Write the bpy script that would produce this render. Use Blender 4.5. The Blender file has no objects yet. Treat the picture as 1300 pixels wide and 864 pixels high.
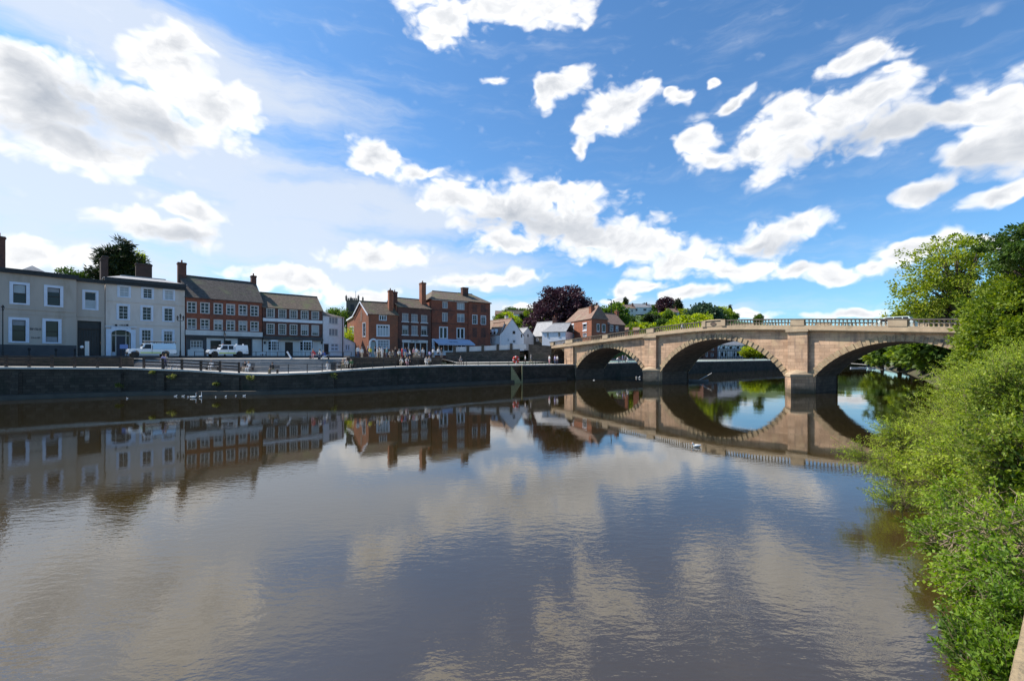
import bpy, bmesh, math, random
import numpy as np
from mathutils import Vector, Matrix
R = math.radians
random.seed(7)
rng = np.random.default_rng(11)
scn = bpy.context.scene
COL = scn.collection
F, CX, HY, EYE = 560.0, 650.0, 452.0, 4.51          # survey constants: eye height above the river

def PX(px, D): return (px - CX) / F * D
def PZ(py, D): return EYE - (py - HY) / F * D
def P3(px, py, D): return Vector((PX(px, D), D, PZ(py, D)))
def lerp(a, b, t): return a + (b - a) * t
def itab(tab, x):
    return float(np.interp(x, [t[0] for t in tab], [t[1] for t in tab]))

# ------------------------------------------------------------------ materials
MATS = {}
def nodes(m):
    m.use_nodes = True
    nt = m.node_tree
    return nt, nt.nodes, nt.links, nt.nodes['Principled BSDF']
def mat(name, c1, c2=None, scale=1.0, rough=0.8, bump=0.0, detail=6, metal=0.0, brick=None, mortar=None, c3=None, s3=0.15, streak=False, spec=0.4):
    """procedural surface: two tones mixed by noise, optional brick or tile courses, optional large stains"""
    if name in MATS: return MATS[name]
    m = bpy.data.materials.new(name); nt, N, L, P = nodes(m)
    P.inputs['Roughness'].default_value = rough; P.inputs['Metallic'].default_value = metal
    P.inputs['Specular IOR Level'].default_value = spec
    if c2 is None: c2 = tuple(x * 0.8 for x in c1)
    geo = N.new('ShaderNodeNewGeometry')
    nz = N.new('ShaderNodeTexNoise'); nz.inputs['Scale'].default_value = scale; nz.inputs['Detail'].default_value = detail
    mp = N.new('ShaderNodeMapping'); L.new(geo.outputs['Position'], mp.inputs['Vector'])
    if streak: mp.inputs['Scale'].default_value = (1, 1, 0.25)
    L.new(mp.outputs[0], nz.inputs['Vector'])
    rp = N.new('ShaderNodeMapRange'); rp.inputs['From Min'].default_value = 0.3; rp.inputs['From Max'].default_value = 0.7
    L.new(nz.outputs['Fac'], rp.inputs['Value'])
    mx = N.new('ShaderNodeMix'); mx.data_type = 'RGBA'
    mx.inputs['A'].default_value = (*c1, 1); mx.inputs['B'].default_value = (*c2, 1)
    L.new(rp.outputs[0], mx.inputs['Factor'])
    out = mx.outputs['Result']; hgt = nz.outputs['Fac']
    if brick:
        uv = N.new('ShaderNodeUVMap')
        bt = N.new('ShaderNodeTexBrick'); bt.inputs['Scale'].default_value = 1.0
        bt.inputs['Brick Width'].default_value = brick[0]; bt.inputs['Row Height'].default_value = brick[1]
        bt.inputs['Mortar Size'].default_value = brick[2]; bt.inputs['Mortar Smooth'].default_value = 0.3
        v = brick[3] if len(brick) > 3 else 0.25
        bt.inputs['Color1'].default_value = (1 + v, 1 + v, 1 + v, 1); bt.inputs['Color2'].default_value = (1 - v, 1 - v, 1 - v, 1)
        mo = mortar or (0.7, 0.7, 0.7); bt.inputs['Mortar'].default_value = (*mo, 1)
        L.new(uv.outputs[0], bt.inputs['Vector'])
        m2 = N.new('ShaderNodeMix'); m2.data_type = 'RGBA'; m2.blend_type = 'MULTIPLY'; m2.inputs['Factor'].default_value = 1
        L.new(out, m2.inputs['A']); L.new(bt.outputs['Color'], m2.inputs['B']); out = m2.outputs['Result']
    if c3:
        n3 = N.new('ShaderNodeTexNoise'); n3.inputs['Scale'].default_value = s3; n3.inputs['Detail'].default_value = 8; n3.inputs['Roughness'].default_value = 0.65
        L.new(mp.outputs[0], n3.inputs['Vector'])
        r3 = N.new('ShaderNodeMapRange'); r3.inputs['From Min'].default_value = 0.52; r3.inputs['From Max'].default_value = 0.66
        L.new(n3.outputs['Fac'], r3.inputs['Value'])
        m3 = N.new('ShaderNodeMix'); m3.data_type = 'RGBA'; m3.inputs['B'].default_value = (*c3, 1)
        L.new(r3.outputs[0], m3.inputs['Factor']); L.new(out, m3.inputs['A']); out = m3.outputs['Result']
    L.new(out, P.inputs['Base Color'])
    if bump > 0:
        b = N.new('ShaderNodeBump'); b.inputs['Strength'].default_value = 0.8; b.inputs['Distance'].default_value = bump
        L.new(hgt, b.inputs['Height']); L.new(b.outputs[0], P.inputs['Normal'])
    MATS[name] = m
    return m

def leaf_mat(name, cols, trans=0.35, rough=0.5):
    if name in MATS: return MATS[name]
    m = bpy.data.materials.new(name); nt, N, L, P = nodes(m)
    at = N.new('ShaderNodeAttribute'); at.attribute_name = 'rnd'
    cr = N.new('ShaderNodeValToRGB'); e = cr.color_ramp.elements
    e[0].position = 0; e[0].color = (*cols[0], 1); e[1].position = 1; e[1].color = (*cols[-1], 1)
    for i, c in enumerate(cols[1:-1]):
        k = e.new((i + 1) / (len(cols) - 1)); k.color = (*c, 1)
    L.new(at.outputs['Fac'], cr.inputs[0]); L.new(cr.outputs[0], P.inputs['Base Color'])
    P.inputs['Roughness'].default_value = rough; P.inputs['Specular IOR Level'].default_value = 0.3
    tr = N.new('ShaderNodeBsdfTranslucent'); hs = N.new('ShaderNodeHueSaturation'); hs.inputs['Value'].default_value = 1.6; hs.inputs['Saturation'].default_value = 1.1
    L.new(cr.outputs[0], hs.inputs['Color']); L.new(hs.outputs[0], tr.inputs['Color'])
    ms = N.new('ShaderNodeMixShader'); ms.inputs[0].default_value = trans
    L.new(P.outputs[0], ms.inputs[1]); L.new(tr.outputs[0], ms.inputs[2])
    L.new(ms.outputs[0], N['Material Output'].inputs['Surface'])
    MATS[name] = m
    return m

M = dict(
    cream=mat('cream_render', (.48, .41, .35), (.41, .35, .30), .5, .85, .01, c3=(.34, .285, .225), s3=.35, streak=True),
    stucco=mat('pale_stucco', (.69, .60, .54), (.61, .53, .475), .6, .85, .01, c3=(.53, .445, .38), s3=.3, streak=True),
    plinth=mat('slate_plinth', (.085, .082, .085), (.06, .058, .062), 1.0, .8),
    white=mat('white_paint', (.78, .78, .80), (.68, .68, .70), 2.0, .55, .002),
    offwhite=mat('aged_white_paint', (.66, .64, .62), (.54, .52, .50), 1.2, .7, .004, streak=True),
    bluewhite=mat('cool_white_trim', (.66, .70, .80), (.58, .62, .72), 2.0, .6),
    black=mat('black_paint', (.018, .018, .02), (.03, .028, .03), 2.0, .45),
    dkwood=mat('dark_timber', (.035, .025, .02), (.055, .04, .032), 3.0, .7, .004),
    brick=mat('red_brick', (.28, .085, .045), (.19, .06, .036), 1.3, .9, .006, brick=(.225, .075, .012, .25), mortar=(1.1, 1.3, 1.4), c3=(.13, .06, .045), s3=.4),
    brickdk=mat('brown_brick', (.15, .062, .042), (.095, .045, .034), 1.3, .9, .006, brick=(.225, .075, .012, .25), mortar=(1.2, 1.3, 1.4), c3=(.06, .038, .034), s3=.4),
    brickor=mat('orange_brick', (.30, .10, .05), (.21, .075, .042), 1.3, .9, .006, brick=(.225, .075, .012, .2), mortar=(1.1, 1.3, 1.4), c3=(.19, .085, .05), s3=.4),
    tile=mat('grey_clay_tile', (.135, .11, .092), (.085, .07, .06), 2.2, .85, .02, brick=(.2, .16, .02, .28), mortar=(.45, .45, .45), c3=(.12, .12, .07), s3=.5),
    tilebr=mat('brown_clay_tile', (.20, .145, .10), (.12, .088, .065), 2.2, .85, .02, brick=(.2, .16, .02, .28), mortar=(.45, .45, .45), c3=(.13, .13, .06), s3=.5),
    tilered=mat('faded_red_tile', (.30, .19, .14), (.22, .135, .10), 2.0, .85, .02, brick=(.2, .16, .02, .22), mortar=(.5, .5, .5), c3=(.24, .2, .14), s3=.5),
    slate=mat('pale_slate', (.32, .32, .32), (.23, .23, .24), 1.5, .6, .01, brick=(.35, .22, .015, .15), mortar=(.6, .6, .6)),
    lead=mat('lead_sheet', (.36, .35, .34), (.28, .27, .26), 1.5, .5, .01),
    stone=mat('pink_sandstone', (.53, .35, .225), (.42, .265, .165), .9, .9, .03, brick=(1.0, .42, .014, .2), mortar=(.5, .45, .42), c3=(.52, .37, .22), s3=.35),
    stonetrim=mat('buff_sandstone', (.47, .36, .235), (.38, .28, .185), 1.1, .9, .03, c3=(.30, .235, .15), s3=.5),
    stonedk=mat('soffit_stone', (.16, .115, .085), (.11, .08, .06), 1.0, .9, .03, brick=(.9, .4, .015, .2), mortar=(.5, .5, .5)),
    rubble=mat('damp_quay_stone', (.082, .062, .045), (.046, .036, .027), .9, .85, .06, brick=(.75, .34, .02, .3), mortar=(.45, .45, .45), c3=(.022, .026, .016), s3=.35),
    rampst=mat('brown_wall_stone', (.12, .095, .075), (.08, .065, .05), .9, .9, .04, brick=(.6, .28, .02, .3), mortar=(.5, .5, .5), c3=(.07, .065, .045), s3=.35),
    ledge=mat('wet_ledge_stone', (.095, .075, .055), (.06, .048, .036), 1.0, .6, .03),
    paving=mat('pale_paving', (.56, .52, .46), (.46, .43, .38), 1.0, .9, .01, brick=(.9, .6, .015, .1), mortar=(.6, .58, .55)),
    greypav=mat('grey_step_stone', (.27, .265, .26), (.21, .205, .2), 1.0, .9, .01),
    asphalt=mat('asphalt', (.052, .052, .054), (.07, .068, .066), 3.0, .95, .01),
    grass=mat('meadow_grass', (.06, .10, .022), (.09, .13, .03), .12, .95, .05, c3=(.045, .07, .02), s3=.04),
    bank=mat('river_bank_earth', (.09, .07, .045), (.055, .06, .025), .8, .95, .1),
    glass=mat('dark_window_glass', (.012, .014, .018), (.02, .022, .026), .5, .08, spec=.3),
    blind=mat('window_blind', (.42, .46, .48), (.33, .37, .4), .8, .6),
    curtain=mat('net_curtain', (.30, .31, .33), (.22, .23, .25), 3.0, .8),
    wood=mat('fence_timber', (.05, .035, .028), (.075, .055, .042), 2.5, .8, .005),
    iron=mat('black_iron', (.02, .02, .022), (.03, .03, .03), 4, .5, metal=.3),
    bark=mat('tree_bark', (.09, .07, .05), (.055, .042, .03), 4, .95, .02),
    twig=mat('twig_bark', (.16, .12, .07), (.10, .075, .045), 6, .85),
    deadtwig=mat('dry_stem', (.25, .19, .12), (.17, .13, .08), 6, .85),
    skin=mat('skin', (.50, .31, .23), (.44, .27, .2), 3, .6),
    tyre=mat('tyre_rubber', (.02, .02, .02), (.03, .03, .03), 4, .85),
    steel=mat('brushed_steel', (.5, .5, .5), (.4, .4, .4), 4, .35, metal=.9),
    feather=mat('white_feather', (.82, .81, .78), (.74, .73, .7), 8, .8),
    orange=mat('orange_plastic', (.70, .16, .03), (.6, .13, .03), 3, .5),
    red=mat('red_enamel', (.62, .05, .035), (.52, .045, .03), 3, .4),
    awning=mat('pale_blue_canvas', (.46, .52, .66), (.42, .48, .61), 1.5, .85),
    door_blue=mat('dark_blue_door', (.02, .025, .05), (.025, .03, .055), 2, .4),
    door_green=mat('pale_green_door', (.34, .42, .42), (.3, .38, .38), 2, .5),
    ochre=mat('ochre_lichened_stone', (.40, .31, .14), (.28, .22, .11), 2.5, .9, .04),
    headlamp=mat('lamp_lens', (.6, .6, .62), (.55, .55, .58), 3, .1),
)
for nme, c in dict(blackcloth=(.02, .02, .022), navy=(.03, .04, .10), denim=(.07, .10, .18), whitecloth=(.78, .77, .75), redcloth=(.5, .05, .06), pinkcloth=(.62, .33, .36), yellowcloth=(.75, .62, .06), tealcloth=(.10, .24, .27), beige=(.5, .42, .32), greycloth=(.25, .25, .26), khaki=(.2, .18, .11), bluecloth=(.08, .14, .42), greencloth=(.08, .2, .08), lilac=(.42, .38, .6), brownhair=(.06, .035, .02), greyhair=(.4, .39, .37), fairhair=(.36, .25, .12), darkhair=(.015, .012, .01)).items():
    M[nme] = mat(nme, c, None, 6, .85)
def carpaint(name, c):
    m = mat(name, c, tuple(x * .95 for x in c), .5, .25); m.node_tree.nodes['Principled BSDF'].inputs['Coat Weight'].default_value = .5; return m
M['carwhite'] = carpaint('white_car_paint', (.72, .76, .80)); M['carblue'] = carpaint('ice_blue_car_paint', (.40, .58, .74)); M['carsilver'] = carpaint('pale_green_car_paint', (.52, .58, .54)); M['carblack'] = carpaint('black_car_paint', (.02, .02, .025)); M['limestripe'] = carpaint('lime_stripe_paint', (.5, .62, .12))

M['stackbr'] = mat('sooty_brick', (.075, .045, .038), (.05, .034, .03), 1.3, .9, .006)
# ------------------------------------------------------------------ mesh helpers
class MB:
    def __init__(s): s.v = []; s.f = []; s.mi = []; s.mats = []
    def mid(s, m):
        if m not in s.mats: s.mats.append(m)
        return s.mats.index(m)
    def add(s, vs, fs, m):
        o = len(s.v); k = s.mid(m); s.v += [tuple(v) for v in vs]
        for f in fs: s.f.append(tuple(i + o for i in f)); s.mi.append(k)
    def box8(s, p, m):       # p: 8 corners, bottom ring 0..3, top ring 4..7
        s.add(p, [(3, 2, 1, 0), (4, 5, 6, 7), (0, 1, 5, 4), (1, 2, 6, 5), (2, 3, 7, 6), (3, 0, 4, 7)], m)
    def box(s, x0, y0, z0, x1, y1, z1, m):
        s.box8([(x0, y0, z0), (x1, y0, z0), (x1, y1, z0), (x0, y1, z0), (x0, y0, z1), (x1, y0, z1), (x1, y1, z1), (x0, y1, z1)], m)
    def bar(s, a, b, r, m, n=6, r2=None, cap=True):
        a = Vector(a); b = Vector(b); d = (b - a).normalized(); r2 = r if r2 is None else r2
        x = d.orthogonal().normalized(); y = d.cross(x)
        vs = []
        for p, rr in ((a, r), (b, r2)):
            for i in range(n):
                t = 2 * math.pi * (i + .5) / n; vs.append(p + x * math.cos(t) * rr + y * math.sin(t) * rr)
        fs = [(i, (i + 1) % n, n + (i + 1) % n, n + i) for i in range(n)]
        if cap: fs += [tuple(range(n - 1, -1, -1)), tuple(range(n, 2 * n))]
        s.add(vs, fs, m)
    def tube(s, pts, rs, m, n=6):
        pts = [Vector(p) for p in pts]; vs = []; prev = None
        for i, p in enumerate(pts):
            d = (pts[min(i + 1, len(pts) - 1)] - pts[max(i - 1, 0)]).normalized()
            x = (prev - d * prev.dot(d)).normalized() if prev is not None and (prev - d * prev.dot(d)).length > 1e-4 else d.orthogonal().normalized()
            prev = x; y = d.cross(x)
            for k in range(n):
                t = 2 * math.pi * k / n; vs.append(p + (x * math.cos(t) + y * math.sin(t)) * rs[i])
        fs = []
        for i in range(len(pts) - 1):
            for k in range(n):
                fs.append((i * n + k, i * n + (k + 1) % n, (i + 1) * n + (k + 1) % n, (i + 1) * n + k))
        fs += [tuple(range(n - 1, -1, -1)), tuple(range((len(pts) - 1) * n, len(pts) * n))]
        s.add(vs, fs, m)
    def lathe(s, prof, c, m, n=10):
        c = Vector(c); vs = []
        for r, z in prof:
            for k in range(n):
                t = 2 * math.pi * k / n; vs.append(c + Vector((r * math.cos(t), r * math.sin(t), z)))
        fs = []
        for i in range(len(prof) - 1):
            for k in range(n): fs.append((i * n + k, i * n + (k + 1) % n, (i + 1) * n + (k + 1) % n, (i + 1) * n + k))
        fs += [tuple(range(n - 1, -1, -1)), tuple(range((len(prof) - 1) * n, len(prof) * n))]
        s.add(vs, fs, m)
    def prism(s, prof, e, w, o, m, up=Vector((0, 0, 1))):   # prof: (a,z) polygon along e, extruded by vector w
        e = Vector(e); w = Vector(w); o = Vector(o); n = len(prof)
        vs = [o + e * a + up * z for a, z in prof] + [o + e * a + up * z + w for a, z in prof]
        fs = [tuple(range(n)), tuple(range(2 * n - 1, n - 1, -1))] + [(i, n + i, n + (i + 1) % n, (i + 1) % n) for i in range(n)]
        s.add(vs, fs, m)
    def build(s, name, parent=None, smooth=False, base=None, bevel=0):
        me = bpy.data.meshes.new(name); b = Vector(base) if base is not None else (Vector(parent['_b']) if parent is not None and '_b' in parent else Vector((0, 0, 0)))
        V = np.array(s.v, dtype=float).reshape(-1, 3)
        me.from_pydata([tuple(v) for v in (V - np.array(b))], [], s.f)
        for m in s.mats: me.materials.append(m)
        me.polygons.foreach_set('material_index', s.mi)
        bm = bmesh.new(); bm.from_mesh(me); bmesh.ops.recalc_face_normals(bm, faces=bm.faces); bm.to_mesh(me); bm.free()
        auto_uv(me, b)
        if smooth: me.polygons.foreach_set('use_smooth', [True] * len(me.polygons))
        me.update()
        o = bpy.data.objects.new(name, me); COL.objects.link(o)
        if parent is not None:
            o.parent = parent
            pb = Vector(parent['_b']) if '_b' in parent else Vector((0, 0, 0))
            o.location = b - pb
        else: o.location = b
        o['_b'] = tuple(b)
        if bevel:
            md = o.modifiers.new('bevel', 'BEVEL'); md.width = bevel; md.segments = 2; md.limit_method = 'ANGLE'
        return o
def auto_uv(me, b):
    uvl = me.uv_layers.new(name='UVMap'); n = len(me.loops)
    if n == 0: return
    co = np.empty(len(me.vertices) * 3); me.vertices.foreach_get('co', co); co = co.reshape(-1, 3) + np.array(b)
    vi = np.empty(n, dtype=np.int64); me.loops.foreach_get('vertex_index', vi)
    nf = len(me.polygons); nm = np.empty(nf * 3); me.polygons.foreach_get('normal', nm); nm = nm.reshape(-1, 3)
    tot = np.empty(nf, dtype=np.int64); me.polygons.foreach_get('loop_total', tot)
    N = np.repeat(nm, tot, axis=0)
    T = np.stack([-N[:, 1], N[:, 0], np.zeros(n)], 1); l = np.linalg.norm(T, axis=1); bad = l < .15
    T[~bad] /= l[~bad][:, None]; T[bad] = (1, 0, 0)
    # flip so direction is stable
    sgn = np.where(T[:, 0] + T[:, 1] * .3 < 0, -1, 1); T = T * sgn[:, None]
    Bv = np.cross(N, T); Bv = Bv * np.where(Bv[:, 2] < 0, -1, 1)[:, None]
    p = co[vi]; uv = np.stack([(p * T).sum(1), (p * Bv).sum(1)], 1).astype(np.float32)
    uvl.data.foreach_set('uv', uv.ravel())

def tag(o, label=None, cat=None, group=None, kind=None):
    if label: o['label'] = label
    if cat: o['category'] = cat
    if group: o['group'] = group
    if kind: o['kind'] = kind
    return o
def thing(name, label, cat, loc, group=None):
    o = bpy.data.objects.new(name, None); COL.objects.link(o); o.location = loc; o['_b'] = tuple(loc); o.empty_display_size = .5
    return tag(o, label, cat, group)
def copy_tree(o, parent=None, mats=None):
    c = o.copy(); COL.objects.link(c); c.parent = parent
    if parent is not None: c.matrix_parent_inverse = Matrix.Identity(4)
    for ch in o.children: copy_tree(ch, c)
    return c
def struct(mb, name): return tag(mb.build(name), kind='structure')

# ------------------------------------------------------------------ camera
cd = bpy.data.cameras.new('camera'); cam = bpy.data.objects.new('camera', cd); COL.objects.link(cam)
cam.location = (0, 0, EYE); cam.rotation_euler = (R(90), 0, 0)
cd.lens = 36 * F / 1300; cd.sensor_width = 36; cd.shift_y = 20 / 1300; cd.clip_start = .1; cd.clip_end = 9000
scn.camera = cam

# ------------------------------------------------------------------ sun and sky
SUN_AZ, SUN_EL = 77.0, 50.0      # degrees left of straight ahead, above the horizon
sd = Vector((-math.sin(R(SUN_AZ)) * math.cos(R(SUN_EL)), math.cos(R(SUN_AZ)) * math.cos(R(SUN_EL)), math.sin(R(SUN_EL))))
sl = bpy.data.lights.new('sun', 'SUN'); sl.energy = 5.0; sl.angle = R(.5); sl.color = (1, .93, .83)
so = bpy.data.objects.new('sun', sl); COL.objects.link(so); so.rotation_euler = sd.to_track_quat('Z', 'Y').to_euler(); so.location = (0, 0, 60)
scn.view_settings.view_transform = 'Standard'; scn.view_settings.look = 'None'; scn.view_settings.exposure = 0.45; scn.view_settings.gamma = 1

CLOUDS = [ # px, py, rx, ry, rot
 (45,120,105,75,0),(120,120,95,65,0),(215,85,75,50,10),(265,135,80,50,-15),(195,150,100,50,0),(20,75,60,45,0),(90,185,150,38,0),(300,130,40,30,-30),(230,60,50,30,0),
 (200,290,90,26,0),(480,325,75,24,0),(370,355,85,20,0),(60,330,120,28,0),(240,265,60,24,0),
 (560,20,62,42,0),(635,10,65,36,0),(705,12,55,30,0),(555,45,25,28,0),(620,101,20,9,0),
 (478,200,52,24,-25),(530,220,44,13,15),(465,208,30,18,0),
 (585,250,60,30,-10),(650,265,90,40,5),(720,275,85,38,5),(700,245,70,22,0),(765,300,85,36,8),(820,312,62,28,0),(870,335,80,26,0),(935,342,70,18,0),(1060,350,42,17,0),(640,310,60,18,0),
 (712,112,48,23,25),(778,138,66,38,15),(752,160,40,24,20),(738,182,12,20,10),(690,118,18,30,0),
 (865,124,24,11,-8),(850,118,12,7,20),(908,106,12,7,-20),
 (1100,72,60,22,-5),(1070,80,45,18,15),(1130,88,30,10,0),
 (885,180,38,30,40),(905,205,50,22,-15),(930,130,30,9,35),(960,190,30,26,0),(1000,155,66,42,0),(1062,152,95,52,8),(1110,130,75,40,0),(1000,192,88,38,6),(1140,160,80,32,0),(1200,150,60,28,0),(1265,130,75,42,15),(1240,190,75,45,15),(1190,235,60,22,15),(1290,180,60,60,0),(1270,250,60,16,15),
 (985,298,76,28,5),(1015,283,50,20,10),(960,305,60,18,0),
 (1150,318,60,20,8),(1110,338,45,14,0),(1195,303,36,12,0),(1250,303,40,10,0),
 (610,357,75,14,5),(650,352,40,12,10),(880,373,48,10,8),(855,378,30,8,0),(800,368,34,11,0),(790,380,30,6,0),(575,362,45,10,0),(820,366,26,10,0),
 (950,402,50,8,0),(1075,398,60,9,0),(670,395,40,10,0),(450,375,70,14,0),(1000,345,40,14,0),
 # clouds outside the view, for the light from the sides
 (-350,150,260,90,0),(-900,120,400,110,0),(1700,150,240,90,0),(2300,80,500,120,0),(-300,330,300,40,0)]
SHADES = [(100,140,125,42,0),(60,120,80,36,0),(185,165,75,30,0),(95,175,120,25,0),(650,278,75,22,0),(720,290,70,18,0),(1130,165,100,26,0),(1060,190,70,18,0),(1250,205,80,26,0),(1190,240,50,13,0),(395,285,60,18,0),(220,300,60,14,0),(990,310,60,12,0)]
CIRRUS = [(130,260,380,80,0),(400,255,260,50,5),(60,330,360,90,0),(480,340,260,50,0),(330,300,280,60,0),(20,180,260,130,0),(520,270,120,40,0),(600,400,400,20,0),(250,200,260,60,0),(-300,250,500,200,0),(200,60,380,70,-6)]
def build_world():
    w = bpy.data.worlds.new('World'); scn.world = w; w.use_nodes = True
    nt = w.node_tree; N = nt.nodes; L = nt.links; bg = N['Background']; bg.inputs['Strength'].default_value = .1
    sky = N.new('ShaderNodeTexSky'); sky.sky_type = 'NISHITA'; sky.sun_disc = False
    sky.sun_elevation = R(SUN_EL); sky.sun_rotation = R(-SUN_AZ); sky.air_density = 1.0; sky.dust_density = .6; sky.ozone_density = 2.5
    tc = N.new('ShaderNodeTexCoord'); sep = N.new('ShaderNodeSeparateXYZ'); L.new(tc.outputs['Generated'], sep.inputs[0])
    def math_(op, a, b=None, c=None, clamp=False):
        n = N.new('ShaderNodeMath'); n.operation = op; n.use_clamp = clamp
        for i, x in enumerate((a, b, c)):
            if x is None: continue
            if isinstance(x, (int, float)): n.inputs[i].default_value = x
            else: L.new(x, n.inputs[i])
        return n.outputs[0]
    az = math_('ARCTAN2', sep.outputs[0], sep.outputs[1])
    hyp = math_('SQRT', math_('ADD', math_('MULTIPLY', sep.outputs[0], sep.outputs[0]), math_('MULTIPLY', sep.outputs[1], sep.outputs[1])))
    te = math_('DIVIDE', sep.outputs[2], math_('MAXIMUM', hyp, .05))
    cmb = N.new('ShaderNodeCombineXYZ'); L.new(az, cmb.inputs[0]); L.new(te, cmb.inputs[1])
    # domain warp
    def noise(vec, sc, det, rough=.55, stretch=(1, 1, 1), off=(0, 0, 0)):
        mp = N.new('ShaderNodeMapping'); mp.inputs['Scale'].default_value = stretch; mp.inputs['Location'].default_value = off; L.new(vec, mp.inputs['Vector'])
        n = N.new('ShaderNodeTexNoise'); n.inputs['Scale'].default_value = sc; n.inputs['Detail'].default_value = det; n.inputs['Roughness'].default_value = rough
        L.new(mp.outputs[0], n.inputs['Vector']); return n
    wn = noise(cmb.outputs[0], 9, 3, .6)
    wv = N.new('ShaderNodeVectorMath'); wv.operation = 'MULTIPLY_ADD'; L.new(wn.outputs['Color'], wv.inputs[0]); wv.inputs[1].default_value = (.075, .06, 0); wv.inputs[2].default_value = (-.0375, -.03, 0)
    wp = N.new('ShaderNodeVectorMath'); wp.operation = 'ADD'; L.new(cmb.outputs[0], wp.inputs[0]); L.new(wv.outputs[0], wp.inputs[1]); P = wp.outputs[0]
    def blobs(lst, grow, smooth=False):
        res = None
        for (px, py, rx, ry, rot) in lst:
            a = (px - CX) / F
            A = math.atan(a); c = math.cos(A)
            T = (HY - py) / F * c
            mp = N.new('ShaderNodeMapping'); mp.vector_type = 'TEXTURE'
            mp.inputs['Location'].default_value = (A, T, 0); mp.inputs['Rotation'].default_value = (0, 0, R(rot))
            mp.inputs['Scale'].default_value = (max(rx * grow / F * c * c, .012), max(ry * grow / F * c, .01), 1)
            L.new(P, mp.inputs['Vector'])
            g = N.new('ShaderNodeTexGradient'); g.gradient_type = 'SPHERICAL'; L.new(mp.outputs[0], g.inputs[0])
            v = g.outputs['Fac']
            if res is None: res = v
            else:
                n = N.new('ShaderNodeMath'); n.operation = 'SMOOTH_MAX' if smooth else 'MAXIMUM'; n.inputs[2].default_value = .15
                L.new(res, n.inputs[0]); L.new(v, n.inputs[1]); res = n.outputs[0]
        return res
    dens = blobs(CLOUDS, 1.36, True); shd = blobs(SHADES, 1.35, True); cir = blobs(CIRRUS, 1.3, True)
    n1 = noise(P, 14, 10, .6, (1, 1.35, 1)); n2 = noise(P, 14, 6, .55, (1, 1.35, 1), (.2, -.34, 0)); n3 = noise(P, 5, 7, .6, (1, 4.5, 1))
    def mr(v, a, b, c=0, d=1):
        m = N.new('ShaderNodeMapRange'); m.interpolation_type = 'SMOOTHSTEP'; L.new(v, m.inputs['Value'])
        for k, x in zip(('From Min', 'From Max', 'To Min', 'To Max'), (a, b, c, d)): m.inputs[k].default_value = x
        return m.outputs[0]
    vo = N.new('ShaderNodeTexVoronoi'); vo.feature = 'F1'; vo.inputs['Scale'].default_value = 17; vo.inputs['Detail'].default_value = 2; vo.inputs['Roughness'].default_value = .55
    vm = N.new('ShaderNodeMapping'); vm.inputs['Scale'].default_value = (1, 1.3, 1); L.new(P, vm.inputs['Vector']); L.new(vm.outputs[0], vo.inputs['Vector'])
    d = math_('ADD', math_('ADD', dens, math_('MULTIPLY_ADD', n1.outputs['Fac'], .85, -.44)), math_('MULTIPLY_ADD', vo.outputs['Distance'], -.50, .36))
    alpha = math_('MULTIPLY', mr(d, .12, .54), mr(dens, .07, .26))
    relief = math_('MULTIPLY', math_('SUBTRACT', n1.outputs['Fac'], n2.outputs['Fac']), 2.2)
    grey = math_('ADD', math_('MULTIPLY', mr(math_('ADD', shd, math_('MULTIPLY_ADD', n1.outputs['Fac'], .7, -.35)), .0, 1.0), .85), math_('MULTIPLY', mr(d, .55, 1.1), math_('MAXIMUM', relief, 0)))
    grey = math_('ADD', grey, math_('MULTIPLY', mr(d, .3, .9), math_('MULTIPLY_ADD', vo.outputs['Distance'], .75, -.08)))
    grey = math_('MAXIMUM', math_('ADD', grey, math_('MULTIPLY', relief, .3)), 0)
    grey = math_('DIVIDE', grey, math_('MULTIPLY_ADD', grey, .62, .78))
    cc = N.new('ShaderNodeMix'); cc.data_type = 'RGBA'; cc.clamp_factor = True
    cc.inputs['A'].default_value = (9.0, 8.95, 8.9, 1); cc.inputs['B'].default_value = (3.7, 4.05, 4.6, 1); L.new(grey, cc.inputs['Factor'])
    cirr = math_('MULTIPLY', mr(math_('ADD', cir, math_('MULTIPLY_ADD', n3.outputs['Fac'], .9, -.45)), .05, .75), .8)
    m0 = N.new('ShaderNodeMix'); m0.data_type = 'RGBA'; L.new(cirr, m0.inputs['Factor'])
    gm = N.new('ShaderNodeMix'); gm.data_type = 'RGBA'; gm.blend_type = 'MULTIPLY'; gm.inputs['Factor'].default_value = 1; gm.inputs['B'].default_value = (.74, 1.13, 1.38, 1)
    L.new(sky.outputs[0], gm.inputs['A']); L.new(gm.outputs['Result'], m0.inputs['A']); m0.inputs['B'].default_value = (6.0, 6.4, 7.0, 1)
    m1 = N.new('ShaderNodeMix'); m1.data_type = 'RGBA'; L.new(alpha, m1.inputs['Factor']); L.new(m0.outputs['Result'], m1.inputs['A']); L.new(cc.outputs['Result'], m1.inputs['B'])
    L.new(m1.outputs['Result'], bg.inputs['Color'])
    w.cycles.sampling_method = 'MANUAL'; w.cycles.sample_map_resolution = 512
build_world()

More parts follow.
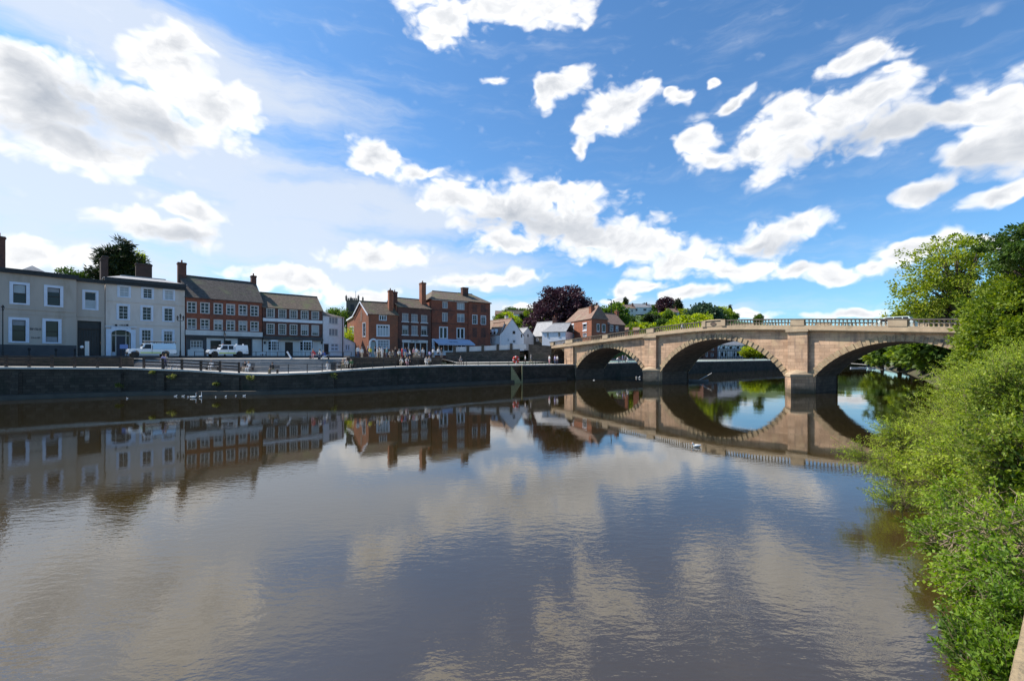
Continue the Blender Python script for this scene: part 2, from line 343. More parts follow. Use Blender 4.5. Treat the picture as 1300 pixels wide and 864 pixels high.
# ------------------------------------------------------------------ river
def water():
    m = bpy.data.materials.new('brown_river_water'); nt, N, L, P = nodes(m)
    P.inputs['Roughness'].default_value = .015; P.inputs['IOR'].default_value = 2.15; P.inputs['Specular IOR Level'].default_value = .5
    geo = N.new('ShaderNodeNewGeometry')
    def noi(sc, det, stretch, rot=0):
        mp = N.new('ShaderNodeMapping'); mp.inputs['Scale'].default_value = stretch; mp.inputs['Rotation'].default_value = (0, 0, R(rot)); L.new(geo.outputs['Position'], mp.inputs['Vector'])
        n = N.new('ShaderNodeTexNoise'); n.inputs['Scale'].default_value = sc; n.inputs['Detail'].default_value = det; L.new(mp.outputs[0], n.inputs['Vector']); return n.outputs['Fac']
    base = N.new('ShaderNodeMix'); base.data_type = 'RGBA'; base.inputs['A'].default_value = (.042, .028, .008, 1); base.inputs['B'].default_value = (.062, .041, .013, 1)
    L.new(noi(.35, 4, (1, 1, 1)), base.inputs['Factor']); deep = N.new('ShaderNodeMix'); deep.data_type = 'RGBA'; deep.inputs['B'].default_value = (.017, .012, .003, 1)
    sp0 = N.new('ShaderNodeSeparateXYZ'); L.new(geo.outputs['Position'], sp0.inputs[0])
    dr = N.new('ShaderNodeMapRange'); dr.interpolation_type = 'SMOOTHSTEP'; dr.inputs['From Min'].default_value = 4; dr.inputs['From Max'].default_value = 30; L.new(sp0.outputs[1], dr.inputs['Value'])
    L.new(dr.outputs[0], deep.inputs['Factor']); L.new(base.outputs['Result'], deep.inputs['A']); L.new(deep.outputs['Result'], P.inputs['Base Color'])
    a = noi(1.15, 3, (.65, 1.4, 1), 12); b = noi(4.2, 3, (.6, 1.3, 1), -15); c = noi(.22, 2, (1, 1, 1)); w = noi(.07, 3, (1, 1, 1))
    def mt(op, x, y):
        n = N.new('ShaderNodeMath'); n.operation = op
        for i, q in enumerate((x, y)):
            if isinstance(q, (int, float)): n.inputs[i].default_value = q
            else: L.new(q, n.inputs[i])
        return n.outputs[0]
    pr = N.new('ShaderNodeMapRange'); pr.inputs['From Min'].default_value = .38; pr.inputs['From Max'].default_value = .62; pr.inputs['To Min'].default_value = .35; pr.inputs['To Max'].default_value = 1; L.new(w, pr.inputs['Value'])
    fine = noi(11, 3, (.7, 1.3, 1), 25)
    sp = N.new('ShaderNodeSeparateXYZ'); L.new(geo.outputs['Position'], sp.inputs[0])
    lee = N.new('ShaderNodeMapRange'); lee.inputs['From Min'].default_value = 6; lee.inputs['From Max'].default_value = 20; lee.inputs['To Min'].default_value = .9; lee.inputs['To Max'].default_value = .14; L.new(sp.outputs[1], lee.inputs['Value'])
    small = mt('MULTIPLY', mt('ADD', mt('MULTIPLY', b, .0105), mt('MULTIPLY', fine, .0032)), lee.outputs[0])
    hsum = mt('ADD', mt('MULTIPLY', mt('ADD', mt('MULTIPLY', mt('MULTIPLY', a, .009), lee.outputs[0]), small), pr.outputs[0]), mt('MULTIPLY', c, .010))
    bp = N.new('ShaderNodeBump'); bp.inputs['Strength'].default_value = 1.0; bp.inputs['Distance'].default_value = 1.0; L.new(hsum, bp.inputs['Height']); L.new(bp.outputs[0], P.inputs['Normal'])
    mb = MB(); mb.add([(-400, -300, 0), (900, -300, 0), (900, 900, 0), (-400, 900, 0)], [(0, 1, 2, 3)], m)
    struct(mb, 'river_water')
water()

# ------------------------------------------------------------------ quay tables (pixel column -> distance / heights)
QD = [(-1500, 22), (-600, 34), (-200, 41), (0, 46), (160, 51.2), (240, 52.3), (330, 52.3), (400, 54.5), (450, 57.4), (560, 66.5), (660, 76.5), (731, 86.4), (775, 94), (853, 110), (928, 131), (985, 155), (1040, 172), (1075, 178), (1110, 168)]
QZ = [(-600, 3.4), (0, 3.36), (160, 3.16), (240, 2.86), (300, 2.5), (335, 2.36), (400, 2.5), (450, 2.8), (500, 3.0), (560, 3.12), (731, 2.9), (800, 3.1), (1000, 3.1), (1110, 1.0)]
def fD(px):
    if px < 437: return 56 * 1150 / (1150 - px)
    return itab([(437, 90.3), (468, 92), (547, 97), (622, 106), (700, 125), (731, 130), (800, 140), (1110, 240)], px)
UPZ = 4.15
def upz(px): return itab([(-600, 4.15), (560, 4.15), (575, 3.4), (1110, 3.4)], px)
def hill(px, D):
    k = itab([(-1500, .4), (300, .6), (560, .8), (640, .85), (800, 1.0), (900, .92), (1000, .7), (1110, .55)], px)
    z = itab([(0, 4.5), (110, 4.8), (150, 8), (200, 14), (300, 36), (420, 52), (650, 62), (1500, 70), (4000, 60)], D)
    return 4.5 + (z - 4.5) * k * .84
cols = [-1500, -1000, -600, -400, -200, -100] + list(range(-40, 1111, 20))
def promw(px): return itab([(-600, 3.0), (170, 3.4), (300, 4.2), (450, 4.5), (560, 5.0), (731, 7.0), (1110, 6)], px)
def stepsw(px): return 4.2 if 170 <= px <= 440 else .1
def strip(rows, m, name):
    """rows: list of functions px -> (D, z)"""
    mb = MB(); vs = []
    for c in cols:
        for r in rows:
            D, z = r(c); vs.append((PX(c, D), D, z))
    n = len(rows); fs = [(i * n + j, (i + 1) * n + j, (i + 1) * n + j + 1, i * n + j + 1) for i in range(len(cols) - 1) for j in range(n - 1)]
    mb.add(vs, fs, m); return mb
q = lambda c: itab(QD, c)
z_ = lambda c: itab(QZ, c)
struct(strip([lambda c: (q(c) + .02, z_(c)), lambda c: (q(c) + promw(c), z_(c) + .05)], M['paving'], 'promenade'), 'promenade')
# slope up from the promenade to the street: steps in the middle stretch
def stepmesh():
    mb = MB()
    cc = list(range(170, 441, 10)); n = 8
    for a, b in zip(cc[:-1], cc[1:]):
        for k in range(n):
            def pt(c, t, kk):
                D = q(c) + promw(c) + t * 4.2; z = lerp(z_(c) + .05, upz(c), kk / n); return (PX(c, D), D, z)
            t0, t1 = k / n, (k + 1) / n
            mb.add([pt(a, t0, k), pt(b, t0, k), pt(b, t0, k + 1), pt(a, t0, k + 1)], [(0, 1, 2, 3)], M['greypav'])
            mb.add([pt(a, t0, k + 1), pt(b, t0, k + 1), pt(b, t1, k + 1), pt(a, t1, k + 1)], [(0, 1, 2, 3)], M['paving' if k % 3 == 2 else 'greypav'])
    return mb
tag(stepmesh().build('riverside_steps'), kind='structure')
up0 = lambda c: (q(c) + promw(c) + stepsw(c), upz(c))
def street0(c): return lerp(up0(c)[0], fD(c), .35) if c < 560 else up0(c)[0] + 3
struct(strip([up0, lambda c: (street0(c), upz(c) + .05 if c < 560 else 3.45)], M['paving'], 'pavement'), 'riverside_pavement')
struct(strip([lambda c: (street0(c), upz(c) + .05 if c < 560 else 3.45), lambda c: (fD(c) - 2.2, 4.32 if c < 560 else 3.5), lambda c: (fD(c) - 2.2, 4.45 if c < 560 else 3.6)], M['asphalt'], 'road'), 'road')
struct(strip([lambda c: (fD(c) - 2.2, 4.45 if c < 560 else 3.6), lambda c: (fD(c) + 1.5, 4.5 if c < 560 else 3.8)], M['greypav'], 'footway'), 'footway')
struct(strip([lambda c: (fD(c) + 1.5, 4.5 if c < 560 else 3.8)] + [(lambda d: (lambda c: (max(fD(c) + 2, d) if d < 260 else d, hill(c, max(fD(c) + 2, d)))))(d) for d in (115, 150, 200, 250, 300, 360, 420, 520, 650, 900, 1500, 4000)], M['grass'], 'hillside'), 'hillside')

# quay wall
def quay_wall():
    root = thing('quay_wall', 'long dark stone quay wall along the far river bank below the promenade', 'quay wall', (PX(300, 52), 52, 0))
    mb = MB(); led = MB(); cop = MB()
    cc = [c for c in cols if c <= 1075]
    def inset(c, d, z):  # towards the river
        D = q(c) - d; return (PX(c, D), D, z)
    for a, b in zip(cc[:-1], cc[1:]):
        mb.add([inset(a, 0, -1.5), inset(b, 0, -1.5), inset(b, 0, z_(b) - .16), inset(a, 0, z_(a) - .16)], [(0, 1, 2, 3)], M['rubble'])
        if b <= 731:
            led.box8([inset(a, .8, -1), inset(b, .8, -1), inset(b, .02, -1), inset(a, .02, -1), inset(a, .7, .42), inset(b, .7, .42), inset(b, .02, .5), inset(a, .02, .5)], M['ledge'])
        cop.box8([inset(a, .1, z_(a) - .16), inset(b, .1, z_(b) - .16), inset(b, -.55, z_(b) - .16), inset(a, -.55, z_(a) - .16), inset(a, .1, z_(a) + .04), inset(b, .1, z_(b) + .04), inset(b, -.55, z_(b) + .04), inset(a, -.55, z_(a) + .04)], M['paving'])
    mb.build('wall_face', root); led.build('foot_ledge', root); cop.build('coping', root)
    sh = MB()   # buttress ribs and drain slots
    for c in (20, 150, 205, 300, 420, 500, 595):
        D = q(c); w = .45
        sh.box8([(PX(c, D) - w, D - .25, .3), (PX(c, D) + w, D - .22, .3), (PX(c, D) + w, D + .2, .3), (PX(c, D) - w, D + .2, .3), (PX(c, D) - w, D - .2, z_(c) - .5), (PX(c, D) + w, D - .18, z_(c) - .5), (PX(c, D) + w, D + .2, z_(c) - .5), (PX(c, D) - w, D + .2, z_(c) - .5)], M['rubble'])
    sh.build('buttress', root)
quay_wall()
# dark low wall between promenade and upper pavement
def low_wall(c0, c1, name, label):
    mb = MB(); cop = MB(); cc = list(range(c0, c1 + 1, 10))
    root = thing(name, label, 'retaining wall', (PX(c0, q(c0) + promw(c0)), q(c0) + promw(c0), z_(c0)))
    for a, b in zip(cc[:-1], cc[1:]):
        A = [(PX(c, D), D) for c, D in ((a, q(a) + promw(a) - .02), (b, q(b) + promw(b) - .02), (b, q(b) + promw(b) + .38), (a, q(a) + promw(a) + .38))]
        z0 = [z_(a), z_(b), z_(b), z_(a)]; z1 = [upz(a) + .12, upz(b) + .12, upz(b) + .12, upz(a) + .12]
        mb.box8([(*p, z) for p, z in zip(A, z0)] + [(*p, z) for p, z in zip(A, z1)], M['rubble'])
        z2 = [z + .07 for z in z1]; A2 = [(A[0][0], A[0][1] - .05), (A[1][0], A[1][1] - .05), (A[2][0], A[2][1] + .05), (A[3][0], A[3][1] + .05)]
        cop.box8([(*p, z) for p, z in zip(A2, z1)] + [(*p, z) for p, z in zip(A2, z2)], M['rampst'])
    mb.build('wall_body', root); cop.build('coping', root)
low_wall(-600, 170, 'retaining_wall', 'low black stone retaining wall below the street, left of the steps')
low_wall(440, 560, 'retaining_wall', 'low black stone retaining wall beneath the crowd of people')

# ------------------------------------------------------------------ facades and houses
class Fac:
    def __init__(s, A, B, z0):
        s.A = Vector(A); s.B = Vector(B); s.W = (s.B - s.A).length; s.e = (s.B - s.A) / s.W; s.z0 = z0
        s.n = Vector((s.e.y, -s.e.x))
    def u(s, px):
        k = (px - CX) / F   # A.x+e.x u = k (A.y + e.y u)
        return (k * s.A.y - s.A.x) / (s.e.x - k * s.e.y)
    def z(s, py, u): return PZ(py, s.A.y + s.e.y * u)
    def p(s, u, z, t=0): a = s.A + s.e * u + s.n * t; return (a.x, a.y, z)
    def box(s, mb, u0, u1, z0, z1, t0, t1, m):
        mb.box8([s.p(u0, z0, t1), s.p(u1, z0, t1), s.p(u1, z0, t0), s.p(u0, z0, t0), s.p(u0, z1, t1), s.p(u1, z1, t1), s.p(u1, z1, t0), s.p(u0, z1, t0)], m)
    def rect(s, x0, y0, x1, y1):
        u0, u1 = s.u(x0), s.u(x1); um = (u0 + u1) / 2; return (u0, u1, s.z(y1, um), s.z(y0, um))
def wall_holes(mb, f, u0, u1, z0, z1, holes, m, depth=.16):
    us = sorted({u0, u1, *[min(max(h[0], u0), u1) for h in holes], *[min(max(h[1], u0), u1) for h in holes]})
    zs = sorted({z0, z1, *[min(max(h[2], z0), z1) for h in holes], *[min(max(h[3], z0), z1) for h in holes]})
    for a, b in zip(us[:-1], us[1:]):
        for c, d in zip(zs[:-1], zs[1:]):
            mu, mz = (a + b) / 2, (c + d) / 2
            if any(h[0] < mu < h[1] and h[2] < mz < h[3] for h in holes): continue
            mb.add([f.p(a, c), f.p(b, c), f.p(b, d), f.p(a, d)], [(0, 1, 2, 3)], m)
    for h in holes:
        for (a, c), (b, d) in (((h[0], h[2]), (h[1], h[2])), ((h[1], h[2]), (h[1], h[3])), ((h[1], h[3]), (h[0], h[3])), ((h[0], h[3]), (h[0], h[2]))):
            mb.add([f.p(a, c), f.p(b, d), f.p(b, d, -depth), f.p(a, c, -depth)], [(0, 1, 2, 3)], m)
WINR = random.Random(44)
def window(f, h, parent, sur=.0, cols_=2, rows_=4, frame=None, surm=None, glass=None, sill=True, mid=True, name='window', fw=.07, bw=.035):
    u0, u1, z0, z1 = h; frame = frame or M['white']; surm = surm or frame; mb = MB()
    if sur > 0:
        f.box(mb, u0 - sur, u0, z0 - sur * .6, z1 + sur, -.02, .06, surm); f.box(mb, u1, u1 + sur, z0 - sur * .6, z1 + sur, -.02, .06, surm)
        f.box(mb, u0, u1, z1, z1 + sur, -.02, .06, surm); f.box(mb, u0, u1, z0 - sur * .6, z0, -.02, .09, surm)
    elif sill: f.box(mb, u0 - .06, u1 + .06, z0 - .12, z0, -.02, .12, surm)
    t0, t1 = -.15, -.08
    f.box(mb, u0, u0 + fw, z0, z1, t0, t1, frame); f.box(mb, u1 - fw, u1, z0, z1, t0, t1, frame)
    f.box(mb, u0 + fw, u1 - fw, z0, z0 + fw, t0, t1, frame); f.box(mb, u0 + fw, u1 - fw, z1 - fw, z1, t0, t1, frame)
    for i in range(1, cols_):
        u = lerp(u0, u1, i / cols_); f.box(mb, u - bw / 2, u + bw / 2, z0 + fw, z1 - fw, t0 + .01, t1 - .01, frame)
    for i in range(1, rows_):
        z = lerp(z0, z1, i / rows_); w = bw * (1.8 if mid and i * 2 == rows_ else 1); f.box(mb, u0 + fw, u1 - fw, z - w / 2, z + w / 2, t0 + .012, t1 - .012, frame)
    o = mb.build(name, parent, base=f.p((u0 + u1) / 2, z0))
    g = MB(); gl = glass or WINR.choice([M['glass'], M['glass'], M['glass'], (M['glass'], .55, M['blind']), (M['glass'], .75, M['curtain']), (M['curtain'], .25, M['glass'])])
    if isinstance(gl, tuple):       # blind in the upper or lower part
        zz = lerp(z0, z1, gl[1]); g.add([f.p(u0, z0, -.135), f.p(u1, z0, -.135), f.p(u1, zz, -.135), f.p(u0, zz, -.135)], [(0, 1, 2, 3)], gl[0]); g.add([f.p(u0, zz, -.135), f.p(u1, zz, -.135), f.p(u1, z1, -.135), f.p(u0, z1, -.135)], [(0, 1, 2, 3)], gl[2])
    else: g.add([f.p(u0, z0, -.135), f.p(u1, z0, -.135), f.p(u1, z1, -.135), f.p(u0, z1, -.135)], [(0, 1, 2, 3)], gl)
    g.build('pane', o)
    return o
def door(f, h, parent, m, panels=True, name='door', frame=None):
    u0, u1, z0, z1 = h; mb = MB(); f.box(mb, u0, u1, z0, z1, -.15, -.1, m)
    if panels:
        for a, b in ((.1, .45), (.55, .9)):
            for c, d in ((.08, .45), (.52, .92)):
                f.box(mb, lerp(u0, u1, a), lerp(u0, u1, b), lerp(z0, z1, c), lerp(z0, z1, d), -.12, -.08, m)
    if frame:
        f.box(mb, u0 - .1, u0, z0, z1 + .1, -.14, .04, frame); f.box(mb, u1, u1 + .1, z0, z1 + .1, -.14, .04, frame); f.box(mb, u0, u1, z1, z1 + .1, -.14, .04, frame)
    o = mb.build(name, parent, base=f.p((u0 + u1) / 2, z0))
    k = MB(); k.lathe([(.02, -.03), (.05, 0), (.02, .03)], f.p(lerp(u0, u1, .86), lerp(z0, z1, .45), -.05), M['steel'], 6); k.build('handle', o)
    return o
def chimney(parent, x, y, z0, z1, w, d, e, m, pots=2, name='chimney'):
    mb = MB(); e = Vector((e[0], e[1])).normalized(); n = Vector((e.y, -e.x)); c = Vector((x, y))
    def bx(w_, d_, a, b, m_):
        q4 = [c + e * (sx * w_ / 2) + n * (sy * d_ / 2) for sx, sy in ((-1, -1), (1, -1), (1, 1), (-1, 1))]
        mb.box8([(p.x, p.y, a) for p in q4] + [(p.x, p.y, b) for p in q4], m_)
    h = z1 - z0; bx(w, d, z0, z1 - .3, m); bx(w + .16, d + .16, z1 - .3, z1 - .12, m); bx(w + .04, d + .04, z1 - .12, z1, M['rampst'])
    o = mb.build(name, parent, base=(x, y, z0))
    pt = MB()
    for i in range(pots):
        p = c + e * ((i + .5) / pots - .5) * w
        pt.lathe([(.13, 0), (.11, .35), (.14, .4), (.12, .45)], (p.x, p.y, z1), M['brickor'], 8)
    pt.build('chimney_pot', o)
    return o
def roof_mesh(c, zE, zR, kind, m, over=.25, th=.12, hipL=0, hipR=0):
    """c: corners front-left, front-right, back-right, back-left (Vector2); ridge runs parallel to the front"""
    FL, FR, BR, BL = [Vector(p) for p in c]
    ef = (FR - FL).normalized(); nb = ((BL - FL) + (BR - FR)).normalized()
    FL = FL - ef * over - nb * over; FR = FR + ef * over - nb * over; BL = BL - ef * over + nb * over; BR = BR + ef * over + nb * over
    mb = MB()
    if kind == 'gable' or kind == 'hip':
        RL = (FL + BL) / 2 + ef * hipL; RR = (FR + BR) / 2 - ef * hipR
        V = [(*FL, zE), (*FR, zE), (*BR, zE), (*BL, zE), (*RL, zR), (*RR, zR)]
        Fs = [(0, 1, 5, 4), (2, 3, 4, 5), (1, 2, 5), (3, 0, 4)]
        lo = [(v[0], v[1], v[2] - th) for v in V]
        if hipL == 0: Fs.remove((3, 0, 4))
        if hipR == 0: Fs.remove((1, 2, 5))
        mb.add(V, Fs, m)
        mb.add(lo, [tuple(reversed(f)) for f in Fs], m)
        for a, b in ((0, 1), (1, 2), (2, 3), (3, 0)):
            if (a, b) == (1, 2) and hipR == 0:
                for x, y in ((1, 5), (5, 2)): mb.add([V[x], V[y], lo[y], lo[x]], [(0, 1, 2, 3)], m)
            elif (a, b) == (3, 0) and hipL == 0:
                for x, y in ((3, 4), (4, 0)): mb.add([V[x], V[y], lo[y], lo[x]], [(0, 1, 2, 3)], m)
            else: mb.add([V[a], V[b], lo[b], lo[a]], [(0, 1, 2, 3)], m)
        # ridge tiles
        mb.bar((*RL, zR + .02), (*RR, zR + .02), .13, m, 6)
    elif kind == 'mono':   # rises from left side to right or from front to back
        V = [(*FL, zE), (*FR, zE), (*BR, zR), (*BL, zR)]; lo = [(v[0], v[1], v[2] - th) for v in V]
        mb.box8(lo + V, m)
    return mb
def shell(parent, f, back, z1, holes, m, gab=None, hasL=True, sideholes=None, name='wall', u0=0, u1=None, z0=None):
    """front wall with openings plus side and back walls; gab = ridge height for gable triangles"""
    z0 = f.z0 - .6 if z0 is None else z0
    u1 = f.W if u1 is None else u1; mb = MB(); wall_holes(mb, f, u0, u1, z0, z1, holes, m)
    back = Vector(back); A = f.A + f.e * u0; B = f.A + f.e * u1; C = B + back; D_ = A + back
    sL = Fac(D_, A, f.z0); sR = Fac(B, C, f.z0)
    wall_holes(mb, sL, 0, sL.W, z0, z1, sideholes or [], m); wall_holes(mb, sR, 0, sR.W, z0, z1, [], m)
    mb.add([(*C, z0), (*D_, z0), (*D_, z1), (*C, z1)], [(0, 1, 2, 3)], m)
    if gab:
        for p, q2 in ((D_, A), (B, C)):
            mid = (p + q2) / 2; mb.add([(*p, z1), (*q2, z1), (*mid, gab)], [(0, 1, 2)], m)
    mb.build(name, parent)
    return (A, B, C, D_), sL, sR
def AB(pxa, Da, pya, pxb, pyb):
    Db = Da * (HY - pya) / (HY - pyb)
    return Vector((PX(pxa, Da), Da)), Vector((PX(pxb, Db), Db)), PZ(pya, Da)
def rows(f, xs, yA, yB, w0, w1=None):
    """evenly read window rows: xs centres in px, (top,bottom) at first and last, width px"""
    out = []; w1 = w1 or w0
    for i, x in enumerate(xs):
        t = (x - xs[0]) / (xs[-1] - xs[0]) if len(xs) > 1 else 0; w = lerp(w0, w1, t)
        out.append(f.rect(x - w / 2, lerp(yA[0], yB[0], t), x + w / 2, lerp(yA[1], yB[1], t)))
    return out
SZ = 4.45
def letters(f, parent, u0, u1, z0, z1, m, seed, t=.02, name='lettering', gaps=()):
    """weathered lettering too small and far to read: strokes of letter height"""
    r = random.Random(seed); mb = MB(); u = u0; h = z1 - z0
    while u < u1 - h * .5:
        w = h * r.uniform(.45, .75); fr = (u - u0) / (u1 - u0)
        if not any(a < fr < b for a, b in gaps):
            s = h * .16
            f.box(mb, u, u + s, z0, z1, t - .01, t + .015, m)
            k = r.random()
            if k < .6: f.box(mb, u + w - s, u + w, z0, z1, t - .01, t + .015, m)
            if k < .8: f.box(mb, u + s, u + w - s, z1 - s, z1, t - .01, t + .015, m)
            if k > .3: f.box(mb, u + s, u + w - s, z0 + h * .42, z0 + h * .42 + s, t - .01, t + .015, m)
            if k > .65: f.box(mb, u + s, u + w - s, z0, z0 + s, t - .01, t + .015, m)
        u += w + h * .2
    mb.build(name, parent)

# --- H0 grey-cream two storey building at the left edge
def house0():
    A, B, ze = AB(0, 56, 345, 97, 355); f = Fac(A - (B - A).normalized() * 17, B, SZ); L0 = 17
    r = thing('georgian_house', 'two storey grey-cream rendered building with white framed sash windows at the left edge', 'building', (*f.A, SZ))
    Hs = [f.rect(16.6, 361.3, 33.2, 384.6), f.rect(60.1, 365.3, 76.2, 387.6), f.rect(15.3, 406, 32.5, 433), f.rect(58, 407.6, 73.9, 434)]
    d = Hs[1][0] - Hs[0][0]
    for k in (1, 2): Hs += [(Hs[0][0] - k * d, Hs[0][1] - k * d, Hs[0][2], Hs[0][3]), (Hs[2][0] - k * d, Hs[2][1] - k * d, Hs[2][2], Hs[2][3])]
    Hs = [h for h in Hs if h[0] > .3]
    back = -f.n * 12
    c, _, _ = shell(r, f, back, ze, Hs, M['cream'])
    for h in Hs: window(f, h, r, .32, 1, 2, M['dkwood'], M['bluewhite'], fw=.05, bw=.06)
    mb = MB(); um = f.u(40); zc = (f.z(392, um)); zp = f.z(437.5, um)
    f.box(mb, 0, f.W, zc - .15, zc + .12, -.02, .1, M['cream']); f.box(mb, 0, f.W, f.z(399, um) - .05, f.z(399, um) + .05, -.02, .05, M['cream']); mb.build('string_course', r)
    mb = MB(); f.box(mb, 0, f.W, SZ - .6, zp, -.02, .08, M['plinth']); mb.build('plinth', r)
    mb = MB(); f.box(mb, -.1, f.W + .15, ze, ze + .32, -.3, .42, M['black']); f.box(mb, -.1, f.W + .15, ze + .32, ze + .55, -.3, .52, M['black']); mb.build('cornice', r)
    letters(f, r, f.u(38), f.u(53), f.z(419, f.u(45)), f.z(416.2, f.u(45)), M['plinth'], 3, name='wall_lettering')
    letters(f, r, f.u(40), f.u(52.5), f.z(429.5, f.u(45)), f.z(427.5, f.u(45)), M['cornice'] if 'cornice' in M else M['plinth'], 5, name='wall_lettering')
    mb = roof_mesh(c, ze + .3, ze + 1.15, 'hip', M['lead'], .1, .1, 4, 4); rf = mb.build('roof', r)
    # glazed lantern on the roof, seen as a low pale pyramid
    z1 = PZ(347, 66); cpt = Vector((PX(41, 66), 66)); mb = MB(); e = f.e; n = f.n
    bp = [cpt + e * a * 2.6 + n * b * 2.4 for a, b in ((-1, 1), (1, 1), (1, -1), (-1, -1))]
    zt = PZ(337, 66); zb = ze + .35
    mb.box8([(*p, zb) for p in bp] + [(*p, zb + .55) for p in bp], M['lead'])
    mb.add([(*p, zb + .55) for p in bp] + [(*cpt, zt)], [(0, 1, 4), (1, 2, 4), (2, 3, 4), (3, 0, 4)], M['slate']); mb.build('roof_lantern', rf)
    chimney(rf, PX(-1, 57.5), 57.5, ze + .2, PZ(300, 57.5), 1.0, .8, f.e, M['brickdk'], 1)
    # gateway bay
    A2, B2, ze2 = AB(97, 62.2, 356.8, 133, 360.3); g = Fac(A2, B2, SZ)
    r2 = thing('gateway_house', 'narrow cream rendered bay with wide black carriage gateway under one window', 'building', (*g.A, SZ))
    wd = g.rect(107.5, 370.5, 122, 392); gt = g.rect(95.9, 407.3, 128.5, 452); gt = (max(gt[0], .1), gt[1], SZ - .3, gt[3])
    c2, _, _ = shell(r2, g, -g.n * 10, ze2, [wd, gt], M['cream'])
    window(g, wd, r2, .26, 1, 2, M['white'], M['bluewhite'], (M['blind'], .48, M['glass']))
    dd = MB(); g.box(dd, gt[0], gt[1], gt[2], gt[3], -.5, -.42, M['black'])
    for i in range(9): u = lerp(gt[0], gt[1], (i + .5) / 9); g.box(dd, u - .03, u + .03, gt[2], gt[3] - 1.2, -.43, -.39, M['dkwood'])
    g.box(dd, gt[0], gt[1], gt[3] - 1.25, gt[3] - 1.05, -.43, -.3, M['dkwood'])
    dd.build('carriage_gate', r2)
    mb = MB(); g.box(mb, -.05, g.W + .05, ze2, ze2 + .3, -.3, .35, M['black']); g.box(mb, -.05, g.W + .05, ze2 + .3, ze2 + .48, -.3, .43, M['black']); mb.build('cornice', r2)
    mb = MB(); z = g.z(401.5, g.W / 2); g.box(mb, 0, g.W, z - .12, z + .12, -.02, .1, M['cream']); mb.build('string_course', r2)
    rf = roof_mesh(c2, ze2 + .25, ze2 + .9, 'hip', M['lead'], 0, .1, 1, 1).build('roof', r2)
    # tall dark stacks standing at the party wall
    chimney(rf, PX(130, 70), 70, ze2, PZ(328, 70), .5, .9, g.e, M['stackbr'], 0)
house0()

